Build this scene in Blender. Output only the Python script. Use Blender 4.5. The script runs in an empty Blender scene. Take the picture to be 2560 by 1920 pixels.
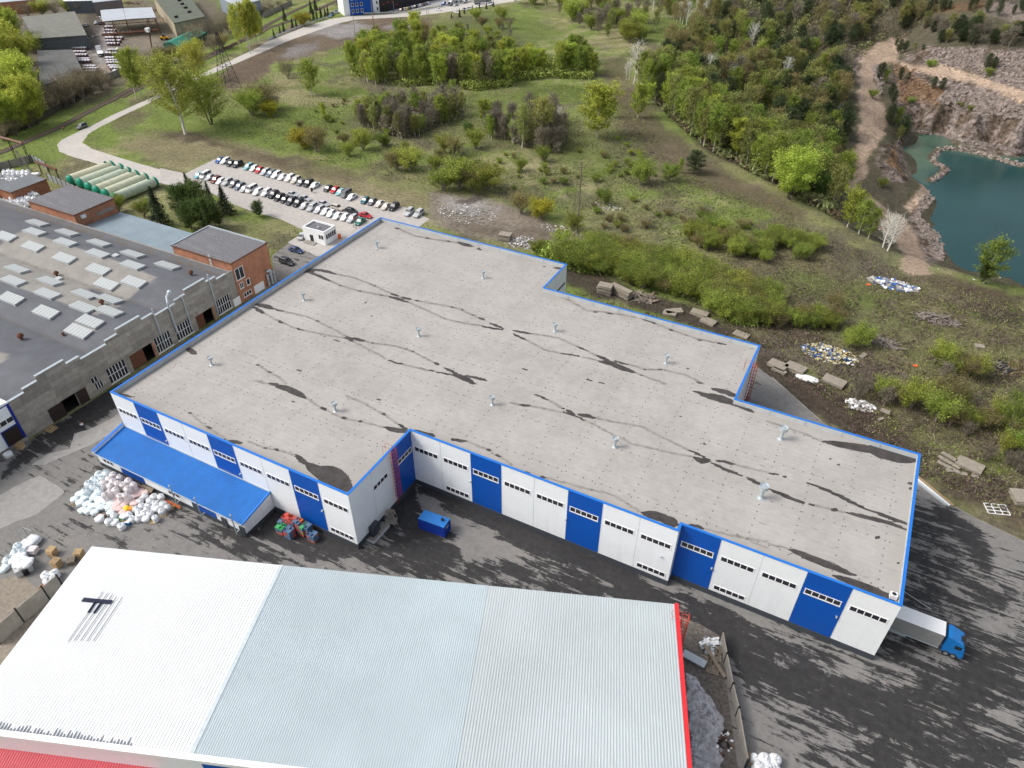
import bpy, math, random
import numpy as np
from mathutils import Vector, Matrix, geometry
S = bpy.context.scene
C = S.collection
PI = math.pi
# ------------------------------------------------------------------ camera
FPX, CX, CY, CZ = 1806.06, 112.971, -56.5483, 95.5214
PITCH, ROLL, YAW = 0.6648, 0.0014, -0.4867
_cy, _sy, _cp, _sp = math.cos(YAW), math.sin(YAW), math.cos(PITCH), math.sin(PITCH)
_fw = np.array([_cp*_sy, _cp*_cy, -_sp]); _rt = np.array([_cy, -_sy, 0.]); _up = np.cross(_rt, _fw)
_cr, _sr = math.cos(ROLL), math.sin(ROLL)
RM = np.array([_rt*_cr+_up*_sr, -_rt*_sr+_up*_cr, _fw])
cam = bpy.data.cameras.new('camera'); camo = bpy.data.objects.new('camera', cam); C.objects.link(camo)
camo.matrix_world = Matrix(((RM[0][0], RM[1][0], -RM[2][0], CX), (RM[0][1], RM[1][1], -RM[2][1], CY),
                            (RM[0][2], RM[1][2], -RM[2][2], CZ), (0, 0, 0, 1)))
cam.sensor_width = 36; cam.lens = FPX/2560*36; cam.clip_end = 5000; cam.clip_start = 1
S.camera = camo
S.render.resolution_x, S.render.resolution_y = 1024, 768
# ------------------------------------------------------------------ light
SUN_AZ, SUN_EL = math.radians(211), math.radians(47)      # the sun stands to the left of and behind the camera, veiled
w = bpy.data.worlds.new('World'); S.world = w; w.use_nodes = True
nt = w.node_tree; bg = nt.nodes['Background']
sky = nt.nodes.new('ShaderNodeTexSky'); sky.sky_type = 'NISHITA'; sky.sun_disc = False
sky.sun_elevation = SUN_EL; sky.sun_rotation = math.radians(90)-SUN_AZ; sky.air_density = 1; sky.dust_density = 5; sky.ozone_density = 1
hs = nt.nodes.new('ShaderNodeHueSaturation'); hs.inputs['Saturation'].default_value = 0.45
nt.links.new(sky.outputs[0], hs.inputs['Color']); nt.links.new(hs.outputs[0], bg.inputs['Color'])
bg.inputs['Strength'].default_value = 0.15
sl = bpy.data.lights.new('sun', 'SUN'); sl.energy = 1.2; sl.angle = math.radians(16); sl.color = (1, 0.955, 0.9)
so = bpy.data.objects.new('sun', sl); C.objects.link(so)
sd = Vector((math.cos(SUN_AZ)*math.cos(SUN_EL), math.sin(SUN_AZ)*math.cos(SUN_EL), math.sin(SUN_EL)))
so.rotation_euler = sd.to_track_quat('Z', 'Y').to_euler(); so.location = (0, 0, 150)
S.view_settings.view_transform = 'Standard'; S.view_settings.look = 'None'
S.view_settings.exposure = 0.31; S.view_settings.gamma = 1
# ------------------------------------------------------------------ measuring: photo pixels (2560x1920) to metres
def W(x, y, z=0.0):
    d = np.array([(x-1280)/FPX, -(y-960)/FPX, 1.])@RM
    return np.array([CX, CY, CZ])+(z-CZ)/d[2]*d
def T(n, x, y, z=0.0): return W((n % 4)*640+x/3.456, (n//4)*480+y/3.456, z)
def TP(n, x, y): return ((n % 4)*640+x/3.456, (n//4)*480+y/3.456)
def px_of(X, Y, Z):
    dx, dy, dz = X-CX, Y-CY, Z-CZ
    a = dx*RM[0][0]+dy*RM[0][1]+dz*RM[0][2]; b = dx*RM[1][0]+dy*RM[1][1]+dz*RM[1][2]; c = dx*RM[2][0]+dy*RM[2][1]+dz*RM[2][2]
    c = np.maximum(c, 1.)
    return 1280+FPX*a/c, 960-FPX*b/c
_rng = np.random.RandomState(7); _tab = _rng.rand(256, 256)
def vn(x, y):
    xi = np.floor(x).astype(int); yi = np.floor(y).astype(int); fx = x-xi; fy = y-yi
    fx = fx*fx*(3-2*fx); fy = fy*fy*(3-2*fy); g = lambda i, j: _tab[i % 256, j % 256]
    return (g(xi, yi)*(1-fx)+g(xi+1, yi)*fx)*(1-fy)+(g(xi, yi+1)*(1-fx)+g(xi+1, yi+1)*fx)*fy
def fbm(x, y, o=4):
    s = 0; a = .5
    for i in range(o): s = s+a*vn(x+17.3*i, y-9.1*i); x = x*2.03; y = y*2.03; a *= .5
    return s/(1-.5**o)
def sst(a, b, x): t = np.clip((x-a)/(b-a), 0, 1); return t*t*(3-2*t)
# ------------------------------------------------------------------ objects
def tag(o, label=None, cat=None, group=None, kind=None):
    if label: o['label'] = label
    if cat: o['category'] = cat
    if group: o['group'] = group
    if kind: o['kind'] = kind
    return o
def thing(name, label, cat, loc=(0, 0, 0), rz=0.0, group=None):
    o = bpy.data.objects.new(name, None); C.objects.link(o); o.location = loc; o.rotation_euler = (0, 0, rz); o.empty_display_size = .5
    return tag(o, label, cat, group, 'thing')
def copy_tree(o, parent=None):
    c = o.copy(); C.objects.link(c)
    if parent is not None: c.parent = parent
    for ch in o.children: copy_tree(ch, c)
    return c
def dup(o, loc, rz=0.0, label=None, group=None, sc=None):
    c = copy_tree(o); c.location = loc; c.rotation_euler = (0, 0, rz)
    if sc is not None: c.scale = sc if hasattr(sc, '__len__') else (sc, sc, sc)
    if label: c['label'] = label
    if group: c['group'] = group
    return c
class MB:
    def __init__(s): s.v = []; s.f = []; s.m = []
    def add(s, vs, fs, m=0):
        b = len(s.v); s.v += [tuple(map(float, v)) for v in vs]; s.f += [tuple(i+b for i in f) for f in fs]; s.m += [m]*len(fs); return s
    def bx(s, x0, x1, y0, y1, z0, z1, m=0):
        return s.add([(x, y, z) for z in (z0, z1) for y in (y0, y1) for x in (x0, x1)],
                     [(0, 2, 3, 1), (4, 5, 7, 6), (0, 1, 5, 4), (2, 6, 7, 3), (0, 4, 6, 2), (1, 3, 7, 5)], m)
    def box(s, c, d, rz=0.0, m=0, rx=0.0, ry=0.0):
        mt = Matrix.Translation(Vector([float(q) for q in c]))@Matrix.Rotation(rz, 4, 'Z')@Matrix.Rotation(ry, 4, 'Y')@Matrix.Rotation(rx, 4, 'X')
        vs = [mt@Vector((x*d[0]/2, y*d[1]/2, z*d[2]/2)) for z in (-1, 1) for y in (-1, 1) for x in (-1, 1)]
        return s.add(vs, [(0, 2, 3, 1), (4, 5, 7, 6), (0, 1, 5, 4), (2, 6, 7, 3), (0, 4, 6, 2), (1, 3, 7, 5)], m)
    def prism(s, poly, z0, z1, m=0, mt=None):
        n = len(poly); a = sum(poly[i][0]*poly[(i+1) % n][1]-poly[(i+1) % n][0]*poly[i][1] for i in range(n))
        if a < 0: poly = poly[::-1]
        zf = lambda z, i: z[i] if hasattr(z, '__len__') else z
        s.add([(p[0], p[1], zf(z0, i)) for i, p in enumerate(poly)]+[(p[0], p[1], zf(z1, i)) for i, p in enumerate(poly)],
              [(i, (i+1) % n, n+(i+1) % n, n+i) for i in range(n)]+[tuple(range(n))[::-1]], m)
        b = len(s.v)-n; s.f.append(tuple(range(b, b+n))); s.m.append(m if mt is None else mt); return s
    def quad(s, a, b, c, d, m=0): return s.add([a, b, c, d], [(0, 1, 2, 3)], m)
    def tube(s, a, b, r0, r1=None, n=6, m=0, caps=True):
        a = Vector([float(q) for q in a]); b = Vector([float(q) for q in b]); r1 = r0 if r1 is None else r1
        d = b-a
        if d.length < 1e-6: return s
        q = d.to_track_quat('Z', 'Y'); vs = []
        for p, r in ((a, r0), (b, r1)):
            for i in range(n): vs.append(p+q@Vector((math.cos(2*PI*i/n)*r, math.sin(2*PI*i/n)*r, 0)))
        fs = [(i, (i+1) % n, n+(i+1) % n, n+i) for i in range(n)]
        if caps: fs += [tuple(range(n))[::-1], tuple(range(n, 2*n))]
        return s.add(vs, fs, m)
    def lathe(s, prof, c=(0, 0, 0), n=16, m=0):
        vs = []; fs = []; k = len(prof)
        for r, z in prof:
            for i in range(n): vs.append((c[0]+r*math.cos(2*PI*i/n), c[1]+r*math.sin(2*PI*i/n), c[2]+z))
        for j in range(k-1):
            for i in range(n): fs.append((j*n+i, j*n+(i+1) % n, (j+1)*n+(i+1) % n, (j+1)*n+i))
        fs.append(tuple(range(n))[::-1]); fs.append(tuple(range((k-1)*n, k*n)))
        return s.add(vs, fs, m)
    def build(s, name, mats, parent=None, world=False, smooth=False):
        me = bpy.data.meshes.new(name)
        if world and parent is not None:
            p = parent
            ox, oy, oz = p.location if p.parent is None else p.parent.location
            s.v = [(x-ox, y-oy, z-oz) for x, y, z in s.v]
        me.from_pydata(s.v, [], s.f)
        if not isinstance(mats, (list, tuple)): mats = [mats]
        for q in mats: me.materials.append(q)
        if len(mats) > 1: me.polygons.foreach_set('material_index', s.m)
        if smooth: me.polygons.foreach_set('use_smooth', [True]*len(me.polygons))
        me.update()
        o = bpy.data.objects.new(name, me); C.objects.link(o)
        if parent is not None: o.parent = parent
        return o
def npmesh(name, V, F, mats, attrs=None, smooth=True, parent=None):
    me = bpy.data.meshes.new(name); V = np.asarray(V, np.float32); F = np.asarray(F, np.int32)
    k = F.shape[1]; me.vertices.add(len(V)); me.vertices.foreach_set('co', V.ravel())
    me.loops.add(F.size); me.loops.foreach_set('vertex_index', F.ravel())
    me.polygons.add(len(F)); me.polygons.foreach_set('loop_start', np.arange(0, F.size, k, dtype=np.int32))
    me.polygons.foreach_set('loop_total', np.full(len(F), k, np.int32))
    if smooth: me.polygons.foreach_set('use_smooth', np.ones(len(F), bool))
    me.update(calc_edges=True)
    for an, av in (attrs or {}).items():
        av = np.asarray(av, np.float32)
        if av.ndim == 1: me.attributes.new(an, 'FLOAT', 'POINT').data.foreach_set('value', av)
        else: me.attributes.new(an, 'FLOAT_COLOR', 'POINT').data.foreach_set('color', np.concatenate([av, np.ones((len(av), 1))], 1).astype(np.float32).ravel())
    for q in (mats if isinstance(mats, (list, tuple)) else [mats]): me.materials.append(q)
    o = bpy.data.objects.new(name, me); C.objects.link(o)
    if parent is not None: o.parent = parent
    return o
# ------------------------------------------------------------------ materials
class NG:
    def __init__(s, name):
        s.m = bpy.data.materials.new(name); s.m.use_nodes = True; s.t = s.m.node_tree; s.b = s.t.nodes['Principled BSDF']
        s.co = s.t.nodes.new('ShaderNodeTexCoord').outputs['Object']
    def n(s, t): return s.t.nodes.new('ShaderNode'+t)
    def l(s, a, b): s.t.links.new(a, b)
    def mapping(s, sc, rot=(0, 0, 0), src=None):
        q = s.n('Mapping'); q.inputs['Scale'].default_value = sc; q.inputs['Rotation'].default_value = rot; s.l(src or s.co, q.inputs[0]); return q.outputs[0]
    def noise(s, scale, det=4, rough=.6, vec=None, dist=0):
        q = s.n('TexNoise'); q.inputs['Scale'].default_value = scale; q.inputs['Detail'].default_value = det; q.inputs['Roughness'].default_value = rough
        q.inputs['Distortion'].default_value = dist; s.l(vec or s.co, q.inputs['Vector']); return q.outputs['Fac']
    def ramp(s, f, a, b, va=0., vb=1.):
        q = s.n('MapRange'); q.inputs[1].default_value = a; q.inputs[2].default_value = b; q.inputs[3].default_value = va; q.inputs[4].default_value = vb
        s.l(f, q.inputs[0]); return q.outputs[0]
    def math(s, op, a, b=None):
        q = s.n('Math'); q.operation = op
        for i, v in enumerate((a, b)):
            if v is None: continue
            if isinstance(v, (int, float)): q.inputs[i].default_value = v
            else: s.l(v, q.inputs[i])
        return q.outputs[0]
    def mix(s, f, a, b, mode='MIX'):
        q = s.n('Mix'); q.data_type = 'RGBA'; q.blend_type = mode
        for i, v in ((0, f), (6, a), (7, b)):
            if isinstance(v, (int, float)): q.inputs[i].default_value = v
            elif isinstance(v, (tuple, list)): q.inputs[i].default_value = (*v[:3], 1)
            else: s.l(v, q.inputs[i])
        return q.outputs[2]
    def val(s, col, f): # scale colour by factor socket
        q = s.n('HueSaturation'); s.l(f, q.inputs['Value'])
        if isinstance(col, (tuple, list)): q.inputs['Color'].default_value = (*col[:3], 1)
        else: s.l(col, q.inputs['Color'])
        return q.outputs[0]
    def attr(s, name, o='Fac'):
        q = s.n('Attribute'); q.attribute_name = name; return q.outputs[o]
    def bump(s, h, st=.3, dist=.1):
        q = s.n('Bump'); q.inputs['Strength'].default_value = st; q.inputs['Distance'].default_value = dist; s.l(h, q.inputs['Height']); s.l(q.outputs[0], s.b.inputs['Normal'])
    def rnd(s): return s.n('ObjectInfo').outputs['Random']
    def fin(s, col, rough=.8, metal=0., spec=.3):
        if isinstance(col, (tuple, list)): s.b.inputs['Base Color'].default_value = (*col[:3], 1)
        else: s.l(col, s.b.inputs['Base Color'])
        if isinstance(rough, (int, float)): s.b.inputs['Roughness'].default_value = rough
        else: s.l(rough, s.b.inputs['Roughness'])
        s.b.inputs['Metallic'].default_value = metal; s.b.inputs['Specular IOR Level'].default_value = spec
        return s.m
def mat(name, col, rough=.7, metal=0., var=.12, sc=1.5, spec=.3, dirt=0., dirtcol=(.12, .1, .08), rand=0.):
    g = NG(name); n1 = g.noise(sc, 5, .65); v = g.ramp(n1, .3, .7, 1-var, 1+var); c = g.val(col, v)
    if rand: c = g.val(c, g.ramp(g.rnd(), 0, 1, 1-rand, 1+rand))
    if dirt: c = g.mix(g.ramp(g.noise(sc*.6, 8, .75, dist=.5), .5, .75, 0, dirt), c, dirtcol)
    return g.fin(c, rough, metal, spec)
M = {}
M['white'] = mat('white_cladding', (.86, .89, .90), .45, var=.02, sc=.3, dirt=.10, dirtcol=(.5, .5, .48))
def m_clad(name, col, dcol, amt):
    g = NG(name); c = g.val(col, g.ramp(g.noise(.3, 5), .3, .7, .97, 1.03)); sx = g.n('SeparateXYZ'); g.l(g.co, sx.inputs[0])
    st = g.noise(1., 6, .7, g.mapping((1.6, 1.6, .09))); low = g.ramp(sx.outputs[2], 1.0, 5.5, 1, .25)
    c = g.mix(g.math('MULTIPLY', g.ramp(st, .48, .72, 0, amt), low), c, dcol)
    return g.fin(c, .42, spec=.3)
M['white'] = m_clad('white_cladding', (.86, .89, .90), (.5, .5, .48), .28); M['blue'] = m_clad('blue_cladding', (.004, .085, .42), (.03, .07, .20), .3)
M['cap'] = mat('blue_trim', (.02, .18, .62), .4, var=.04)
M['plinth'] = mat('dark_plinth', (.055, .065, .075), .7, var=.15, sc=1)
M['frame'] = mat('white_frame', (.85, .86, .87), .4, var=.02)
M['glass'] = mat('window_glass', (.03, .032, .04), .15, var=.35, sc=.35, spec=.5)
M['galv'] = mat('galvanised_steel', (.48, .54, .57), .4, .3, var=.08)
M['parin'] = mat('parapet_inside', (.50, .53, .54), .6, var=.08, sc=.7, dirt=.25, dirtcol=(.3, .29, .27))
M['red'] = mat('red_paint', (.38, .05, .035), .6, var=.2, sc=3)
M['concrete'] = mat('concrete', (.30, .28, .25), .9, var=.2, sc=.5, dirt=.45, dirtcol=(.16, .145, .12))
M['black'] = mat('black_rubber', (.02, .02, .022), .7)
M['wood'] = mat('wood', (.46, .33, .18), .85, var=.25, sc=4, rand=.2)
M['oldwood'] = mat('weathered_wood', (.26, .22, .17), .9, var=.3, sc=4, rand=.2)
M['rust'] = mat('rusty_steel', (.14, .06, .035), .8, var=.35, sc=2)
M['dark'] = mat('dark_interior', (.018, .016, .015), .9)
M['steel'] = mat('dark_steel', (.04, .04, .045), .6, .3)
# ------------------------------------------------------------------ terrain: flat works land, a quarry to the right
_cp = [(1584,208,0),(1691,324,0),(1757,388,0),(1859,428,0),(1950,480,0),(2044,535,0),(2110,575,0),(2180,613,0),(2260,648,0),(2354,677,0),(2470,711,0),(2560,726,0),
 (1620,120,0),(1700,40,0),(1480,100,0),(1350,20,0),(1500,300,0),(1700,450,0),(1900,600,0),(2200,700,0),(2500,900,0),(2560,1300,0),(1300,600,0),(1000,300,0),(600,600,0),(200,300,0),(0,0,0),(600,10,0),(1000,0,0),
 (1860,290,-9),(1960,400,-14),(1850,150,-8),(2000,260,-15),(2060,330,-19),(2060,460,-21),(1990,130,-9),(1850,60,-4),(1900,0,-1),(2050,40,-4),(2130,120,-8),
 (2200,115,-9),(2160,150,-10),(2150,220,-13),(2170,300,-18),(2150,400,-23),(2120,440,-25),(2215,180,-12),(2235,140,-10),
 (2230,560,-28.5),(2180,500,-27.5),(2290,500,-29),(2280,580,-29),(2305,640,-29),(2337,500,-30.5),(2310,560,-30),(2340,610,-30),
 (2224,376,-20),(2215,330,-19),(2230,420,-22),(2262,440,-31),(2262,380,-33),(2275,330,-31),(2245,300,-21),(2256,262,-17),(2354,262,-17),(2441,281,-17),(2560,303,-17),
 (2330,333,-31),(2383,346,-31),(2470,362,-31),(2560,384,-31),(2300,390,-34),(2450,440,-36),(2560,500,-38),(2450,600,-38),(2560,650,-37),(2420,660,-33),(2530,700,-31),
 (2260,220,-15),(2300,165,-9.5),(2354,179,-9.5),(2470,208,-9.5),(2560,248,-9.5),(2300,148,-7),(2400,170,-7),
 (2560,130,2),(2450,125,0),(2325,119,-2),(2253,97,-7),(2560,60,9),(2400,50,7),(2560,0,15),(2250,30,5),(2400,0,13),(2200,0,7)]
_k = [(*W(a, b, c)[:2], c) for a, b, c in _cp]
_k += [(x, y, z) for x, y, z in ((260,560,22),(330,450,16),(330,330,0),(260,250,-18),(240,330,-36),(300,180,0),(220,120,0),(60,640,4),(160,640,20),(-200,650,0),(-560,300,0),(-300,-140,0),(0,-140,0),(200,-140,0),(200,60,0),(330,0,0),
       (0,100,0),(60,120,0),(-40,200,0),(-100,300,0),(-300,100,0),(175,170,-20),(200,190,-36),(190,150,-4),(250,150,-3))]
_k = np.array(_k); _K = _k[:, :2]/100; _n = len(_K)
_A = np.zeros((_n+3, _n+3)); _d = np.sqrt(((_K[:, None]-_K[None])**2).sum(-1)); _A[:_n, :_n] = _d
_A[:_n, _n] = 1; _A[:_n, _n+1:] = _K; _A[_n, :_n] = 1; _A[_n+1:, :_n] = _K.T
_A[:_n, :_n] += np.eye(_n)*1e-4
_w = np.linalg.solve(_A, np.concatenate([_k[:, 2], np.zeros(3)]))
_crest = np.array([(-30, 640), (-22, 520), (-4, 440), (-8, 400), (-2, 350), (-4, 310)]+[tuple(W(a, b)[:2]) for a, b in ((1584,208),(1640,265),(1691,324),(1757,388),(1859,428),(1950,480),(2044,535),(2110,575),(2180,613),(2260,648),(2354,677),(2470,711),(2560,726))]+[(200, 145), (340, 150)])
_cpoly = np.concatenate([_crest, [(345, 745), (-30, 745)]])
def seg_d(x, y, P, closed=False):
    d = np.full(x.shape, 1e9); n = len(P)
    for i in range(n if closed else n-1):
        a = P[i]; b = P[(i+1) % n]; e = (b[0]-a[0], b[1]-a[1]); L = e[0]**2+e[1]**2+1e-9
        t = np.clip(((x-a[0])*e[0]+(y-a[1])*e[1])/L, 0, 1); d = np.minimum(d, np.hypot(x-a[0]-t*e[0], y-a[1]-t*e[1]))
    return d
def inside(x, y, P):
    c = np.zeros(x.shape, bool); n = len(P)
    for i in range(n):
        a = P[i]; b = P[(i+1) % n]
        if a[1] == b[1]: continue
        c ^= ((a[1] > y) != (b[1] > y)) & (x < (b[0]-a[0])*(y-a[1])/(b[1]-a[1])+a[0])
    return c
def HT(x, y):
    x = np.asarray(x, float); y = np.asarray(y, float); sh = x.shape; x = x.ravel(); y = y.ravel()
    z = np.zeros(x.shape); ins = inside(x, y, _cpoly); xi, yi = x[ins], y[ins]
    r = _w[_n]+_w[_n+1]*xi/100+_w[_n+2]*yi/100
    for i in range(_n): r = r+_w[i]*np.hypot(xi/100-_K[i, 0], yi/100-_K[i, 1])
    dd = seg_d(xi, yi, _crest); r = r*sst(-2, 9, dd)
    z[ins] = r+(fbm(xi*.12, yi*.12)-.5)*3.0*sst(3, 25, dd)*sst(-40, -27, r)
        # low stone bar across the lake
    if ins.any():
        db = seg_d(xi, yi, _bar); zz_ = z[ins]; z[ins] = np.maximum(zz_, -30.1-np.maximum(0, db-1.)*.9+(fbm(xi*.7, yi*.7, 3)-.5)*1.1)
    return z.reshape(sh)
_bar = np.array([W(a, b, -31)[:2] for a, b in ((2325,452),(2352,436),(2366,422),(2338,408),(2328,394),(2345,374),(2389,372),(2430,380),(2470,391),(2520,405),(2560,417),(2640,440))])
def G(px, py, z0=0.):
    z = z0
    d = np.array([(px-1280)/FPX, -(py-960)/FPX, 1.])@RM; o = np.array([CX, CY, CZ])
    if d[2] >= -.01: return None
    t0 = (24-CZ)/d[2]; t1 = (-40-CZ)/d[2]; ts = np.linspace(t0, t1, 240); P = o+ts[:, None]*d
    k = np.argmax(P[:, 2] < HT(P[:, 0], P[:, 1])); return P[k] if k > 0 else P[-1]
# ------------------------------------------------------------------ ground sheet with the colours of the soil and turf
x0, x1, y0, y1 = -620, 345, -150, 745
gx = np.concatenate([np.arange(x0, -260, 3.), np.arange(-260, 170, 1.0), np.arange(170, x1+3, 2.5)])
gy = np.concatenate([np.arange(y0, -60, 3.), np.arange(-60, 320, 1.0), np.arange(320, 520, 1.8), np.arange(520, y1+4, 4.)])
X, Y = np.meshgrid(gx, gy); Z = HT(X, Y)
PXX, PYY = px_of(X, Y, Z)
nz = fbm(X*.05, Y*.05); nz2 = fbm(X*.2+50, Y*.2, 5); nz3 = fbm(X*.018+9, Y*.018)
lush = np.array([.19, .255, .062]); olive = np.array([.23, .235, .105]); straw = np.array([.36, .31, .19]); brown = np.array([.155, .118, .088])
soil = np.array([.062, .050, .042]); mud = np.array([.25, .215, .175]); rock = np.array([.235, .195, .172]); road_c = np.array([.44, .335, .25]); ochre = np.array([.27, .16, .08]); ash = np.array([.36, .34, .33]); litter = np.array([.125, .11, .082])
def mx(a, b, f): return a*(1-f[..., None])+b*f[..., None]
col = mx(np.broadcast_to(olive, X.shape+(3,)).copy(), lush, sst(.38, .58, nz)*.85)
col = mx(col, straw, sst(.50, .68, nz2*.6+nz3*.4)*.65)
col = mx(col, litter, sst(.56, .68, fbm(X*.09+80, Y*.09+3))*.6)
WX = PXX+(fbm(PXX*.02, PYY*.03)-.5)*46+(nz2-.5)*22; WY = PYY+(fbm(PXX*.02+40, PYY*.03+7)-.5)*30+(nz2-.5)*14
def ell(cx, cy, rx, ry, c, s=1., ang=0., soft=.35):
    global col
    ca, sa = math.cos(math.radians(ang)), math.sin(math.radians(ang)); u = (WX-cx)*ca+(WY-cy)*sa; v = -(WX-cx)*sa+(WY-cy)*ca
    col = mx(col, c, (1-sst(1-soft, 1+soft, np.hypot(u/rx, v/ry)))*s)
def pol(P, c, s=1., soft=10.):
    global col
    P = np.array(P, float); bb = (WX > P[:, 0].min()-3*soft) & (WX < P[:, 0].max()+3*soft) & (WY > P[:, 1].min()-3*soft) & (WY < P[:, 1].max()+3*soft)
    x, y = WX[bb], WY[bb]; d = seg_d(x, y, P, True)*np.where(inside(x, y, P), -1, 1)
    f = np.zeros(WX.shape); f[bb] = (1-sst(-soft, soft, d))*s; col = mx(col, c, f)
# left and middle fields
pol([(0,330),(0,440),(150,400),(330,250),(620,120),(800,40),(800,0),(700,30),(400,180)], lush, .9, 8)      # verge by the rails
pol([(0,400),(0,300),(200,240),(330,200),(450,150),(700,0),(600,0),(380,130),(280,160),(0,250)], litter, .85, 10)
ell(150,210,170,60,litter,.8); ell(60,120,120,120,litter,.5); pol([(0,0),(560,0),(520,60),(420,130),(330,180),(180,190),(60,130)], mud*.72, .9, 10)
ell(250,110,30,60,ash*1.1,.8); ell(250,175,35,20,mud*1.4,.8); ell(330,110,60,20,mud*1.2,.6); ell(235,80,16,60,soil,.7)
pol([(540,200),(620,120),(720,70),(850,50),(1000,35),(1090,45),(1090,75),(1000,85),(900,110),(800,125),(700,160),(640,205),(560,225)], brown*1.15, .95, 7)
ell(850,75,75,17,ash*.85,.95,-4); ell(930,100,90,10,soil*1.6,.5); ell(740,125,45,16,ash*.7,.8,-15); ell(1010,65,50,9,ash*.8,.7); ell(640,165,60,22,brown*.9,.7,-20); ell(690,100,60,8,straw,.5,-20)
ell(330,330,70,45,lush,.5); ell(430,290,60,45,lush*.95,.8); ell(270,335,40,30,lush,.8,20); ell(320,300,40,22,brown,.6,-20)
pol([(290,370),(350,340),(470,330),(560,330),(640,380),(760,430),(1000,470),(1100,520),(1000,525),(800,455),(640,410),(540,400),(460,430),(380,400)], straw*.72, .85, 12)
ell(500,345,110,14,brown*.7,.8,8); ell(640,385,90,14,brown*.85,.6,14); ell(790,425,110,18,brown*.8,.6,14); ell(600,360,80,10,straw,.4,14)
ell(700,360,120,22,lush*1.05,.75,12); ell(560,310,70,30,lush*.8,.7); ell(680,310,150,60,lush*.9,.7); ell(820,290,120,45,lush*.85,.7)
ell(840,230,90,14,lush*.75,.9,5); ell(760,250,90,18,straw,.6,6); ell(880,255,70,10,straw,.5,4); ell(720,200,60,14,straw,.5,10); ell(940,215,60,14,litter*1.2,.7,15)
ell(1250,90,130,60,lush*.7,.85); ell(1200,60,120,18,lush*.75,.8); ell(1180,45,60,10,litter,.5); ell(1150,170,280,30,litter*.9,.8); ell(1120,110,200,50,litter*.9,.55)
ell(1400,240,110,22,lush*.65,.9); ell(1250,255,120,20,lush*.7,.6); ell(1000,320,140,40,litter,.65); ell(1320,330,120,40,litter*.9,.7); ell(1150,330,90,30,olive*.8,.7)
ell(1450,350,170,60,olive*.85,.7); ell(1500,400,140,40,lush*.7,.55,10); ell(1600,400,110,30,litter,.5,25)
pol([(1530,220),(1590,210),(1640,290),(1760,400),(1860,450),(2010,530),(2010,560),(1820,500),(1680,440),(1560,330)], brown*.85, .8, 14)
ell(1540,180,34,30,brown*.8,.7); ell(1700,78,100,28,lush*.62,.9,-4); ell(1660,160,46,26,straw*.8,.9); ell(1640,140,60,16,brown*.7,.7); ell(1800,60,40,10,brown*.9,.5)
# works side, right hand waste land
pol([(1900,560),(2100,620),(2350,690),(2700,760),(2900,1500),(2560,1380),(2300,1200),(2000,900),(1700,760),(1950,740),(1800,620)], brown*.95, .55, 25); ell(2350,1000,160,40,soil*1.6,.5,12); ell(2250,800,120,24,soil*1.7,.45,10); ell(2480,850,90,22,brown*.7,.7,10)
pol([(1060,480),(1200,485),(1300,520),(1380,560),(1420,600),(1370,640),(1250,610),(1080,560)], mud, .95, 10)
ell(1175,515,65,22,ash*1.1,.8,10); ell(1180,500,30,10,soil,.7); ell(1250,540,60,16,mud*1.15,.6,15); ell(1330,590,60,16,brown*.8,.5); ell(1230,580,90,12,brown*.8,.5,15)
pol([(1400,640),(1500,690),(1700,760),(1900,850),(2010,930),(2120,1010),(2300,1130),(2330,1230),(1880,950),(1890,860),(1420,720)], soil*1.25, .95, 8)
ell(1530,700,60,12,brown*.8,.5); pol([(1890,920),(1960,950),(2060,1040),(2260,1180),(2320,1200),(2320,1100),(2180,1020),(1990,940)], brown*.62, .8, 8)
pol([(1900,840),(2060,860),(2250,930),(2560,1010),(2560,1040),(2330,1000),(2160,960),(1990,910),(1900,880)], soil*2.3, .85, 8)
ell(2000,830,80,20,brown*.8,.6,10); pol([(2100,740),(2300,780),(2560,860),(2560,960),(2300,900),(2050,850)], olive*.75, .7, 16)
ell(2060,720,130,30,lush*.6,.55,12); ell(2160,760,60,20,lush*.8,.5); ell(2200,690,110,20,litter,.7,12); ell(2500,790,70,22,soil,.85,8); ell(2450,770,60,14,brown*.7,.8); ell(2400,905,70,16,brown*.85,.8,8); ell(2540,930,50,22,ochre*.45,.8); ell(2480,950,60,12,soil,.7)
ell(2320,760,40,12,straw*.7,.6,20); ell(2390,770,60,10,lush*.7,.5,15); ell(2130,640,120,26,litter*1.1,.8,22); ell(2360,710,120,16,brown*.7,.7,10); ell(2480,740,80,16,brown*.62,.8,10)
ell(2330,1100,70,30,olive*.8,.6); ell(2480,1170,60,30,lush*.6,.6); ell(2420,1230,80,26,brown*.7,.85,25); ell(2540,1290,60,26,brown*.8,.8,30); ell(2390,1170,60,16,soil,.6); ell(2500,1320,60,14,mud*.6,.5,25)
ell(2400,1030,150,24,litter,.5,12)
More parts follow.
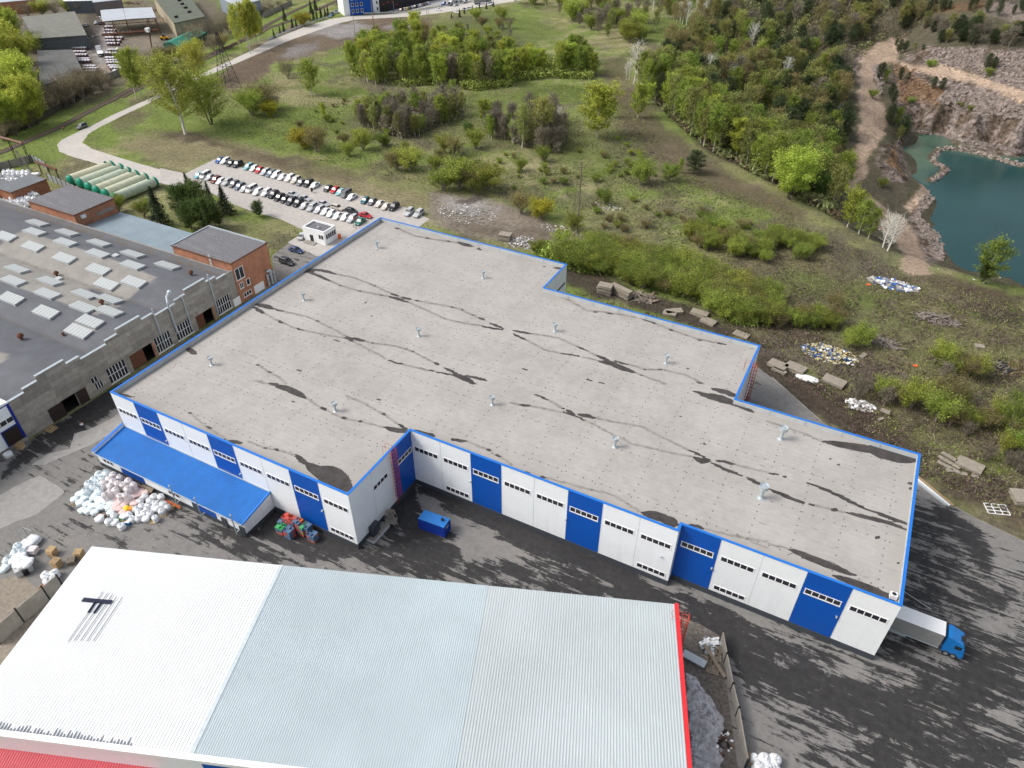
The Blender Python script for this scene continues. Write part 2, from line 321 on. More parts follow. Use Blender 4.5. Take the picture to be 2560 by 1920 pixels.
# quarry
inq = inside(X.ravel(), Y.ravel(), _cpoly).reshape(X.shape)
qf = inq*sst(0, 6, seg_d(X.ravel(), Y.ravel(), _crest).reshape(X.shape))
col = mx(col, litter*.72, qf*.9)
rockc = mx(np.broadcast_to(rock, X.shape+(3,)).copy(), brown*.7, sst(.45, .6, fbm(X*.3, Y*.3)))
rmask = np.zeros(X.shape)
def polrock(P, c, s=1., soft=8.):
    global col, rmask
    P = np.array(P, float); x, y = WX.ravel(), WY.ravel(); bb = (x > P[:, 0].min()-20) & (x < P[:, 0].max()+20) & (y > P[:, 1].min()-20) & (y < P[:, 1].max()+20)
    f = np.zeros(x.shape); d = seg_d(x[bb], y[bb], P, True)*np.where(inside(x[bb], y[bb], P), -1, 1); f[bb] = (1-sst(-soft, soft, d))*s
    col = mx(col, rockc*c, f.reshape(X.shape)); rmask = np.maximum(rmask, f.reshape(X.shape))
polrock([(2240,150),(2330,115),(2600,125),(2600,420),(2470,385),(2383,346),(2280,328),(2240,290),(2225,200)], 1.)
pol([(2235,232),(2290,200),(2370,215),(2400,250),(2330,262),(2250,255)], ochre*.65, .75, 8); ell(2280,215,30,16,ochre*.8,.6)
ell(2330,190,20,14,litter*.6,.8); ell(2245,180,14,26,litter*.55,.8); ell(2470,150,26,20,litter*.6,.7); ell(2520,30,60,24,rock*1.1,.8,10); ell(2350,20,50,14,ochre*.7,.6); ell(2430,10,60,14,ochre*.6,.6)
pol([(2240,150),(2330,160),(2450,192),(2560,230),(2620,260),(2620,275),(2560,258),(2440,214),(2330,185),(2240,165)], road_c, 1., 4)
pol([(2140,125),(2200,100),(2255,100),(2240,150),(2200,165),(2200,230),(2215,300),(2200,350),(2170,400),(2150,450),(2170,490),(2260,550),(2290,580),(2330,690),(2280,690),(2230,600),(2150,540),(2120,480),(2105,440),(2130,400),(2150,320),(2140,240),(2135,160)], road_c*.9, 1., 5)
polrock([(2140,125),(2125,140),(2130,200),(2145,200),(2142,140)], 1.3, 1., 3); polrock([(2185,165),(2200,160),(2210,200),(2200,240),(2190,220)], 1.2, 1., 3)
polrock([(2190,390),(2215,360),(2265,350),(2262,450),(2240,470),(2200,440)], .85, 1., 6); ell(2235,400,7,40,ochre*.8,.8)
polrock([(2330,400),(2350,370),(2400,370),(2390,385),(2360,400),(2380,440),(2350,480),(2320,470),(2340,435)], 1.1, .9, 5)
polrock([(2300,470),(2340,480),(2290,540),(2350,590),(2356,660),(2330,670),(2290,600),(2270,540)], .95, .9, 5)
pol([(2290,460),(2330,470),(2290,530),(2270,520)], road_c, .9, 5)
rdm = np.zeros(X.size)
for Pq in ([(2140,125),(2200,100),(2255,100),(2240,150),(2200,165),(2200,230),(2215,300),(2200,350),(2170,400),(2150,450),(2170,490),(2260,550),(2290,580),(2330,690),(2280,690),(2230,600),(2150,540),(2120,480),(2105,440),(2130,400),(2150,320),(2140,240),(2135,160)], [(2240,150),(2330,160),(2450,192),(2560,230),(2620,260),(2620,275),(2560,258),(2440,214),(2330,185),(2240,165)]):
    rdm = np.maximum(rdm, inside(PXX.ravel(), PYY.ravel(), np.array(Pq, float)))
rdm = rdm.reshape(X.shape); col *= (.80+.40*nz2)[..., None]
ny, nx = X.shape; I = np.arange(ny*nx).reshape(ny, nx)
F = np.stack([I[:-1, :-1], I[:-1, 1:], I[1:, 1:], I[1:, :-1]], -1).reshape(-1, 4)
rockm = (rmask*(1-rdm)).ravel()
def m_ground():
    g = NG('ground_soil'); c = g.attr('soil', 'Color')
    n1 = g.noise(.9, 6, .75); n2 = g.noise(5, 4, .8); n3 = g.noise(.25, 5, .7, dist=1)
    c = g.val(c, g.ramp(n1, .3, .7, .5, 1.5)); c = g.val(c, g.ramp(n2, .3, .7, .6, 1.4)); c = g.mix(g.ramp(n3, .52, .66, 0, .35), c, (.085, .065, .05))
    # stones: cells lighter and darker
    q = g.n('TexVoronoi'); q.inputs['Scale'].default_value = .75; g.l(g.co, q.inputs['Vector'])
    st = g.math('MULTIPLY', g.attr('rocky'), 1.0); sv = g.n('SeparateColor'); g.l(q.outputs['Color'], sv.inputs[0])
    c = g.mix(st, c, g.val(c, g.ramp(sv.outputs[0], 0, 1, .5, 1.6)))
    s2 = g.noise(2.2, 2, .5); c = g.mix(g.ramp(s2, .70, .74, 0, .35), c, (.42, .40, .36))
    hb = g.math('ADD', g.math('MULTIPLY', n1, .6), g.math('MULTIPLY', n2, .25)); g.bump(hb, .9, .9)
    return g.fin(c, .95, spec=.1)
ground = npmesh('ground', np.stack([X.ravel(), Y.ravel(), Z.ravel()], -1), F, m_ground(), {'soil': col.reshape(-1, 3), 'rocky': rockm})
tag(ground, kind='structure')
# ------------------------------------------------------------------ sheets
def sheet(name, pts, z, m, step=1.5, wet=None, label=None, rag=0.):
    P = [(float(p[0]), float(p[1])) for p in pts]; Q = []
    for i in range(len(P)):
        a = P[i]; b = P[(i+1) % len(P)]; L = math.hypot(b[0]-a[0], b[1]-a[1]); k = max(1, int(L/step))
        for j in range(k): Q.append((a[0]+(b[0]-a[0])*j/k, a[1]+(b[1]-a[1])*j/k))
    if rag:
        A = np.array(Q); A[:, 0] += (fbm(A[:, 0]*.4, A[:, 1]*.4)-.5)*rag; A[:, 1] += (fbm(A[:, 0]*.4+30, A[:, 1]*.4)-.5)*rag; Q = [tuple(q) for q in A]
    A = np.array(Q); xs = np.arange(A[:, 0].min()+step/2, A[:, 0].max(), step); ys = np.arange(A[:, 1].min()+step/2, A[:, 1].max(), step)
    gx_, gy_ = np.meshgrid(xs, ys); gx_, gy_ = gx_.ravel(), gy_.ravel(); k = inside(gx_, gy_, A) & (seg_d(gx_, gy_, A, True) > step*.4)
    V = [Vector(q) for q in Q]+[Vector((a, b)) for a, b in zip(gx_[k], gy_[k])]; n = len(Q)
    vs, es, fs, *_r = geometry.delaunay_2d_cdt(V, [(i, (i+1) % n) for i in range(n)], [tuple(range(n))], 1, 1e-4)
    A = np.array([(v.x, v.y) for v in vs]); zz = np.full(len(A), float(z)) if not callable(z) else z(A[:, 0], A[:, 1])
    at = {}
    if wet is not None: at['wet'] = wet(*px_of(A[:, 0], A[:, 1], zz), A[:, 0], A[:, 1])
    F = np.array([tuple(f) for f in fs]); cr = (A[F[:, 1], 0]-A[F[:, 0], 0])*(A[F[:, 2], 1]-A[F[:, 0], 1])-(A[F[:, 1], 1]-A[F[:, 0], 1])*(A[F[:, 2], 0]-A[F[:, 0], 0])
    F[cr < 0] = F[cr < 0][:, ::-1]
    o = npmesh(name, np.c_[A, zz], F, m, at); tag(o, kind='structure'); return o
def stroke(px, py, L, acc):
    """L: list of (polyline px, width px, strength)"""
    for P, w_, s in L:
        P = np.array(P, float); bb = (px > P[:, 0].min()-w_*2-5) & (px < P[:, 0].max()+w_*2+5) & (py > P[:, 1].min()-w_*2-5) & (py < P[:, 1].max()+w_*2+5)
        if not bb.any(): continue
        x, y = px[bb], py[bb]; d = np.full(x.shape, 1e9); tt = np.zeros(x.shape); n = len(P)-1
        for i in range(n):
            a = P[i]; e = P[i+1]-a; t = np.clip(((x-a[0])*e[0]+(y-a[1])*e[1])/(e@e+1e-9), 0, 1); q = np.hypot(x-a[0]-t*e[0], y-a[1]-t*e[1])
            k = q < d; d[k] = q[k]; tt[k] = (i+t[k])/n
        if isinstance(s, tuple): w2 = w_/2*(s[1]+(1-s[1])*tt); st = s[0]
        else: w2 = w_/2*np.sqrt(np.sin(np.clip(tt, .02, .98)*PI)); st = s
        acc[bb] = np.maximum(acc[bb], st*(1-sst(.55, 1.35, d/w2)))
    return acc
def m_asphalt(name, light, dark, lo=.10, hi=.2, sc=.22, stretch=(1, 4.2, 1), rot=-.15, seams=True):
    g = NG(name); v = g.mapping(stretch, (0, 0, rot)); wt = g.attr('wet')
    n1 = g.math('ADD', g.math('MULTIPLY', g.noise(sc*.8, 10, .74, g.mapping((.45, 5.5, 1), (0, 0, rot)), .35), .55), g.math('MULTIPLY', g.noise(sc, 10, .76, g.mapping((1, 1.8, 1)), .6), .45)); n2 = g.noise(.9, 6, .7); n3 = g.noise(9, 3, .6); n4 = g.noise(.035, 3, .5)
    f = g.ramp(g.math('ADD', g.math('ADD', g.math('MULTIPLY', g.math('SUBTRACT', n1, .5), 3.0), g.math('MULTIPLY', wt, .62)), g.math('MULTIPLY', g.math('SUBTRACT', n4, .5), .5)), lo, hi)
    lc = g.mix(g.ramp(n2, .35, .65), light, [c*.78 for c in light]); lc = g.mix(g.ramp(g.noise(.12, 4, .6), .5, .7, 0, .5), lc, (light[0]*1.12, light[1]*1.07, light[2]*1.0))
    dc = g.val(dark, g.ramp(n2, .3, .7, .7, 1.4)); c = g.mix(f, lc, dc); c = g.val(c, g.ramp(n3, .3, .7, .9, 1.1))
    g.bump(n3, .25, .03); return g.fin(c, g.ramp(f, 0, 1, .9, .62), spec=.25)
def wet_yard(px, py, X, Y):
    a = np.zeros(px.shape)
    for P, w_, s in [([(640,1300),(900,1390),(1200,1440),(1500,1500)], 60, .45), ([(1240,1330),(1500,1430),(1700,1520),(1950,1620)], 36, .6), ([(2250,1250),(2300,1500),(2400,1600),(2450,1800),(2350,1960)], 380, .5), ([(1850,1640),(2050,1740),(2200,1800),(2400,1900)], 260, .5), ([(2060,1200),(2200,1330),(2300,1500)], 60, .3), ([(1700,1490),(1900,1640),(2150,1760),(2300,1860)], 130, .75),
                     ([(1060,1220),(1200,1290),(1400,1380),(1650,1480)], 56, 1.), ([(1150,1400),(1350,1440),(1600,1500)], 50, .6), ([(620,1330),(800,1370),(1000,1400)], 50, .5), ([(1030,1230),(1000,1300),(1100,1400),(1060,1440)], 130, .75), ([(1000,1390),(1200,1420),(1420,1450),(1680,1520)], 46, .6), ([(100,1130),(230,1030),(330,960)], 60, .7), ([(0,1200),(100,1100),(200,1040)], 40, .6),
                     ([(680,1240),(640,1290),(760,1320),(880,1390)], 60, .75), ([(420,1250),(520,1330),(700,1400)], 60, .35), ([(2000,1900),(2300,1860)], 120, .55), ([(2330,1270),(2420,1330),(2480,1420)], 60, .6), ([(1570,1600),(1600,1700),(1640,1920)], 40, .6), ([(250,1280),(420,1260)], 40, .2)]:
        a = stroke(px, py, [(P, w_, s)], a)
    for cx, cy, r in ((2500,1560,70),(2120,1690,50),(2350,1640,40),(2520,1800,80),(2100,1880,60),(1960,1660,30),(60,1250,90),(1200,1380,50),(2380,1470,30),(1200,1340,40)): a -= .5*np.exp(-(((px-cx)/r)**2+((py-cy)/(r*.5))**2))
    return np.clip(a, -.3, 1)*1.0
M['yard'] = m_asphalt('yard_asphalt', (.235, .228, .218), (.037, .036, .036), .14, .22, sc=.26)
M['lot'] = m_asphalt('lot_concrete', (.50, .47, .44), (.22, .21, .2), .42, .55, .25)
M['road'] = m_asphalt('road_concrete', (.56, .53, .49), (.30, .28, .26), .40, .55, .25)
yp = [W(*q) for q in ((1870,900),(1930,945),(2062,1063),(2200,1150),(2290,1206),(2354,1249),(2441,1299),(2560,1356),(2900,1530),(2900,2500),(1660,2500),(1650,1920),(1600,1560),(1560,1545))]
yp += [(100, -20), (30, -36), *[W(*q)[:2] for q in ((250,1560),(140,1560),(0,1590),(-300,1800),(-500,1500),(-300,1150))], (-60, -9), (-18.5, -8.9), (-18.5, 47), (-18.7, 60), *[W(*q)[:2] for q in ((680,640),(720,609),(765,580))], (-8, 90), (0, 88), (60, 60)]
sheet('yard', yp, .02, M['yard'], 1.5, wet_yard)
M['apron'] = m_asphalt('apron_concrete', (.36, .35, .335), (.10, .10, .10), .34, .42, .3)
sheet('concrete_apron', [T(8, *q) for q in ((-120,1010),(0,955),(250,830),(340,790),(450,850),(560,930),(430,1040),(310,1130),(160,1180),(0,1255),(-120,1290))], .024, M['apron'], 1.2, lambda px, py, X, Y: np.zeros(px.shape), rag=.5)
sheet('concrete_apron', [T(8, *q) for q in ((640,430),(760,400),(900,330),(1040,250),(1060,360),(840,500),(560,620),(390,700),(270,700),(420,600),(600,560))], .024, M['apron'], 1.2, lambda px, py, X, Y: np.zeros(px.shape)+.12, rag=.5)
zl = lambda px, py, X, Y: stroke(px, py, [([(560,470),(700,520),(860,570)], 14, .35), ([(590,500),(760,560)], 20, .25)], np.zeros(px.shape))
lp = [W(*q) for q in ((400,420),(463,434),(536,398),(600,418),(802,461),(909,491),(1016,519),(1075,548),(1000,600),(860,640),(790,640),(720,606),(765,578),(700,548),(632,529),(589,513),(520,478),(440,460),(400,450))]
sheet('parking_lot', lp, .028, M['lot'], 1.5, zl, rag=.4)
rd = [(0,2212,420),(0,1780,620),(0,1560,735),(0,1360,820),(0,1200,893),(0,1000,980),(0,800,1080),(0,640,1155),(0,530,1210),(0,490,1260),(0,515,1310),(0,640,1360),(0,820,1410),(0,950,1455),(0,1200,1530),(0,1500,1610),(0,1610,1600),(0,1620,1520),(0,1540,1505),(0,1250,1428),(0,1000,1350),(0,790,1285),(0,715,1230),(0,760,1160),(0,860,1100),(0,1040,1010),(0,1290,890),(0,1500,780),(0,1800,650),(0,2212,475),(1,300,345),(1,700,205),(1,850,170),(1,1300,145),(1,1600,112),(1,2000,50),(1,2300,0),(1,2700,-60),(1,2700,-120),(1,2212,-40),(1,1700,45),(1,1400,95),(1,1200,122),(1,800,142),(1,640,165),(1,400,240),(1,100,358)]
sheet('road', [T(*q) for q in rd], .024, M['road'], 1.5, lambda px, py, X, Y: np.zeros(px.shape), rag=.7)
fp = [T(1, *q) for q in ((1060,0),(1080,110),(1240,108),(1500,60),(1900,0),(2300,-60),(1600,-60))]
sheet('far_car_park', fp, .026, mat('grey_asphalt', (.36, .36, .36), .9, var=.15, sc=.3), 4)
# quarry water
g = NG('quarry_water'); q = g.attr('wet')
c = g.mix(q, (.008, .058, .058), (.09, .15, .105)); c = g.mix(g.ramp(g.noise(.02, 3, .5), .4, .62, 0, .5), c, (.004, .036, .038))
g.bump(g.noise(1.2, 3, .6), .12, .1); M['water'] = g.fin(c, .2, spec=.32)
def wmk(px, py, X, Y):
    a = np.zeros(px.shape)
    a = stroke(px, py, [([(2290,350),(2300,400),(2305,450)], 90, 1.), ([(2290,345),(2400,360),(2560,395)], 46, .8), ([(2300,440),(2310,446)], 30, 1.6)], a); return a
wp = [(105, 215), (200, 120), (345, 120), (345, 400), (200, 400), (105, 392)]
sheet('water', wp, -31., M['water'], 3, wmk)
# ------------------------------------------------------------------ main warehouse
UB, UD, UI, UK, VC, VE, VG, VI, VK, LX, HW = 54.33, 101.8, 101.5, 53.73, 17.04, 18.56, 51.72, 70.79, 82.96, 132., 12.9
wh = thing('warehouse', 'huge white and blue warehouse with a flat grey roof in the middle of the yard', 'warehouse', (66, 40, 0))
cor = [(0, 0), (UB, 0), (UB, VC), (UD, VC), (UD, VE), (LX, VE), (LX, VG), (UI, VG), (UI, VI), (UK, VI), (UK, VK), (0, VK)]
TH = .3
walls = {}
def wall_strip(a, b, z0, z1, mb, th=TH, ia=None, ib=None):
    dx, dy = b[0]-a[0], b[1]-a[1]; L = math.hypot(dx, dy); nx_, ny_ = -dy/L, dx/L
    mb.prism([a, b, ib or (b[0]+nx_*th, b[1]+ny_*th), ia or (a[0]+nx_*th, a[1]+ny_*th)], z0, z1)
def offs(P, d):
    n = len(P); out = []
    for i in range(n):
        p0, p1, p2 = P[i-1], P[i], P[(i+1) % n]
        a = ((p1[0]-p0[0]), (p1[1]-p0[1])); b = ((p2[0]-p1[0]), (p2[1]-p1[1])); la, lb = math.hypot(*a), math.hypot(*b)
        n1 = (a[1]/la, -a[0]/la); n2 = (b[1]/lb, -b[0]/lb); out.append((p1[0]+d*(n1[0]+n2[0]), p1[1]+d*(n1[1]+n2[1])))
    return out
inn = offs(cor, -TH); pout = offs(cor, .08); pinn = offs(cor, -.3)
pat = {0: 'wbwwbwwbw', 2: 'wwbwwbww', 4: 'bwwbw'}
def lerp(a, b, t): return (a[0]+(b[0]-a[0])*t, a[1]+(b[1]-a[1])*t)
def window(parent, a, b, z0, z1, n=5, proud=.06):
    dx, dy = b[0]-a[0], b[1]-a[1]; L = math.hypot(dx, dy); ux, uy = dx/L, dy/L; ox, oy = uy, -ux
    pt = lambda s, o: (a[0]+ux*s+ox*o, a[1]+uy*s+oy*o)
    fr = MB(); t = .1
    def bar(s0, s1, za, zb): fr.prism([pt(s0, -.02), pt(s1, -.02), pt(s1, proud), pt(s0, proud)][::-1], za, zb)
    bar(-t, L+t, z0-.22, z0); bar(-t, L+t, z1, z1+t)
    for k in range(n+1): s = L*k/n; bar(s-t*.6, s+t*.6, z0, z1)
    f = fr.build('window', M['frame'], parent, world=True)
    gl = MB(); gl.prism([pt(0, -.01), pt(L, -.01), pt(L, .015), pt(0, .015)][::-1], z0, z1)
    gl.build('glass', M['glass'], f, world=True)
    return f
n_c = len(cor); M['joint'] = mat('joint', (.62, .66, .68), .5)
wm = MB(); wb = MB(); pl = MB(); cap = MB(); sm = MB(); pin = MB()
for i in range(n_c):
    a, b = cor[i], cor[(i+1) % n_c]; L = math.dist(a, b)
    nseg = max(1, round(L/6)); p_ = pat.get(i)
    if p_: nseg = len(p_)
    if i == 1: segs = [(0, 11.35/VC, 'w'), (11.35/VC, 1, 'b')]
    elif i == 7 or i == 5 or i == 9: segs = [(0, 1, 'w')]
    elif p_: segs = [(k/nseg, (k+1)/nseg, p_[k]) for k in range(nseg)]
    else: segs = [(0, 1, 'w')]
    for t0, t1, c_ in segs:
        q0, q1 = lerp(a, b, t0), lerp(a, b, t1)
        wq = MB(); wall_strip(q0, q1, 1.15, HW, wq, TH, inn[i] if t0 == 0 else None, inn[(i+1) % n_c] if t1 == 1 else None)
        o = wq.build('wall_bay', M['white' if c_ == 'w' else 'blue'], wh, world=True)
        if c_ == 'b': o['label'] = 'blue wall bay'
    dx, dy = (b[0]-a[0])/L, (b[1]-a[1])/L; ox, oy = dy, -dx
    # plinth proud of the cladding
    wall_strip(pout[i], pout[(i+1) % n_c], 0, 1.15, pl, .38, pinn[i], pinn[(i+1) % n_c])
    # panel joints and flashings
    for k in range(1, nseg):
        q = lerp(a, b, k/nseg); sm = MB(); sm.prism([(q[0]-dx*.04, q[1]-dy*.04), (q[0]+dx*.04, q[1]+dy*.04), (q[0]+dx*.04+ox*.02, q[1]+dy*.04+oy*.02), (q[0]-dx*.04+ox*.02, q[1]-dy*.04+oy*.02)], 1.16, HW-.02); sm.build('joint_strip', M['joint'], wh, world=True)
    if p_:
        for k in range(nseg):
            s0 = (k+.09)/nseg; s1 = (k+.89)/nseg; window(wh, lerp(a, b, s0), lerp(a, b, s1), 8.52, 9.42)
        for k in {0: [8], 2: [1, 7], 4: [1]}[i]:
            s0 = (k+.11)/nseg; s1 = (k+.89)/nseg; window(wh, lerp(a, b, s0), lerp(a, b, s1), 1.75, 2.62)
    if i == 1:
        window(wh, (UB, 5.8), (UB, 9.6), 8.5, 9.35, 4); window(wh, (UB, 12.75), (UB, 16.7), 8.5, 9.35, 4)
    if i == 9: window(wh, (UK, 77.7), (UK, 82.2), 7.9, 8.75, 5)
pl.build('plinth', M['plinth'], wh, world=True)
def ring(name, P, d0, d1, z0, z1, m, parent):
    A, B = offs(P, d0), offs(P, d1); n = len(P); mb = MB()
    vs = [(*p, z) for z in (z0, z1) for Q in (A, B) for p in Q]
    fs = []
    for i in range(n):
        j = (i+1) % n; fs += [(i, j, 2*n+j, 2*n+i), (n+j, n+i, 3*n+i, 3*n+j), (2*n+i, 2*n+j, 3*n+j, 3*n+i), (j, i, n+i, n+j)]
    mb.add(vs, fs); return mb.build(name, m, parent, world=True)
ring('parapet_cap', cor, .07, -.36, HW, HW+.07, M['cap'], wh)
ring('parapet_lining', cor, -.302, -.345, HW-1.05, HW-.001, M['parin'], wh)
# uprights of the parapet lining, every six metres
for i in range(n_c):
    a, b = cor[i], cor[(i+1) % n_c]; L = math.dist(a, b); k = max(1, round(L/6)); dx, dy = (b[0]-a[0])/L, (b[1]-a[1])/L; nx_, ny_ = -dy, dx
    for j in range(1, k):
        q = lerp(a, b, j/k); up = MB(); up.prism([(q[0]-dx*.09+nx_*.33, q[1]-dy*.09+ny_*.33), (q[0]+dx*.09+nx_*.33, q[1]+dy*.09+ny_*.33), (q[0]+dx*.09+nx_*.42, q[1]+dy*.09+ny_*.42), (q[0]-dx*.09+nx_*.42, q[1]-dy*.09+ny_*.42)], HW-1., HW-.1)
        up.build('parapet_bracket', M['galv'], wh, world=True)
# roof surface
ZR = HW-.95
xs = np.unique(np.round(np.concatenate([np.arange(.3, LX-.3, .3), [.3, UB-.3, UK-.3, UD-.3, UI-.3, LX-.3]]), 3)); ys = np.unique(np.round(np.concatenate([np.arange(.3, VK-.3, .3), [VC+.3, VE+.3, VG-.3, VI-.3, VK-.3]]), 3))
RX, RY = np.meshgrid(xs, ys); cx_ = (RX[:-1, :-1]+RX[1:, 1:])/2; cyy = (RY[:-1, :-1]+RY[1:, 1:])/2
ok = inside(cx_.ravel(), cyy.ravel(), np.array(offs(cor, -.29))).reshape(cx_.shape)
I = np.arange(RX.size).reshape(RX.shape); F = np.stack([I[:-1, :-1], I[:-1, 1:], I[1:, 1:], I[1:, :-1]], -1)[ok]
used = np.unique(F); rm = np.zeros(RX.size, int); rm[used] = np.arange(len(used)); F = rm[F]; vx, vy = RX.ravel()[used], RY.ravel()[used]
px, py = px_of(vx, vy, np.full(vx.shape, ZR))
px_w = px+(fbm(vx*1.1, vy*1.1)-.5)*4; py_w = py+(fbm(vx*1.1+20, vy*1.1)-.5)*2.6
ST = """5 14 430 665 560 677 640 695 705 712|5 14 430 685 520 715 600 750 655 775|5 26 400 690 440 670 500 690|5 13 1135 900 1230 925 1325 955|5 9 1155 870 1245 905|5 11 1250 910 1355 928|5 6 1370 938 1410 943|5 9 1940 1155 2050 1180 2150 1192|5 8 1915 1085 1980 1105|5 11 2005 1125 2080 1155 2150 1187
5 4 985 795 1005 798|5 4 1020 808 1035 811|5 4 720 808 745 814|5 4 885 853 910 858|5 5 1070 888 1102 893|5 5 1680 992 1710 996|5 9 1768 1017 1792 1023|5 5 1862 1058 1892 1065
6 11 0 1195 90 1212 185 1227|6 11 0 1222 60 1250 125 1280|6 7 555 1333 650 1371|6 13 725 1410 790 1435 850 1462|6 26 750 1460 850 1480 960 1525 1070 1562|6 10 870 1458 940 1473 1015 1491|6 8 410 1391 520 1407 610 1423|6 11 1080 1078 1170 1105 1250 1140|6 8 1355 1188 1390 1197|6 7 700 1032 745 1038|6 7 820 1047 880 1053|6 9 1770 1302 1850 1318|6 7 1605 1278 1645 1284|6 13 2050 1340 2108 1349|6 6 1142 1535 1168 1540|6 6 1100 1578 1130 1588|6 6 1255 1530 1308 1538|6 5 635 1610 700 1632
10 38 1640 92 1800 125 1940 170|10 14 1560 62 1640 80 1720 95|10 26 1720 40 1850 70 1955 110|10 20 1880 165 2000 200 2090 242|10 9 182 82 250 108 315 137|10 13 70 180 160 189|10 9 430 203 462 216|10 20 470 222 545 278|10 7 422 241 520 262|10 17 565 260 650 275 730 297|10 9 550 280 630 312|10 10 1525 572 1620 612 1710 655|10 26 1565 630 1640 668 1715 665|10 14 1700 665 1790 715 1880 752 1990 794|10 14 1760 660 1850 675 1937 702|10 16 2022 808 2110 850 2212 900|10 44 1120 1112 1250 1140 1400 1185|10 60 1300 1170 1430 1215|10 14 1515 1213 1600 1230 1672 1254|10 16 240 800 290 807|10 12 105 758 155 776|10 6 2115 741 2155 750|10 6 1440 278 1462 283|10 6 1625 505 1690 524
11 18 -20 895 110 948 230 1003 335 1033|11 12 345 1035 412 1052|11 17 543 1080 602 1092|11 22 655 1108 800 1140 930 1168 1080 1210 1205 1265|11 17 328 848 480 905 620 968 760 1038 862 1088|11 18 850 1080 1000 1135 1100 1175 1222 1215|11 38 470 495 700 535 900 570 1080 600|11 84 850 550 1060 595 1282 660|11 9 0 768 88 784|11 9 135 798 170 804|11 36 180 1425 350 1495 550 1575 760 1660|11 16 920 1320 966 1332|11 14 1215 900 1240 906|11 16 1210 858 1245 862|11 8 520 645 550 654|11 8 595 692 622 699|11 14 1115 1545 1140 1552
15 40 560 -6 780 72 950 140 1110 205|15 50 900 160 1090 215
9 34 150 10 270 40 380 90 428 117|9 16 555 203 615 228|9 14 738 292 784 298|9 12 885 320 917 323|9 26 1108 372 1200 398 1322 415|9 14 1225 343 1320 402|9 24 1325 397 1440 428 1547 449|9 16 1675 473 1750 487 1824 496|9 9 1045 130 1077 140|9 14 1083 256 1118 266|9 15 155 566 202 572|9 12 1985 562 2030 579|9 12 2065 603 2120 637|9 28 340 615 400 660 450 700|9 60 430 690 540 760 640 830|9 120 520 740 680 820 820 910|9 7 312 148 337 152|9 8 70 549 100 552
8 12 1000 85 1060 95 1162 117|8 12 1632 248 1655 258|8 14 1790 373 1828 382|8 18 1970 490 2035 502 2092 512|8 12 1935 480 1950 486
5 22 -10 970 100 990 158 1010|5 11 158 1013 242 1031|5 20 -10 1003 72 1047|5 14 188 1112 232 1131|5 10 343 1179 417 1195|5 18 783 1248 840 1290|5 15 828 1262 945 1291|5 6 765 1262 800 1270|5 13 1540 1474 1588 1497|5 14 1628 1518 1762 1586|5 26 1690 1580 1760 1592 1830 1625 1897 1660|5 14 1800 1585 1900 1605 2000 1631|5 10 1120 1438 1200 1475 1282 1494|5 8 1488 1538 1548 1549|5 8 1558 1553 1692 1580|5 5 515 1112 542 1119|5 6 887 1316 903 1321|5 6 990 1301 1015 1306|5 6 1288 1357 1312 1362|5 7 1345 1374 1370 1383|5 6 985 1070 1012 1077|5 6 660 1268 728 1292|5 8 350 1533 400 1548|5 7 0 1487 30 1500|5 6 98 1548 137 1560|5 10 110 1652 190 1658|5 5 940 955 958 960|5 14 1070 245 1110 260|5 8 1200 308 1240 319|5 8 1465 397 1500 402|5 6 1650 425 1680 430|5 20 1740 436 1800 450 1875 470|5 13 1908 486 1950 500|5 4 585 1245 605 1250|4 10 2180 996 2212 1004|4 26 1600 1345 1650 1375 1700 1400
6 6 85 1522 140 1540|6 5 1515 1522 1540 1528|6 10 360 655 430 662|6 6 275 645 297 648|6 6 752 1643 790 1655|6 10 1595 1640 1640 1655"""
TN = """5 705 712 840 738 990 795 1155 870|5 655 775 740 812 900 857 1135 900|5 1325 955 1480 1025 1620 1090 1780 1130 1940 1155|5 1410 943 1690 992 1780 1020 1915 1085|6 185 1227 400 1260 555 1333|6 650 1371 725 1410|6 125 1280 280 1362 410 1391|6 610 1423 750 1458|6 1070 1562 1200 1612 1330 1660|6 1015 1491 1140 1532 1310 1537 1500 1580 1650 1655|6 420 900 520 950 650 1025 750 1030 1080 1080|10 630 312 880 440 1050 520 1400 600 1565 630|10 730 297 960 340 1130 370 1300 465 1420 520 1525 572|10 1937 702 2212 765|10 290 807 600 895 830 945 940 1000 1100 1100|10 315 137 430 205|11 -10 320 300 425 470 495|11 412 1052 545 1080 655 1108|11 0 1380 180 1425|10 1670 1254 1900 1310 2212 1365|9 202 572 340 615|9 615 228 740 293 885 320 1110 375|9 780 105 900 150 1100 260 1225 343|9 428 117 555 203|5 240 1031 450 1080 525 1115 660 1180 785 1248|5 72 1047 190 1112 343 1179|5 417 1195 600 1235 780 1262|5 945 1291 1010 1305 1200 1330 1350 1375 1490 1450 1540 1474|5 840 1290 900 1320 1085 1420 1120 1438|5 1282 1494 1490 1540|8 1650 256 1790 373 1970 490|9 -60 500 80 550 160 566|5 1240 320 1370 380 1470 397 1740 440|6 1250 1140 1400 1200 1600 1270 1770 1302|9 1824 496 1985 562 2120 637 2212 700|10 -10 160 70 180|10 160 189 420 241|5 30 1500 100 1550 200 1600 260 1655|9 -10 -30 150 10|10 1940 1300 2212 1420"""
acc = np.zeros(vx.shape); L_ = []; L2 = []
def _rd(s, w_=None):
    out = []
    for e in s.replace('\n', '|').split('|'):
        q = [float(t) for t in e.split()]; n = int(q[0]); k = 2 if w_ is None else 1; pw = q[1] if w_ is None else w_
        out.append(([TP(n, q[j], q[j+1]) for j in range(k, len(q)-1, 2)], max(pw*1.6, 10)/3.456, 1.))
    return out
acc = stroke(px_w, py_w, _rd(ST), acc)
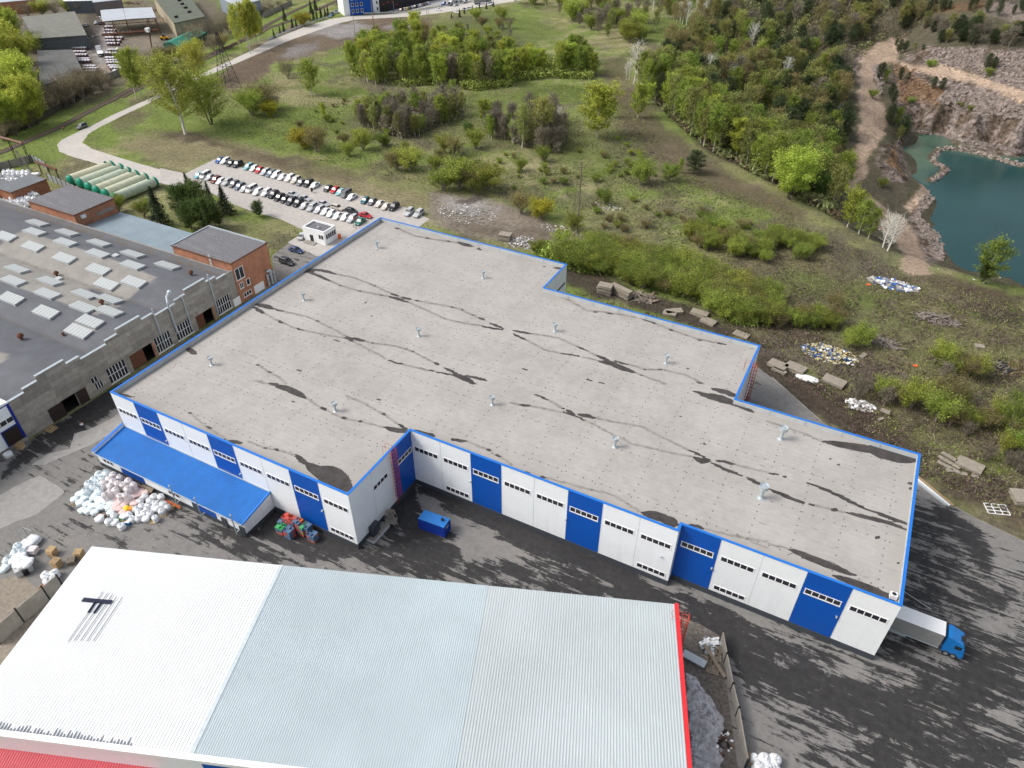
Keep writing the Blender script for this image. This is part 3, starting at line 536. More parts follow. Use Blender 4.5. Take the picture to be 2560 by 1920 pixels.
thin = stroke(px_w, py_w, [(a, b, (1., 1.)) for a, b, c_ in _rd(TN, 10)], np.zeros(vx.shape)); edge = np.exp(-seg_d(vx, vy, np.array(cor), True)/1.3)
g = NG('roof_membrane'); wt = g.attr('wet'); st = g.attr('trace'); eg = g.attr('edge')
n1 = g.noise(.10, 5, .6); n2 = g.noise(.8, 6, .7); sv = g.mapping((.10, 1.6, 1), (0, 0, 0)); n3 = g.noise(1.0, 6, .7, sv)
base = g.mix(g.ramp(n1, .35, .65), (.37, .352, .33), (.43, .412, .39)); base = g.val(base, g.ramp(n2, .3, .7, .93, 1.07)); base = g.mix(g.ramp(n3, .52, .72, 0, .30), base, (.33, .31, .285))
sp_ = g.mapping((.5, 3.2, 1)); base = g.mix(g.ramp(g.noise(.9, 3, .6, sp_), .685, .70, 0, .75), base, (.2, .19, .175))
base = g.mix(g.math('MULTIPLY', st, g.ramp(n2, .35, .62, .35, .95)), base, (.17, .155, .14)); base = g.mix(g.math('MULTIPLY', g.math('MULTIPLY', eg, g.ramp(n2, .3, .7, .3, 1)), .7), base, (.25, .225, .2))
wn = g.ramp(g.math('ADD', wt, g.math('MULTIPLY', g.math('SUBTRACT', g.noise(3, 5, .7), .5), .35)), .30, .38)
seams = g.n('TexWave'); seams.bands_direction = 'Y'; seams.inputs['Scale'].default_value = .314; seams.inputs['Distortion'].default_value = .0; g.l(g.co, seams.inputs[0])
base = g.mix(g.ramp(seams.outputs['Fac'], .985, .999, 0, .5), base, (.3, .28, .26))
c = g.mix(wn, base, g.val((.06, .054, .052), g.ramp(g.noise(.6, 5, .6), .3, .7, .7, 1.5)))
M['roof'] = g.fin(c, g.ramp(wn, 0, 1, .85, .5), spec=.25)
npmesh('roof', np.c_[vx-66, vy-40, np.full(vx.shape, ZR)], F, M['roof'], {'wet': acc, 'trace': thin, 'edge': edge}, parent=wh)
# fixings of the membrane
dm = MB()
_pi = np.array(offs(cor, -1.2))
def disc(x, y, r=.12):
    if inside(np.array([x]), np.array([y]), _pi)[0]:
        dm.add([(x+r*math.cos(k*PI/3), y+r*math.sin(k*PI/3), ZR+.012) for k in range(6)], [tuple(range(6))])
for yy in np.arange(3.5, VK, 9.0):
    for xx in np.arange(1, LX, 1.55): disc(xx, yy+random.uniform(-.05, .05))
for xx in np.arange(3, LX, 6.0):
    for yy in np.arange(1, VK, 1.55): disc(xx+random.uniform(-.05, .05), yy)
o = dm.build('roof_fixings', mat('fixing', (.07, .07, .075), .7), wh, world=True); o['kind'] = 'stuff'
# roof vents
vents = [(5,1048,485,1),(5,1963,745,1),(5,415,935,1),(5,1408,1245,1),(6,372,1205,1.05),(6,1330,1480,1.05),(9,688,235,1.05),(9,2043,180,1.05),(10,888,545,1.1),(10,2150,985,1.5),(11,110,478,1.45),(4,1832,1495,1.)]
for n_, x_, y_, s_ in vents:
    s_ *= .88; p = T(n_, x_, y_, ZR); r = .27*s_
    v = MB(); v.lathe([(.5*s_, 0), (.5*s_, .04), (r*1.2, .12), (r*.8, .3), (r*.8, 1.5*s_)], (p[0], p[1], ZR), 16)
    v = v.build('roof_vent', M['galv'], wh, world=True, smooth=False)
    k = MB(); k.lathe([(r*.9, 1.45*s_), (r*2.0, 1.6*s_), (r*2.05, 2.15*s_), (r*1.9, 2.15*s_), (r*1.8, 2.0*s_), (.02, 2.08*s_)], (p[0], p[1], ZR), 20); k.build('cap', M['galv'], v, world=True)
def ladder(parent, x, y, ux, uy, z0, z1, out, name='access_ladder', m=None, mesh=False):
    """caged fire ladder. (ux,uy): along wall, out: (ox,oy) away from the wall"""
    mb = MB(); ox, oy = out; m = m or M['red']
    P = lambda s, o, z: (x+ux*s+ox*o, y+uy*s+oy*o, z)
    for s in (-.4, .4): mb.tube(P(s, .35, z0), P(s, .35, z1+1.3), .035, n=4); mb.tube(P(s, .35, z1+1.2), P(s, -1.1, z1+1.2), .03, n=4); mb.tube(P(s, -1.1, z1-.8), P(s, -1.1, z1+1.2), .03, n=4)
    z = z0+.3
    while z < z1+.2: mb.tube(P(-.4, .35, z), P(.4, .35, z), .035, n=4); z += .4
    z = z0+2.4
    while z < z1+1.3:
        q = [P(-.4, .35, z), P(-.55, .8, z), P(-.3, 1.25, z), P(.3, 1.25, z), P(.55, .8, z), P(.4, .35, z)]
        for a, b in zip(q, q[1:]): mb.tube(a, b, .045, n=4)
        z += .8
    for s, o in ((-.55, .8), (-.3, 1.25), (0, 1.25), (.3, 1.25), (.55, .8)): mb.tube(P(s, o, z0+2.4), P(s, o, z1+1.3), .035, n=4)
    return mb.build(name, m, parent, world=True)
ladder(wh, UB, 11.0, 0, 1, .8, HW, (1, 0)); ladder(wh, UI, 62.5, 0, 1, .8, HW, (1, 0))
# air conditioner on the roof corner, downpipe brackets and little wall lamps
ac = T(15, 1085, 168, ZR+.6); b_ = MB(); b_.box((ac[0], ac[1], ZR+.55), (.9, .75, .8), .1); b_ = b_.build('air_conditioner', M['frame'], wh, world=True)
b2 = MB(); b2.lathe([(.3, .96), (.3, .975)], (ac[0], ac[1], ZR), 12); b2.build('fan', M['steel'], b_, world=True)
for x_, y_, ox in ((12, 0, 0), (30, 0, 0), (48, 0, 0), (66, VC, 0), (84, VC, 0), (100, VC, 0), (107.5, VE, 0), (125.5, VE, 0)): lm = MB(); lm.bx(x_-.12, x_+.12, y_-.35, y_-.001, 6.1, 6.3); lm.build('wall_lamp', M['galv'], wh, world=True)
dk = MB(); dk.bx(UB+.05, UB+.9, .8+2.2, .8+4.1, 0, 2.4); dk.build('ramp_door', M['plinth'], wh, world=True)
# ------------------------------------------------------------------ low front annex
an = thing('annex', 'low lean-to with a ribbed blue sheet roof along the warehouse front', 'annex', (18, -3.4, 0))
AX0, AX1, AY = -.2, 36.3, -6.7
q = MB(); q.prism([(AX0, AY), (AX1, AY), (AX1, -.1), (AX0, -.1)], .95, [3.35, 3.35, 4.55, 4.55]); q.build('wall', M['white'], an, world=True)
q = MB(); q.prism([(AX0-.08, AY-.08), (AX1+.08, AY-.08), (AX1+.08, -.1), (AX0-.08, -.1)], 0, .95); q.build('plinth', M['plinth'], an, world=True)
def rib_roof(name, A, B, Cc, D, pitch, h, m, parent, world=True):
    """ribs run from edge A-B to edge D-C; A->B is the rib-crossing direction"""
    A, B, Cc, D = [np.array(v, float) for v in (A, B, Cc, D)]; n = int(np.linalg.norm(B-A)/pitch); mb = MB(); vs = []; fs = []
    prof = [(0, 0), (.42, 0), (.55, h), (.87, h)]
    ts = [((k+a)/n, z) for k in range(n) for a, z in prof]+[(1., 0)]
    for t, z in ts:
        p, q = A+(B-A)*t, D+(Cc-D)*t; vs += [(p[0], p[1], p[2]+z), (q[0], q[1], q[2]+z)]
    for k in range(len(ts)-1): fs.append((2*k, 2*k+2, 2*k+3, 2*k+1))
    mb.add(vs, fs); return mb.build(name, m, parent, world=world)
g = NG('blue_sheet'); M['bluesheet'] = g.fin(g.val((.008, .16, .52), g.ramp(g.noise(.5, 4), .3, .7, .9, 1.12)), .38, spec=.4)
rib_roof('roof', (AX0+.15, AY-.35, 3.42), (AX1-.1, AY-.35, 3.42), (AX1-.1, -.02, 4.66), (AX0+.15, -.02, 4.66), .42, .07, M['bluesheet'], an)
q = MB(); q.prism([(AX0-.25, AY-.45), (AX0+.14, AY-.45), (AX0+.14, -.05), (AX0-.25, -.05)], [3.3, 3.3, 4.5, 4.5], [4.0, 4.0, 5.25, 5.25]); q.build('gable_parapet', M['white'], an, world=True)
q = MB(); q.prism([(AX0-.3, AY-.5), (AX0+.2, AY-.5), (AX0+.2, -.04), (AX0-.3, -.04)], [4.002, 4.002, 5.252, 5.252], [4.08, 4.08, 5.33, 5.33])
q.build('gable_cap', M['cap'], an, world=True); q = MB(); q.prism([(AX1-.12, AY-.4), (AX1+.14, AY-.4), (AX1+.14, -.04), (AX1-.12, -.04)], [3.36, 3.36, 4.6, 4.6], [3.62, 3.62, 4.88, 4.88]); q.build('gable_cap', M['cap'], an, world=True)
q = MB(); q.bx(AX0+.1, AX1-.1, AY-.5, AY-.36, 3.3, 3.42); q.bx(.0, 36.2, -.16, -.03, 4.72, 4.9); q.build('gutter', M['galv'], an, world=True)
q = MB()
for a, b in ((5.9, 12.0), (23.9, 29.6)): q.bx(a, b, AY-.03, AY+.1, .96, 3.3)
q.build('wall', M['blue'], an, world=True)['label'] = 'blue front bays'
for a, b, n_ in ((1.2, 4.0, 3), (18.2, 21.0, 3)): window(an, (a, AY), (b, AY), 1.7, 2.6, n_)
for k, x_ in enumerate((24.2, 30.9, 35.0)):
    q = MB(); q.bx(x_, x_+1.1, AY-.22, AY-.09, .1, 2.3); q.build('door', M['plinth'], an, world=True)
for k, x_ in enumerate((20.6, 26.6, 34.7)):
    q = MB(); q.tube((x_, AY-.75, .6), (x_, AY-.75, 5.4), .11, n=8); q.lathe([(.2, 5.35), (.2, 5.45), (.02, 5.65)], (x_, AY-.75, 0), 8); q.bx(x_-.06, x_+.06, AY-.7, AY-.05, 1.0, 1.12); q.build('flue', M['galv'], an, world=True)
# ------------------------------------------------------------------ near building with the ribbed white roof
ZF = 9.0
fb = thing('ribbed_roof_hall', 'low hall with a huge ribbed white and pale grey roof in the foreground', 'warehouse', (75, -20, 0))
fA, fB = W(229, 1366, ZF), W(1691.5, 1511, ZF); ux = (fB-fA)[:2]/np.linalg.norm((fB-fA)[:2]); vx_ = np.array([ux[1], -ux[0]])
# lower edge is a little higher: mono pitch rising towards the camera
fE = W(0, 1655, ZF+.4); fE2 = W(469, 1883, ZF+1.1); fold = W(700, 1412, ZF)
LEN = np.linalg.norm((fB-fA)[:2]); dep = float(np.dot((fE2-fA)[:2], vx_))
def fp_(s, d, z): p = fA[:2]+ux*s+vx_*d; return (p[0], p[1], z)
SL = 1.1/dep; 
fs_ = float(np.dot((fold-fA)[:2], ux))
g = NG('white_sheet'); c = g.val((.79, .82, .83), g.ramp(g.noise(.15, 5), .3, .7, .96, 1.04)); M['wsheet'] = g.fin(c, .35, spec=.3)
g = NG('pale_sheet'); c = g.val((.455, .53, .56), g.ramp(g.noise(.08, 5, .6), .3, .7, .92, 1.08)); c = g.mix(g.ramp(g.noise(.5, 6, .7, g.mapping((1, .15, 1), (0, 0, .28))), .55, .75, 0, .25), c, (.42, .49, .52)); M['psheet'] = g.fin(c, .4, spec=.3)
DD = dep; f3 = float(np.dot((W(1222, 1462, ZF)-fA)[:2], ux))
g = NG('pale_sheet_two'); c = g.val((.465, .515, .53), g.ramp(g.noise(.08, 5, .6), .3, .7, .93, 1.07)); c = g.mix(g.ramp(g.noise(.5, 6, .7, g.mapping((1, .15, 1), (0, 0, .28))), .55, .75, 0, .3), c, (.50, .54, .55)); M['psheet2'] = g.fin(c, .45, spec=.3)
rib_roof('roof', fp_(0, 0, ZF), fp_(fs_, 0, ZF), fp_(fs_, DD, ZF+1.1), fp_(0, DD, ZF+1.1), .42, .045, M['wsheet'], fb)
o = rib_roof('roof', fp_(fs_+.45, 0, ZF+.01), fp_(f3, 0, ZF+.01), fp_(f3, DD, ZF+1.11), fp_(fs_+.45, DD, ZF+1.11), .30, .034, M['psheet'], fb); o2 = rib_roof('roof', fp_(f3+.02, 0, ZF+.012), fp_(LEN-.3, 0, ZF+.01), fp_(LEN-.3, DD, ZF+1.11), fp_(f3+.02, DD, ZF+1.112), .36, .036, M['psheet2'], fb); o2['label'] = 'lighter grey ribbed roof section'; o['label'] = 'pale grey-blue ribbed roof'
q = MB(); q.prism([fp_(fs_-.05, -.02, 0)[:2], fp_(fs_+.5, -.02, 0)[:2], fp_(fs_+.5, DD, 0)[:2], fp_(fs_-.05, DD, 0)[:2]][::-1], ZF-.5, [ZF+1.18, ZF+1.18, ZF+.08, ZF+.08]); q.build('roof_joint_strip', mat('joint_strip', (.55, .62, .65), .5), fb, world=True)
q = MB(); q.prism([fp_(.15, .2, 0)[:2], fp_(LEN-.35, .2, 0)[:2], fp_(LEN-.35, DD, 0)[:2], fp_(.15, DD, 0)[:2]], 0, [ZF+1.0, ZF+1.0, ZF-.08, ZF-.08][::-1] if False else ZF-.1); q.build('wall', M['white'], fb, world=True)
q = MB(); q.prism([fp_(LEN-.28, -.1, 0)[:2], fp_(LEN+.25, -.1, 0)[:2], fp_(LEN+.25, DD+6, 0)[:2], fp_(LEN-.28, DD+6, 0)[:2]][::-1], ZF-.35, [ZF+1.35, ZF+1.35, ZF+.15, ZF+.15]); q.build('verge_trim', mat('red_trim', (.72, .035, .045), .45), fb, world=True)
# front wall carries up as a white parapet strip, with blue and red parts under it
q = MB(); q.prism([fp_(-.2, DD+.02, 0)[:2], fp_(LEN-.3, DD+.02, 0)[:2], fp_(LEN-.3, DD+.75, 0)[:2], fp_(-.2, DD+.75, 0)[:2]][::-1], ZF+.55, ZF+1.25); q.build('front_parapet', M['white'], fb, world=True)
q = MB(); q.prism([fp_(-.2, DD+.05, 0)[:2], fp_(LEN-.3, DD+.05, 0)[:2], fp_(LEN-.3, DD+.6, 0)[:2], fp_(-.2, DD+.6, 0)[:2]][::-1], 0, ZF+.54); q.build('front_wall', M['white'], fb, world=True)
q = MB(); q.prism([fp_(fs_+1.5, DD+.5, 0)[:2], fp_(fs_+12, DD+.5, 0)[:2], fp_(fs_+12, DD+.66, 0)[:2], fp_(fs_+1.5, DD+.66, 0)[:2]][::-1], .5, ZF+.5); q.build('front_wall', M['blue'], fb, world=True)['label'] = 'blue front bay'
# dark melt dirt on the lower eave and the fallen snow guard bars lying on the sheet
q = MB(); random.seed(4)
for k in range(64):
    s = -1+k*.42+fs_*.0; l = random.uniform(.2, 1.1); z = ZF+1.1-.02
    if s > fs_-7: break
    q.quad(fp_(s, DD-l, ZF+1.1-l*SL+.09), fp_(s+.10, DD-l*.8, ZF+1.1-l*.8*SL+.09), fp_(s+.22, DD, z+.12), fp_(s, DD, z+.12))
q.build('eave_dirt', mat('eave_dirt', (.16, .17, .20), .6), fb, world=True)
def onroof(px_, py_):
    z = ZF
    for _ in range(6): p = W(px_, py_, z); z = ZF+float(np.dot(p[:2]-fA[:2], vx_))*SL
    return p
sg = thing('snow_guard', 'dark snow guard bars lying loose on the white ribbed roof', 'snow guard', tuple(onroof(260, 1510)))
q = MB()
for a, b in (((259,1480),(171,1606)),((271,1484),(187,1604)),((283,1487),(203,1604)),((293,1493),(219,1604)),((307,1495),(235,1604))):
    q.tube(onroof(*a)+[0, 0, .16], onroof(*b)+[0, 0, .16], .035, n=5)
q.build('rod', M['steel'], sg, world=True)
q = MB(); a, b = onroof(210, 1501), onroof(277, 1507)
for k in range(14): p = a+(b-a)*(k/13.); q.box((p[0], p[1], p[2]+.17), (.25, .6, .16), .35)
for a2, b2 in (((240,1505),(222,1533)),((255,1508),(236,1534))): q.tube(onroof(*a2)+[0, 0, .18], onroof(*b2)+[0, 0, .18], .14, n=6)
q.build('bracket', mat('guard_dark', (.02, .025, .06), .5), sg, world=True)
ladder(fb, *(fA[:2]+ux*(LEN+.25)+vx_*2.2), -vx_[0], -vx_[1], .5, ZF-.3, (ux[0], ux[1]), m=mat("orange_red", (.62, .10, .06), .5))
# red lean-to roof
ra = thing('red_roof_annex', 'low wing with a ribbed red roof at the bottom left corner', 'annex', tuple(W(150, 1880, 6)))
a, b = W(42/3.456-6, 1440+1412/3.456-2, 6.6), W(1412/3.456, 1440+1585/3.456, 6.6)
d_ = np.array([vx_[0], vx_[1], 0]); rr = M['redsheet'] = mat('red_sheet', (.56, .075, .10), .45, var=.08)
rib_roof('roof', a, b, b+d_*9+[0, 0, -1.6], a+d_*9+[0, 0, -1.6], .33, .06, rr, ra)
q = MB(); q.prism([tuple(v[:2]) for v in (a+d_*.1, b+d_*.1, b+d_*8.8, a+d_*8.8)], 0, 4.6); q.build('wall', M['white'], ra, world=True)
# ------------------------------------------------------------------ old factory on the left
def on_x(px, py, X0):
    d = np.array([(px-1280)/FPX, -(py-960)/FPX, 1.])@RM; t = (X0-CX)/d[0]; return np.array([CX, CY, CZ])+t*d
def m_brick(name, col):
    g = NG(name); b = g.n('TexBrick'); b.inputs['Scale'].default_value = 1; b.inputs['Brick Width'].default_value = .5; b.inputs['Row Height'].default_value = .16; b.inputs['Mortar Size'].default_value = .018
    b.inputs['Color1'].default_value = (*col, 1); b.inputs['Color2'].default_value = (*[c*.72 for c in col], 1); b.inputs['Mortar'].default_value = (.28, .22, .18, 1)
    sx = g.n('SeparateXYZ'); g.l(g.co, sx.inputs[0]); cx = g.n('CombineXYZ'); g.l(g.math('ADD', sx.outputs[0], sx.outputs[1]), cx.inputs[0]); g.l(sx.outputs[2], cx.inputs[1]); g.l(cx.outputs[0], b.inputs['Vector'])
    c = g.val(b.outputs[0], g.ramp(g.noise(.35, 6, .75), .3, .7, .72, 1.3)); c = g.mix(g.ramp(g.noise(.9, 7, .8), .58, .72, 0, .5), c, (.13, .085, .06)); return g.fin(c, .9, spec=.15)
M['brick'] = m_brick('orange_brick', (.50, .20, .105))
g = NG('gravel_roof'); n = g.noise(2.6, 3, .8); c = g.val((.155, .155, .165), g.ramp(n, .3, .7, .5, 1.6)); c = g.mix(g.ramp(g.noise(.18, 5, .7, g.mapping((.5, 1.5, 1)), 1.), .52, .6, 0, .7), c, (.20, .20, .215)); M['gravroof'] = g.fin(c, .8, spec=.3)
g = NG('factory_panels'); sx = g.n('SeparateXYZ'); g.l(g.co, sx.inputs[0]); zz = sx.outputs[2]
vv = g.n('TexVoronoi'); vv.inputs['Scale'].default_value = 1; cxyz = g.n('CombineXYZ'); g.l(g.math('FLOOR', g.math('MULTIPLY', g.math('ADD', sx.outputs[1], 8.4), 1/6.05)), cxyz.inputs[0]); g.l(g.math('FLOOR', g.math('MULTIPLY', zz, 1/1.18)), cxyz.inputs[1])
wn_ = g.n('TexWhiteNoise'); g.l(cxyz.outputs[0], wn_.inputs['Vector']); c = g.val((.30, .28, .25), g.ramp(wn_.outputs['Value'], 0, 1, .82, 1.2))
c = g.val(c, g.ramp(g.noise(.7, 7, .75), .3, .7, .75, 1.25)); fr_ = g.math('FRACT', g.math('MULTIPLY', zz, 1/1.18)); c = g.mix(g.ramp(fr_, .0, .06, .8, 0), c, (.10, .09, .08))
c = g.mix(g.ramp(g.noise(.3, 5, .7, g.mapping((1, 2.5, .3))), .55, .7, 0, .4), c, (.18, .155, .12)); M['fpanel'] = g.fin(c, .92, spec=.15)
FX, FY0, FY1 = -19.1, -8.55, 48.2
fa = thing('old_factory', 'old grey factory with rows of skylights and a stepped concrete end wall', 'factory', (-60, 20, 0))
def froof(y):
    y = np.asarray(y, float); t = (y-9.8) % 18.15; u = np.abs(t-9.07)/9.07; return 9.75-1.5*u**1.6
step = lambda y: (lambda u: 11.15 if u < 3.05 else (10.1 if u < 6.05 else 9.3))(abs((y-9.8) % 18.15-9.07))
brk = sorted({round(9.8+18.15*k+9.07+s*o, 3) for k in range(-2, 3) for s in (-1, 1) for o in (3.05, 6.05, 9.07)} | {FY0, FY1-2})
wins = [(10.55, 15.1, .55, 4.15, 6), (23.05, 27.25, .6, 4.4, 6), (28.7, 33.2, .6, 4.2, 6), (41.2, 45.4, .6, 4.3, 6)]
gates = [(-.15, 3.0, 0, 3.4), (16.35, 22.25, 0, 4.0), (34.7, 39.7, 0, 3.6)]
small = [(6.95, 8.35, 2.95, 4.15, 2), (7.3, 8.95, 1.1, 2.7, 3)]
opn = [(a, b, c_, d) for a, b, c_, d, *_ in wins+small]+gates
cuts = sorted({y for y in brk if FY0 <= y <= FY1-2} | {v for o_ in opn for v in o_[:2]})
q = MB(); cp = MB()
for a, b in zip(cuts, cuts[1:]):
    mid = (a+b)/2; top = step(mid); zs = sorted([(o_[2], o_[3]) for o_ in opn if o_[0] < mid < o_[1]]); z = 0
    for z0, z1 in zs+[(top, top)]:
        if z0 > z: q.bx(FX-.35, FX, a, b, z, z0)
        z = z1
bk = [y for y in brk if FY0 <= y <= FY1-2]
q.build('end_wall', M['fpanel'], fa, world=True)
for a, b in zip(bk, bk[1:]): c_ = MB(); tp = step((a+b)/2); c_.bx(FX-.45, FX+.12, a, b-.02, tp, tp+.14); c_.build('coping', M['galv'], fa, world=True)
for a, b, z0, z1, n_ in wins:
    f = window(fa, (FX-.12, a), (FX-.12, b), z0, z1, n_); mbr = MB(); mbr.bx(FX-.13, FX-.06, a, b, (z0+z1)/2-.05, (z0+z1)/2+.05); mbr.bx(FX-.1, FX+.18, a-.1, b+.1, z0-.25, z0-.1); mbr.build('sill', M['frame'], f, world=True)
for a, b, z0, z1, n_ in small: window(fa, (FX-.12, a), (FX-.12, b), z0, z1, n_)
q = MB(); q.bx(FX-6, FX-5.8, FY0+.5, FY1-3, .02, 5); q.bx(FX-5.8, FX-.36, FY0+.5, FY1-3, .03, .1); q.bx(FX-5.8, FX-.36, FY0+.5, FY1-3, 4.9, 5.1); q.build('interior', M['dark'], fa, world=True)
for a, b in ((-3.15, -.1), (3.1, 5.25)):
    q = MB(); q.bx(FX+.03, FX+.13, a, b, .1, 3.35); q.bx(FX+.13, FX+.16, a+.1, b-.1, 1.6, 1.7); q.build('gate_leaf', mat('gate_brown', (.035, .022, .02), .6), fa, world=True)
for a, b, z0, z1 in gates[1:]:
    q = MB(); q.bx(FX-.5, FX-.4, a, b-2.2 if a < 20 else b-2.5, z0, z1); q.build('gate_leaf', M['rust'], fa, world=True)
    q = MB(); q.bx(FX+.005, FX+.05, b, b+.55, 0, z1); q.build('brick_pier', M['brick'], fa, world=True)
q = MB()
for y_, z1 in ((24.9, 11.5), (32.8, 10.6), (40.9, 12.)): q.tube((FX+.35, y_, 1.5), (FX+.35, y_, z1), .16, n=8); q.bx(FX, FX+.3, y_-.06, y_+.06, 6, 6.1)
q.tube((FX+.35, 28.9, 3), (FX+.35, 28.9, 10.6), .22, n=8); q.tube((FX+.35, 28.9, 10.6), (FX-1.6, 30.4, 10.8), .22, n=8); q.tube((FX-1.6, 30.4, 10.8), (FX-1.6, 31.2, 11.6), .3, .3, n=8); q.lathe([(.1, 0), (.5, .2), (.5, .7), (.1, .9)], (FX-1.6, 31.5, 11.2), 10)
q.build('flue_pipes', M['galv'], fa, world=True)
q = MB(); q.bx(-150, FX-.36, FY0, FY0+.3, 0, 8.6); q.bx(-150, FX-.36, FY1-.3, FY1, 0, 8.9); q.bx(FX-.35, FX, FY1-2, FY1, 0, 9.3); q.build('side_walls', M['concrete'], fa, world=True)
xs = np.arange(-150, FX-.3, .9); xs = np.append(xs, FX-.36); ys = np.arange(FY0+.3, FY1-.3, .45); ys = np.append(ys, FY1-.31); RX, RY = np.meshgrid(xs, ys); RZ = froof(RY)
px, py = px_of(RX, RY, RZ); px = px+(fbm(RX, RY)-.5)*2
tan = np.zeros(RX.shape); tt = lambda n_, L: [TP(n_, *v) for v in L]
for P_ in (tt(4, [(-30,490),(60,400),(200,335),(620,465),(1000,590),(1360,740),(1290,790),(1160,880),(1080,940),(780,830),(740,905),(1050,985),(830,1060),(700,1020),(450,925),(130,820),(-20,755)]), tt(4, [(-20,1370),(90,1410),(0,1480),(-20,1480)]), tt(4, [(655,1115),(830,1180),(800,1215),(680,1170),(640,1140)])):
    d_ = seg_d(px.ravel(), py.ravel(), P_, True)*np.where(inside(px.ravel(), py.ravel(), P_), -1, 1); tan = np.maximum(tan, (1-sst(-1.2, 1.2, d_)).reshape(RX.shape))
val = np.exp(-(np.abs((RY-9.8+9.07) % 18.15-9.07)/.45)**2)+.8*np.exp(-((FY1-1.3-RY)/.9)**2)
g = NG('bitumen_roof'); c = g.mix(g.attr('tan'), (.125, .132, .148), (.285, .272, .248)); c = g.val(c, g.ramp(g.noise(.25, 6, .65), .3, .7, .85, 1.15)); c = g.val(c, g.ramp(g.noise(7, 2, .6), .3, .7, .9, 1.1))
wv = g.n('TexWave'); wv.bands_direction = 'X'; wv.inputs['Scale'].default_value = .314; g.l(g.mapping((1, 1, 1), (0, 0, 0)), wv.inputs[0]); c = g.mix(g.ramp(wv.outputs['Fac'], .97, .998, 0, .4), c, (.10, .10, .11))
c = g.mix(g.math('MULTIPLY', g.attr('valley'), g.ramp(g.noise(.5, 5, .8), .42, .6, 0, .85)), c, (.12, .10, .075)); M['bitumen'] = g.fin(c, .8, spec=.3)
I = np.arange(RX.size).reshape(RX.shape); F = np.stack([I[:-1, :-1], I[:-1, 1:], I[1:, 1:], I[1:, :-1]], -1).reshape(-1, 4)
npmesh('roof', np.stack([RX.ravel()+60, RY.ravel()-20, RZ.ravel()], -1), F, M['bitumen'], {'tan': tan.ravel(), 'valley': val.ravel()}, parent=fa)
skyl = [(320,262),(295,340),(578,345),(45,380),(560,430),(280,467),(852,435),(842,527),(1143,530),(553,567),(1142,627),(1443,630),(845,665),(145,660),(112,762),(427,765),(915,792),(1153,773),(405,873),(728,877),(942,920),(95,915),(715,990),(940,1025),(393,1033),(775,1115),(675,1198),(-190,300),(-210,410),(-160,560),(-230,680)]
g = NG('skylight_glazing'); wv = g.n('TexWave'); wv.bands_direction = 'X'; wv.inputs['Scale'].default_value = .314; g.l(g.co, wv.inputs[0]); M['skyl'] = g.fin(g.mix(g.ramp(wv.outputs['Fac'], .9, .97), (.38, .41, .41), (.58, .60, .60)), .35, spec=.5)
for x_, y_ in skyl:
    p = T(4, x_, y_, 9.6)
    for _ in range(4): p = T(4, x_, y_, float(froof(p[1]))+.45)
    y0_ = p[1]; sl_ = float((froof(y0_+.6)-froof(y0_-.6))/1.2); a = -1.25; b = 1.25
    zf = lambda o, h: float(froof(y0_))+sl_*o+h
    q = MB(); q.prism([(p[0]-3.1, y0_+a), (p[0]+3.1, y0_+a), (p[0]+3.1, y0_+b), (p[0]-3.1, y0_+b)], [zf(a, -.3)]*2+[zf(b, -.3)]*2, [zf(a, .42)]*2+[zf(b, .42)]*2); f = q.build('skylight', M['parin'], fa, world=True)
    q = MB(); q.prism([(p[0]-3.2, y0_+a-.08), (p[0]+3.2, y0_+a-.08), (p[0]+3.2, y0_+b+.08), (p[0]-3.2, y0_+b+.08)], [zf(a, .42)]*2+[zf(b, .42)]*2, [zf(a, .52)]*2+[zf(b, .52)]*2); q.build('glazing', M['skyl'], f, world=True)
for x_, y_, s_ in ((480,690,.8),(885,968,.8),(183,1262,.9),(1652,708,.8),(538,1215,.5)):
    p = T(4, x_, y_, 9.4); z = float(froof(p[1])); q = MB(); q.lathe([(.35*s_, 0), (.35*s_, .7*s_), (.75*s_, .75*s_), (.8*s_, 1.*s_), (.45*s_, 1.5*s_), (.05, 1.7*s_)], (p[0], p[1], z), 12); q.build('roof_ventilator', M['rust'], fa, world=True, smooth=False)
for x_, y_ in ((497,727),(1000,557)):
    p = T(4, x_, y_, 9.4); z = float(froof(p[1])); q = MB(); q.box((p[0], p[1], z+.15), (1.5, 1.3, .35)); q.build('roof_hatch', M['parin'], fa, world=True)
# ------------------------------------------------------------------ brick blocks
def brick_block(name, label, x0, x1, y0, y1, h, roofm=None):
    t = thing(name, label, 'brick building', ((x0+x1)/2, (y0+y1)/2, 0))
    q = MB(); q.bx(x0, x1, y0, y1, 0, h-.12); q.build('wall', M['brick'], t, world=True)
    q = MB(); q.bx(x0-.25, x1+.25, y0-.25, y1+.25, h-.12, h+.1); q.build('roof_edge', M['rust'], t, world=True)
    q = MB(); q.bx(x0-.05, x1+.05, y0-.05, y1+.05, h+.1, h+.16); q.build('roof', roofm or M['gravroof'], t, world=True); return t
b1 = brick_block('brick_block', 'orange brick block with flat gravel roof and windows next to the stepped wall', -39.1, -19.15, 48.4, 60.6, 11.)
for a, b, z0, z1, n_ in ((48.9, 51.5, 6.1, 9., 2), (49.3, 50.4, 3.6, 5., 2), (51.55, 52.6, 3.45, 5., 1), (49.8, 52.3, .9, 1.9, 3)): window(b1, (-19.15, a), (-19.15, b), z0, z1, n_)
for a, b in ((46.2, 48.35), (53.35, 56.65)):
    q = MB(); q.bx(-19.15, -19.0, a, b, 0, 2.15); d_ = q.build('porch_panel', M['frame'], b1, world=True); window(d_, (-19.0, (a+b)/2-.5), (-19.0, (a+b)/2+.5), .3, 1.7, 2)
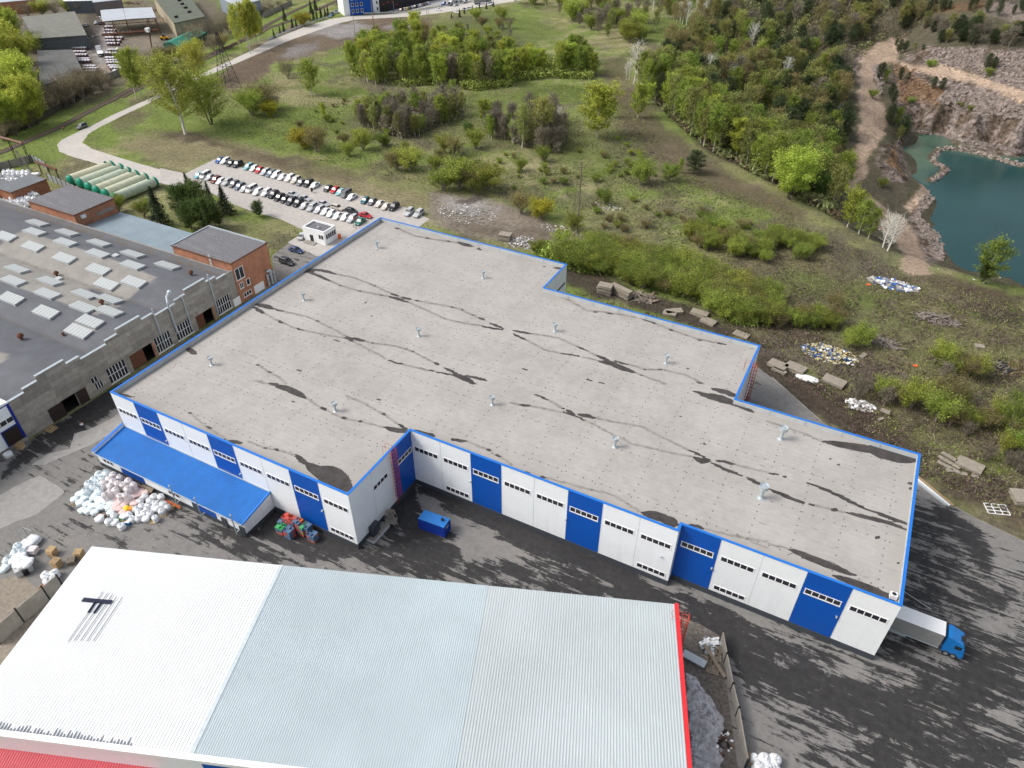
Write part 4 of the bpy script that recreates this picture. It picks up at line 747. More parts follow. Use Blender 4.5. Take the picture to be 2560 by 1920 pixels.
q = MB(); q.tube((-18.6, 58.0, .2), (-18.6, 58.0, 3.6), .28, n=8); q.tube((-18.6, 59.2, .2), (-18.6, 59.2, 4.2), .35, n=8); q.tube((-18.6, 59.2, 4.2), (-18.6, 58., 4.2), .3, n=8); q.tube((-18.6, 60.2, .2), (-18.6, 60.2, 3.4), .25, n=8); q.bx(-19.1, -18.6, 57.8, 60.3, 2.9, 3.05); q.build('duct', M['galv'], b1, world=True)
q = MB(); q.bx(-39.0, -19.3, 60.2, 60.55, 11.16, 11.45); q.bx(-39.05, -38.75, 48.5, 60.5, 11.16, 11.4); q.build('parapet', M['galv'], b1, world=True)
q = MB(); 
for s in (-.35, .35): q.tube((-26+s, 48.2, 8.3), (-26+s, 48.2, 12.2), .05, n=4)
for k in range(9): q.tube((-26.35, 48.2, 8.6+k*.4), (-25.65, 48.2, 8.6+k*.4), .04, n=4)
q.build('roof_ladder', M['galv'], b1, world=True)
b2_ = brick_block('brick_block', 'orange brick block with a puddled grey roof between the bag heap and the tanks', -95.6, -76.3, 48.4, 60.9, 11.)
q = MB(); q.box((-76.0, 50.6, 9.9), (.5, 1.3, .9)); q.build('air_conditioner', M['frame'], b2_, world=True)
q = MB(); q.bx(-76.3, -76.2, 54.6, 60.0, 8.3, 9.1); q.build('repair_strip', M['concrete'], b2_, world=True)
g = NG('old_felt'); M['felt'] = g.fin(g.val((.17, .185, .20), g.ramp(g.noise(.3, 5), .3, .7, .85, 1.15)), .85)
b3 = brick_block('brick_shed', 'small brick shed with a smooth blue-grey roof beside the panel fence', -128, -119.9, 56.8, 68.6, 5.4, M['felt'])
b4 = brick_block('brick_shed', 'low orange brick shed cut by the left edge behind the bag heap', -150, -128.3, 53, 62, 5.2, M['felt'])
ln = thing('metal_roof_shed', 'lean-to with blue-grey corrugated roof between the two brick blocks', 'shed', (-60, 55, 0))
q = MB(); q.bx(-76.2, -39.4, 48.35, 61.2, 0, 6.3); q.build('wall', M['brick'], ln, world=True)
g = NG('bluegrey_sheet'); bgc = g.val((.235, .30, .345), g.ramp(g.noise(.2, 5), .3, .7, .88, 1.12)); M['bgsheet'] = g.fin(bgc, .5, spec=.3)
rib_roof('roof', (-39.3, 48.3, 7.3), (-39.3, 61.6, 6.6), (-76.25, 61.6, 6.6), (-76.25, 48.3, 7.3), .9, .05, M['bgsheet'], ln)
# blue-white hall at the left edge
lw = thing('blue_trimmed_hall', 'white hall with dark blue trims and a brown gate at the left edge', 'hall', (-30, -20, 0))
q = MB(); q.bx(-60, FX, -40, FY0-.05, .9, 9.1); q.build('wall', M['white'], lw, world=True)
q = MB(); q.bx(-60, FX+.1, -40, FY0-.06, 0, .9); q.build('plinth', M['concrete'], lw, world=True)
q = MB(); q.prism([(-60, -40), (FX+.15, -40), (FX+.15, FY0-.1), (-60, FY0-.1)], 9.1, [12, 12, 9.6, 9.6]); q.build('roof', M['wsheet'], lw, world=True)
q = MB(); q.bx(FX+.005, FX+.16, -40, FY0-.1, 9.0, 9.25); q.bx(FX+.005, FX+.1, FY0-.6, FY0-.1, .95, 9.0)
for a, b, z0, z1 in ((-12.3, -8.75, 4.35, 4.6), (-12.3, -12.1, .9, 4.35), (-8.95, -8.75, .9, 4.35)): q.bx(FX+.11, FX+.2, a, b, z0, z1)
q.build('trim', mat('dark_blue', (.01, .03, .25), .5), lw, world=True)
q = MB(); q.bx(FX+.005, FX+.08, -12.1, -8.95, .9, 4.35); q.build('gate', mat('gate_brown2', (.03, .018, .016), .6), lw, world=True)
window(lw, (FX, -14.2), (FX, -9.1), 5.45, 6.45, 4)
# ------------------------------------------------------------------ gate house, barrier
gh = thing('gatehouse', 'small white flat roofed gatehouse with dark windows by the car park', 'gatehouse', (-24.2, 85.1, 0))
q = MB(); q.bx(-28.2, -20.4, 82.6, 87.7, 0, 3.6); q.build('wall', M['white'], gh, world=True)
q = MB(); q.bx(-28.2, -20.4, 82.6, 83.0, 3.6, 4.1); q.bx(-28.2, -20.4, 87.3, 87.7, 3.6, 4.1); q.bx(-28.2, -27.8, 83.0, 87.3, 3.6, 4.1); q.bx(-20.8, -20.4, 83.0, 87.3, 3.6, 4.1); q.build('parapet', M['frame'], gh, world=True)
q = MB(); q.bx(-27.8, -20.8, 83.0, 87.3, 3.6, 3.68); q.build('roof', M['gravroof'], gh, world=True)
window(gh, (-20.4, 83.1), (-20.4, 87.4), 1.6, 3.0, 5); window(gh, (-22.6, 82.6), (-20.8, 82.6), 1.6, 2.9, 2)
q = MB(); q.bx(-25.8, -24.7, 82.5, 82.6, .1, 2.2); q.build('door', M['steel'], gh, world=True); q = MB(); q.bx(-27, -23.4, 80.8, 82.49, .0, .3); q.build('step', M['concrete'], gh, world=True)
q = MB(); q.lathe([(.2, 0), (.2, .5), (.35, .55), (.02, .7)], (-24, 84.6, 3.68), 8); q.build('vent', M['galv'], gh, world=True)
ba = thing('barrier', 'orange road barrier with a long white arm beside the gatehouse', 'barrier', (-19.6, 87.8, 0))
q = MB(); q.bx(-19.9, -19.3, 87.5, 88.1, 0, 1.5); q.build('cabinet', mat('orange_paint', (.75, .15, .03), .5), ba, world=True)
e_ = W(885, 570); q = MB(); q.tube((-19.6, 87.9, 1.15), (e_[0], e_[1], 1.15), .07, n=5); q.build('arm', M['frame'], ba, world=True)
q = MB(); q.tube((e_[0], e_[1], 0), (e_[0], e_[1], 1.3), .08, n=5); q.tube((e_[0]+.5, e_[1]+.4, 0), (e_[0]+.5, e_[1]+.4, 3.6), .06, n=5); q.box((e_[0]+.5, e_[1]+.4, 3.1), (.35, .3, 1.)); q.build('post', M['rust'], ba, world=True)
# ------------------------------------------------------------------ fences, walls
def panel_fence(name, label, pts, h, th, m, pm, span=3., cat='fence', slats=False):
    t = thing(name, label, cat, (pts[0][0], pts[0][1], 0)); pn = MB(); 
    for a, b in zip(pts, pts[1:]):
        a = np.array(a[:2]); b = np.array(b[:2]); L = np.linalg.norm(b-a); n_ = max(1, round(L/span)); r = math.atan2(b[1]-a[1], b[0]-a[0])
        for k in range(n_):
            c_ = a+(b-a)*(k+.5)/n_; mb = MB()
            if slats:
                for j in range(9): s_ = a+(b-a)*((k+(j+.5)/9)/n_); mb.box((s_[0], s_[1], h/2), (L/n_/9*.5, th, h), r)
                mb.box((c_[0], c_[1], h*.85), (L/n_-.1, th*.6, .12), r); mb.box((c_[0], c_[1], h*.2), (L/n_-.1, th*.6, .12), r)
            else: mb.box((c_[0], c_[1], h/2), (L/n_-.12, th, h), r)
            mb.build('panel', m, t, world=True)
        for k in range(n_+1): p_ = a+(b-a)*k/n_; mb = MB(); mb.box((p_[0], p_[1], h/2+.1), (.2, .26, h+.2), r); mb.build('post', pm, t, world=True)
    return t
cz = lambda L: [W(*q_)[:2] for q_ in L]
s_ = 1/6.9125; z3 = lambda x, y: (x*s_, 320+y*s_)
panel_fence('concrete_fence', 'grey concrete panel fence behind the white bags at the left edge', cz([z3(-200,830), z3(0,735), z3(575,590)]), 2.6, .15, M['concrete'], M['steel'], 4.)
panel_fence('slatted_fence', 'white slatted metal fence running down from the pipe trestle corner', cz([z3(560,580), z3(770,680), z3(830,740)]), 2.6, .08, M['parin'], M['steel'], 3., slats=True)
panel_fence('slatted_fence', 'white slatted fence between the small brick shed and green tanks', cz([z3(850,905), z3(1180,1050), z3(1490,1190)]), 2.4, .08, M['parin'], M['steel'], 3., slats=True)
panel_fence('concrete_fence', 'grey concrete fence by the white roofed hall at lower left', cz([(0,1610), (60,1555), (125,1500), (160, 1470)]), 3.2, .15, M['concrete'], M['black'], 5.)
panel_fence('concrete_fence', 'long leaning concrete fence between the dirty snow heap and the right yard', cz([(1801,1600), (1811,1655), (1826,1730), (1840,1790), (1862,1920)]), 2.2, .14, M['concrete'], M['steel'], 5.)
panel_fence('concrete_fence', 'grey concrete fence curving beside the railway in front of brick stacks', cz([(262,203), (285,194), (320,178)]), 2.6, .15, M['concrete'], M['concrete'], 4.)
panel_fence('concrete_fence', 'mossy fence line along the railway under the grey shrubs', cz([(0,345), (80,315), (160,270), (230,225)]), 2.2, .15, mat('mossy_fence', (.09, .085, .06), .9), M['steel'], 5.)
panel_fence('concrete_fence', 'pale fence behind the bend of the railway, top left', cz([(660,45), (690,30), (730, 12)]), 2.6, .15, M['concrete'], M['concrete'], 5.)
# wire fence posts round the field
def posts(name, label, L, n_, h=1.6):
    P_ = cz(L); tot = []
    for a, b in zip(P_, P_[1:]): tot.append(np.linalg.norm(b-a))
    t = thing(name, label, 'fence', (P_[0][0], P_[0][1], 0)); rest = sum(tot)/n_; w_ = MB()
    for a, b, l in zip(P_, P_[1:], tot):
        k = max(1, int(l/rest))
        for j in range(k): p_ = a+(b-a)*j/k; mb = MB(); mb.tube((p_[0], p_[1], 0), (p_[0], p_[1], h), .07, n=4); mb.build('post', M['steel'], t, world=True)
        for z in (.5, 1., 1.45): w_.tube((*a, z), (*b, z), .012, n=3)
    w_.build('wire', M['steel'], t, world=True)
posts('wire_fence', 'thin wire fence on black posts along the muddy lot', [TP(1,0,700), TP(1,200,655), TP(1,430,540), TP(1,640,470), TP(1,830,400), TP(1,1000,345)], 34)
posts('wire_fence', 'thin wire fence on black posts between the field and the car park', [TP(1,0,1085), TP(1,150,1150), TP(1,330,1200), TP(1,600,1280), TP(1,860,1370), TP(1,1130,1450)], 30)
posts('wire_fence', 'low fence with lamp globes by the grass strip near the gatehouse', [(673,634), (700,610), (725,590), (752,570)], 8)
def rail(name, label, P_, z=.55, h=.32):
    t = thing(name, label, 'guard rail', (P_[0][0], P_[0][1], 0)); r_ = MB()
    for a, b in zip(P_, P_[1:]):
        a = np.array(a[:2]); b = np.array(b[:2]); L = np.linalg.norm(b-a); r = math.atan2(b[1]-a[1], b[0]-a[0]); c_ = (a+b)/2; r_.box((c_[0], c_[1], z+.2), (L, .12, h+.35), r)
        n_ = max(1, int(L/4))
        for k in range(n_): p_ = a+(b-a)*k/n_; mb = MB(); mb.box((p_[0], p_[1], .5), (.14, .2, 1.), r); mb.build('post', M['galv'], t, world=True)
    r_.build('rail', M['galv'], t, world=True)
rail('guard_rail', 'galvanised guard rail along the grass beside the upper road', cz([TP(1,100,355), TP(1,300,270), TP(1,500,195), TP(1,640,150)]))
rail('guard_rail', 'long galvanised guard rail in front of the blue office block', cz([TP(1,815,128), TP(1,1000,124), TP(1,1300,112), TP(1,1500,85), TP(1,1750,40), TP(1,1860,20)]))
# ------------------------------------------------------------------ railway
def track(label, P_):
    t = thing('railway_track', label, 'railway track', (P_[0][0], P_[0][1], 0)); sl_ = MB(); bed = MB(); D = [0]
    P_ = [np.array(p[:2]) for p in P_]
    for a, b in zip(P_, P_[1:]): D.append(D[-1]+np.linalg.norm(b-a))
    n_ = int(D[-1]/6); S_ = []
    for k in range(n_+1):
        d_ = D[-1]*k/n_; i = max(j for j in range(len(D)-1) if D[j] <= d_+1e-6); S_.append(P_[i]+(P_[i+1]-P_[i])*(d_-D[i])/(D[i+1]-D[i]))
    r1 = [MB(), MB()]
    for a, b in zip(S_, S_[1:]):
        u = (b-a)/np.linalg.norm(b-a); nn = np.array([-u[1], u[0]]); L = np.linalg.norm(b-a); r = math.atan2(u[1], u[0]); c_ = (a+b)/2
        bed.box((c_[0], c_[1], .1), (L, 3.2, .2), r)
        for i, s in enumerate((-.76, .76)): cc = c_+nn*s; r1[i].box((cc[0], cc[1], .36), (L+.05, .10, .16), r)
        for k in range(int(L/1.2)): cc = a+u*(k+.5)*1.2; sl_.box((cc[0], cc[1], .23), (.3, 2.6, .12), r)
    bed.build('ballast', mat('ballast', (.13, .11, .095), .95, var=.3, sc=2), t, world=True); o = sl_.build('sleepers', M['oldwood'], t, world=True); o['kind'] = 'stuff'
    for r_ in r1: r_.build('rail', mat('rail_rust', (.24, .12, .08), .5, .3), t, world=True)
track('single railway track with rusty rails running along the green verge', cz([(-60,405), TP(0,0,1325), TP(0,200,1235), TP(0,500,1110), TP(0,800,950), TP(0,1000,850), TP(0,1120,775), TP(0,1250,715), TP(0,1500,600), TP(0,1750,500), TP(0,2000,395), TP(0,2212,310), TP(1,100,245), TP(1,350,165), TP(1,650,30), TP(1,800,-40)]))
track('second railway track curving behind the birches towards the top', cz([TP(0,1050,845), TP(0,1130,800), TP(0,1400,680), TP(0,1800,500), TP(0,2100,345), TP(1,80,225), TP(1,300,110), TP(1,520,10), TP(1,600,-40)]))
# ------------------------------------------------------------------ tanks
def m_tank():
    g = NG('fibreglass'); wv = g.n('TexWave'); wv.bands_direction = 'Y'; wv.inputs['Scale'].default_value = .175; wv.inputs['Phase Offset'].default_value = 1.2; g.l(g.co, wv.inputs[0])
    c = g.mix(g.ramp(g.rnd(), .2, .8), (.60, .59, .42), (.48, .56, .44)); c = g.mix(g.ramp(wv.outputs['Fac'], .93, .99), c, (.62, .60, .45)); c = g.val(c, g.ramp(g.noise(.8, 5, .6), .3, .7, .88, 1.12)); return g.fin(c, .45, spec=.4)
M['tank'] = m_tank(); M['tankcap'] = mat('green_gelcoat', (.02, .26, .17), .4, var=.12)
def hcyl(mb, L, r, prof, n=20):
    vs = []; fs = []
    for rr_, y in prof:
        for i in range(n): a = 2*PI*i/n; vs.append((rr_*math.cos(a), y, r+rr_*math.sin(a)))
    for j in range(len(prof)-1):
        for i in range(n): fs.append((j*n+(i+1) % n, j*n+i, (j+1)*n+i, (j+1)*n+(i+1) % n))
    fs.append(tuple(range(n))); fs.append(tuple(range((len(prof)-1)*n, len(prof)*n))[::-1]); mb.add(vs, fs)
TL, TR = 16.2, 1.62
tk = thing('storage_tank', 'cream fibreglass tank with green ends, farthest back of the row', 'tank', (0, 0, 0), 0, 'fibreglass tanks lying in a row')
q = MB(); pr = []
for k in range(14):
    y = -TL/2+1.+k*(TL-2)/13.; pr += [(TR, y), (TR, y+.95), (TR+.05, y+1.), (TR+.05, y+1.06)] if k < 13 else [(TR, y)]
hcyl(q, TL, TR, pr); q.build('shell', M['tank'], tk, smooth=False)
for s in (-1, 1):
    q = MB(); P_ = [(TR+.02, s*(TL/2-1.)), (TR+.02, s*(TL/2-.35)), (TR*.9, s*(TL/2-.05)), (TR*.6, s*(TL/2+.22)), (.05, s*(TL/2+.32))]; hcyl(q, TL, TR, P_ if s > 0 else P_[::-1]); q.build('end_cap', M['tankcap'], tk, smooth=True)
q = MB(); q.lathe([(.45, 2*TR-.1), (.45, 2*TR+.3), (.36, 2*TR+.3), (.36, 2*TR+.05)], (0, TL/2-2.4, 0), 14); q.build('manhole', M['tankcap'], tk)
tl_ = ['cream fibreglass tank with green ends, farthest back of the row', 'pale green tank with a dark hatch near its lower end', 'third tank from the back, short green collar near the top', 'cream tank in the middle right of the row', 'fifth tank from the back, shaded green end under a bush', 'front tank of the row, nearest the dark spruce']
for i, (xx, yy, rz) in enumerate(((-121.6, 84.6, .07), (-116.6, 84.4, .06), (-111.6, 83.6, .03), (-107.0, 82.9, .02), (-102.3, 82.6, .03), (-96.8, 81.6, .03))):
    if i == 0: tk.location = (xx, yy, .05); tk.rotation_euler = (0, 0, -rz)
    else: dup(tk, (xx, yy, .05), -rz, tl_[i])
# ------------------------------------------------------------------ big bags
M['bagw'] = mat('bag_white', (.78, .80, .82), .75, var=.10, sc=3, rand=.10, dirt=.15, dirtcol=(.5, .48, .45)); M['bagp'] = mat('bag_pinkish', (.76, .71, .71), .75, var=.10, sc=3, rand=.10)
M['bagb'] = mat('bag_bluish', (.66, .74, .77), .7, var=.15, sc=3, rand=.12); M['bagr'] = mat('bag_pink', (.74, .56, .54), .7, var=.15, sc=4, rand=.1)
def bag_mesh(name, r, h, m, seed, squash=.5, neck=True):
    rs = random.Random(seed); nz_, na = 9, 16; vs = []; fs = []
    for j in range(nz_+1):
        t = j/nz_; z = h*t; rr_ = r*(1-abs(2*t-1)**5*.35)*(1-.25*max(0, t-.82)/.18)*(1+.05*math.sin(t*9+seed))
        for i in range(na):
            a = 2*PI*i/na; e = (abs(math.cos(a))**4+abs(math.sin(a))**4)**-.25; k = (1-squash)+squash*e
            k *= 1+.06*math.sin(3*a+seed+4*t)+rs.uniform(-.03, .03); vs.append((rr_*k*math.cos(a), rr_*k*math.sin(a), z*(1+rs.uniform(-.015, .015))))
    for j in range(nz_):
        for i in range(na): fs.append((j*na+i, j*na+(i+1) % na, (j+1)*na+(i+1) % na, (j+1)*na+i))
    b = len(vs); vs.append((0, 0, h*.97)); vs.append((0, 0, 0))
    for i in range(na): fs.append((nz_*na+i, nz_*na+(i+1) % na, b)); fs.append(((i+1) % na, i, b+1))
    mb = MB(); mb.add(vs, fs)
    if neck:
        for k in range(3): a = rs.uniform(0, 6.28); mb.tube((.05*math.cos(a), .05*math.sin(a), h*.95), (.25*math.cos(a), .25*math.sin(a), h*1.1), .07, .12, n=5)
        for k in range(4): a = PI/4+k*PI/2; mb.tube((r*.62*math.cos(a), r*.62*math.sin(a), h*.96), (r*.4*math.cos(a+.3), r*.4*math.sin(a+.3), h*1.13), .03, n=4)
    o = mb.build(name, m, smooth=True); return o
BG = {}
for mk, mn in (('w', 'bagw'), ('p', 'bagp'), ('b', 'bagb'), ('r', 'bagr')):
    for i in range(3): BG[(mk, 't', i)] = bag_mesh('big_bag', .56, 1.25, M[mn], i*7+1); BG[(mk, 'l', i)] = bag_mesh('sack_pile', .62, .72, M[mn], i*5+2, .8, False)
used = set()
nm_ = {'w': 'white', 'p': 'faint pink', 'b': 'bluish white', 'r': 'pink'}
def put_bag(mk, kd, x, y, z, grp, lab, rs, s=1.):
    key = (mk, kd, rs.randrange(3)); o = BG[key]
    if key in used: o = o.copy(); C.objects.link(o)
    used.add(key); o.location = (x, y, z); o.rotation_euler = (rs.uniform(-.07, .07), rs.uniform(-.07, .07), rs.uniform(0, 6.28)); s2 = s*rs.uniform(.92, 1.1); o.scale = (s2, s2, s*rs.uniform(.9, 1.08))
    tag(o, f'{nm_[mk]} {lab}', 'big bag' if kd == 't' else 'sack pile', f'{nm_[mk]} {grp}'); return o
rs = random.Random(3)
Z7 = lambda x, y, z: W(150+x*s_, 1140+y*s_, z)
hp = 'in the heap in front of the blue-roofed annex'
for mk, L in (('b', [(650,270),(780,260),(575,350),(690,320),(470,420),(560,490),(660,560),(420,560),(640,430)]), ('p', [(900,290),(1010,340),(820,370),(900,410),(730,430),(850,480),(970,440),(1165,400),(1080,460),(1250,460),(1160,530),(830,590),(940,560),(1020,660),(1120,640),(760,640)])):
    for x, y in L:
        top = 2.35 if mk == 'p' else 1.9; p = Z7(x, y, top)
        if top > 2: put_bag(mk, 't', p[0]+rs.uniform(-.1, .1), p[1]+rs.uniform(-.1, .1), .0, 'lower bags '+hp, 'big bag under another in the heap by the blue-roofed annex', rs, 1.05); put_bag(mk, 't', p[0], p[1], 1.12, 'upper bags '+hp, 'big bag on top of another in the heap by the annex', rs, 1.)
        else: put_bag(mk, 't', p[0], p[1], 0., 'bags '+hp, 'big bag standing '+hp, rs, 1.35)
for mk, kd, zt, L in (('r', 'l', .9, [(1290,660),(1390,600),(1460,620),(940,720),(1450,690),(1280,790),(1200,760),(960,840),(1020,900),(1080,860),(940,900),(1130,800),(1080,960),(1350,640),(1000,780)]),
                      ('b', 'l', .8, [(330,650),(430,710),(250,740),(350,790),(570,720),(660,740),(520,620),(470,820),(560,860),(640,840),(700,870),(770,790),(380,920),(480,940),(590,960),(880,780),(840,880),(880,960),(1040,780),(1190,730),(720,760),(600,660),(800,730)]),
                      ('w', 't', 1.25, [(1380,760),(1400,850),(1610,680),(1540,750),(1640,800),(1740,690),(1770,810),(1520,830),(1300,900),(1350,950),(1180,990),(1240,1060),(1450,960),(1550,970),(1760,930),(1850,860),(1340,1060),(1640,1060),(1050,1190),(830,1110),(930,1020),(1460,680),(1500,900)]),
                      ('w', 'l', .7, [(1590,900),(1640,900),(1480,1080),(940,1140),(680,1080),(1380,1010),(1100,1030)])):
    for x, y in L: p = Z7(x, y, zt*.8); put_bag(mk, kd, p[0], p[1], .0 if kd == 't' else .05, ('bags ' if kd == 't' else 'sack loads ')+hp, ('big bag standing ' if kd == 't' else 'low sack load ')+hp, rs, 1. if kd == 't' else 1.1)
def one(name, label, cat, mb, m, loc=None, group=None, smooth=False):
    o = mb.build(name, m, smooth=smooth)
    if loc is not None: o.location = loc
    return tag(o, label, cat, group)
def pallet_mesh(mb, x=0, y=0, z=0, r=0):
    ca, sa = math.cos(r), math.sin(r); P = lambda a, b: (x+a*ca-b*sa, y+a*sa+b*ca)
    for k in range(7): a, b = P(0, -.55+k*.183); mb.box((a, b, z+.135), (1.2, .12, .025), r)
    for k in range(3): a, b = P(-.54+k*.54, 0); mb.box((a, b, z+.06), (.1, 1.1, .115), r)
def pallets(label, px_, py_, n_, m='wood', r=.5, z=0):
    mb = MB(); p = W(px_, py_, z+n_*.07); t = None
    t = thing('pallet_stack', label, 'pallets', (p[0], p[1], z), r)
    rs_ = random.Random(int(px_))
    for k in range(n_): mb = MB(); pallet_mesh(mb, rs_.uniform(-.05, .05), rs_.uniform(-.05, .05), k*.155, rs_.uniform(-.06, .06)); mb.build('pallet', M[m], t)
    return t
def pallet1(label, px_, py_, r=.5, m='wood', s=1.):
    mb = MB(); pallet_mesh(mb); p = W(px_, py_); o = one('pallet', label, 'pallet', mb, M[m], (p[0], p[1], .03)); o.rotation_euler = (0, 0, r); o.scale = (s, s, 1); return o
pallet1('single yellow pallet flat on the ground below the stepped concrete wall', 128, 1074, .1, s=1.5)
pallets('stack of wooden pallets beside the loading gate of the left hall', 50, 1115, 7, r=.3)
s5 = 240/1171.; Z8 = lambda x, y: (x*s5, 1300+y*s5)
pallets('tall yellowish pallet stack between the sack heap and the white roof', *Z8(635,390), 9, r=.25); pallets('pale pallet stack in front of the yellowish one', *Z8(690,530), 10, r=.2)
pallets('pallet stack topped with green boards by the white roof edge', *Z8(965,415), 8, r=.5); pallets('dark weathered pallet stack by the white roof edge', *Z8(870,505), 6, 'oldwood', .8)
for i, (x, y, r) in enumerate(((1620,1135,.5), (1915,905,.5), (1800,1010,.5), (260,810,.4))): p = (150+x*s_, 1140+y*s_); pallet1(('pallet under the white bag at the lower right of the heap', 'pallet under the bag at the right end of the heap', 'pallet beneath two white bags near the heap\'s right end', 'pale pallet under blue-wrapped sacks at the heap\'s left end')[i], *p, r)
p = Z7(1140, 870, 1.5); o = one('yellow_sack', 'bright yellow sack lying on the pink sacks', 'sack', MB().lathe([(.3, 0), (.5, .2), (.5, .5), (.25, .7)], (0, 0, 0), 10), mat('yellow', (.85, .62, .02), .5), (p[0], p[1], .75)); 
p = Z7(1190, 895, 1.2); one('orange_box', 'flat orange box beside the yellow sack', 'box', MB().box((0, 0, .3), (1.2, .7, .5), .5), mat('orange_box', (.75, .3, .06), .6), (p[0], p[1], .7))
def tray(name, label, px_, py_, col, fill, r=.4, w_=1.3, d_=1., h=.6, z=0):
    p = W(px_, py_, h); t = thing(name, label, 'crate', (p[0], p[1], z), r); mb = MB(); a, b = w_/2, d_/2
    mb.bx(-a, a, -b, -b+.06, 0, h); mb.bx(-a, a, b-.06, b, 0, h); mb.bx(-a, -a+.06, -b+.06, b-.06, 0, h); mb.bx(a-.06, a, -b+.06, b-.06, 0, h); mb.build('side_walls', mat(name+'_c', col, .5), t)
    mb = MB(); mb.bx(-a+.06, a-.06, -b+.06, b-.06, .02, h*.8); mb.build('load', fill, t); return t
tray('blue_crate', 'open blue crate in front of the heap', 150+1150*s_, 1140+1120*s_, (.02, .22, .5), M['bagp']); tray('green_crate', 'crate of bright green sacks in the heap', 150+1000*s_, 1140+1075*s_, (.1, .5, .12), mat('green_sack', (.15, .6, .2), .6)); tray('brown_crate', 'brown and green crate beside the open blue crate', 150+1085*s_, 1140+1080*s_, (.35, .2, .05), mat('olive_load', (.2, .3, .06), .7))
tray('cardboard_box', 'open brown cardboard box on sacks at the front of the heap', 150+690*s_, 1140+1030*s_, (.3, .2, .12), M['bagp'])
# orange beams behind the heap, boards
q = MB()
for k in range(4): q.tube((3.0+.1*k, -7.35-.13*k, .12), (21+.1*k, -7.2-.13*k, .14), .06, n=4)
one('steel_beams', 'bundle of orange steel bars along the dark plinth behind the heap', 'beams', q, mat('orange_bars', (.5, .13, .04), .7)); 
p = Z7(1500, 560, .8); one('wooden_board', 'grey board leaning against the annex plinth', 'board', MB().box((0, 0, 0), (2.6, .9, .06), .1, rx=.4), M['oldwood'], (p[0], p[1], .75))
# sack heaps of the lower left yard and behind the factory
def heap(L, z0, zt, grp, lab, mk='w', kd='t', s=1.2, conv=None):
    for x, y in L: c_ = conv(x, y); p = W(c_[0], c_[1], z0+zt); put_bag(mk, kd, p[0], p[1], z0, grp, lab, rs, s)
heap([(215,310),(185,380),(260,380),(90,470)], 0, 1.2, 'bags by the lower left skip', 'big bag beside the skip at lower left', 'b', conv=Z8)
heap([(400,250),(350,290)], 0, .6, 'loose sacks near the thin metal frame', 'loose sack by the thin metal frame', 'w', 'l', 1.7, Z8)
heap([(30,590),(70,550),(80,490),(120,450)], 0, .6, 'small bags left of the skip', 'small bag left of the skip', 'b', 'l', 1., Z8)
heap([(200,440),(260,430),(160,490),(220,500),(290,480),(330,510),(250,550),(300,540),(200,540),(340,490)], 1.2, .6, 'sacks filling the skip', 'sack in the full skip at lower left', 'w', 'l', 1.05, Z8)
heap([(550,670),(655,640),(650,730),(590,740)], 0, 1.1, 'bags by the skip rack near the white roof', 'big bag by the metal rack next to the white roof', 'w', 't', 1.25, Z8)
p = W(*Z8(275, 560)); t = thing('skip', 'grey open skip heaped with sacks and with a small ladder', 'skip', (p[0], p[1], 0), -.35)
q = MB(); q.prism([(-2.2, -1.2), (2.2, -1.2), (2.2, 1.2), (-2.2, 1.2)], 0, 1.3); q.build('box', M['parin'], t); q = MB()
for k in range(7): q.bx(2.25, 2.7, -.3+0, .5, .2+k*.16, .25+k*.16)
q.build('ladder', M['steel'], t)
p = W(*Z8(420, 400)); t = thing('sack_load', 'grey sacks stacked flat on a pallet beside the skip', 'sack load', (p[0], p[1], 0), .4); q = MB(); pallet_mesh(q); q.build('pallet', M['oldwood'], t)
q = MB()
for k in range(5):
    for j in range(3): q.box((-.0+random.uniform(-.06, .06), -.42+j*.42, .24+k*.19), (1.25, .4, .2), random.uniform(-.1, .1))
o = q.build('sacks', M['bagp'], t); o['kind'] = 'stuff'
p = W(*Z8(525, 820)); t = tray('wooden_crate', 'open wooden crate of red bricks by the bags at lower left', *Z8(525, 820), (.4, .28, .15), mat('red_fill', (.4, .1, .06), .8))
p = W(*Z8(345, 250)); q = MB()
for a, b in (((-1.2, -.4), (-.9, .6)), ((-.9, .6), (1., .8)), ((1., .8), (1.1, -.3))): q.tube((*a, 0), (*a, 2.2), .04, n=4); q.tube((*a, 2.2), (*b, 2.2), .03, n=4); q.tube((*b, 0), (*b, 2.2), .04, n=4)
one('storage_rack', 'thin metal frame standing over the loose white sacks', 'frame', q, M['galv'], (p[0], p[1], 0))
# bag heaps behind the old factory
Z3 = z3
for j, (y, x0, x1, z0) in enumerate(((1440,-60,480,0),(1390,-80,520,0),(1340,-60,490,1.1),(1290,-80,500,1.1),(1240,-60,560,1.1),(1200,180,620,2.2),(1160,-40,680,1.1),(1130,240,660,2.2),(1100,360,600,2.2),(1260,60,520,2.2),(1330,40,420,2.2))):
    heap([(x+rs.uniform(-14, 14), y+rs.uniform(-14, 14)+(x-200)*.0) for x in range(x0, x1, 64)], z0, 1.2, f'{["lower","middle","upper"][int(z0/1.1)]} bags of the heap behind the factory', f'big bag in the {["lower","middle","upper"][int(z0/1.1)]} layer behind the old factory', 'w', 't', 1.15, Z3)
for j, (y, x0, x1, z0) in enumerate(((930,-30,250,0),(880,-30,400,0),(840,60,560,0),(800,-10,560,1.2),(755,70,520,1.2))):
    heap([(x, y+rs.uniform(-10, 10)) for x in range(x0, x1, 82)], z0, 1.1, ('lower' if z0 == 0 else 'upper')+' bags in the rows by the concrete fence', ('bag in the bottom' if z0 == 0 else 'bag in the top')+' layer of the rows by the concrete fence', 'w', 't', 1.3, Z3)
heap([(570,790),(640,790)], 0, .6, 'two sacks at the fence end', 'sack by the pipe trestle leg', 'w', 'l', 1.3, Z3)
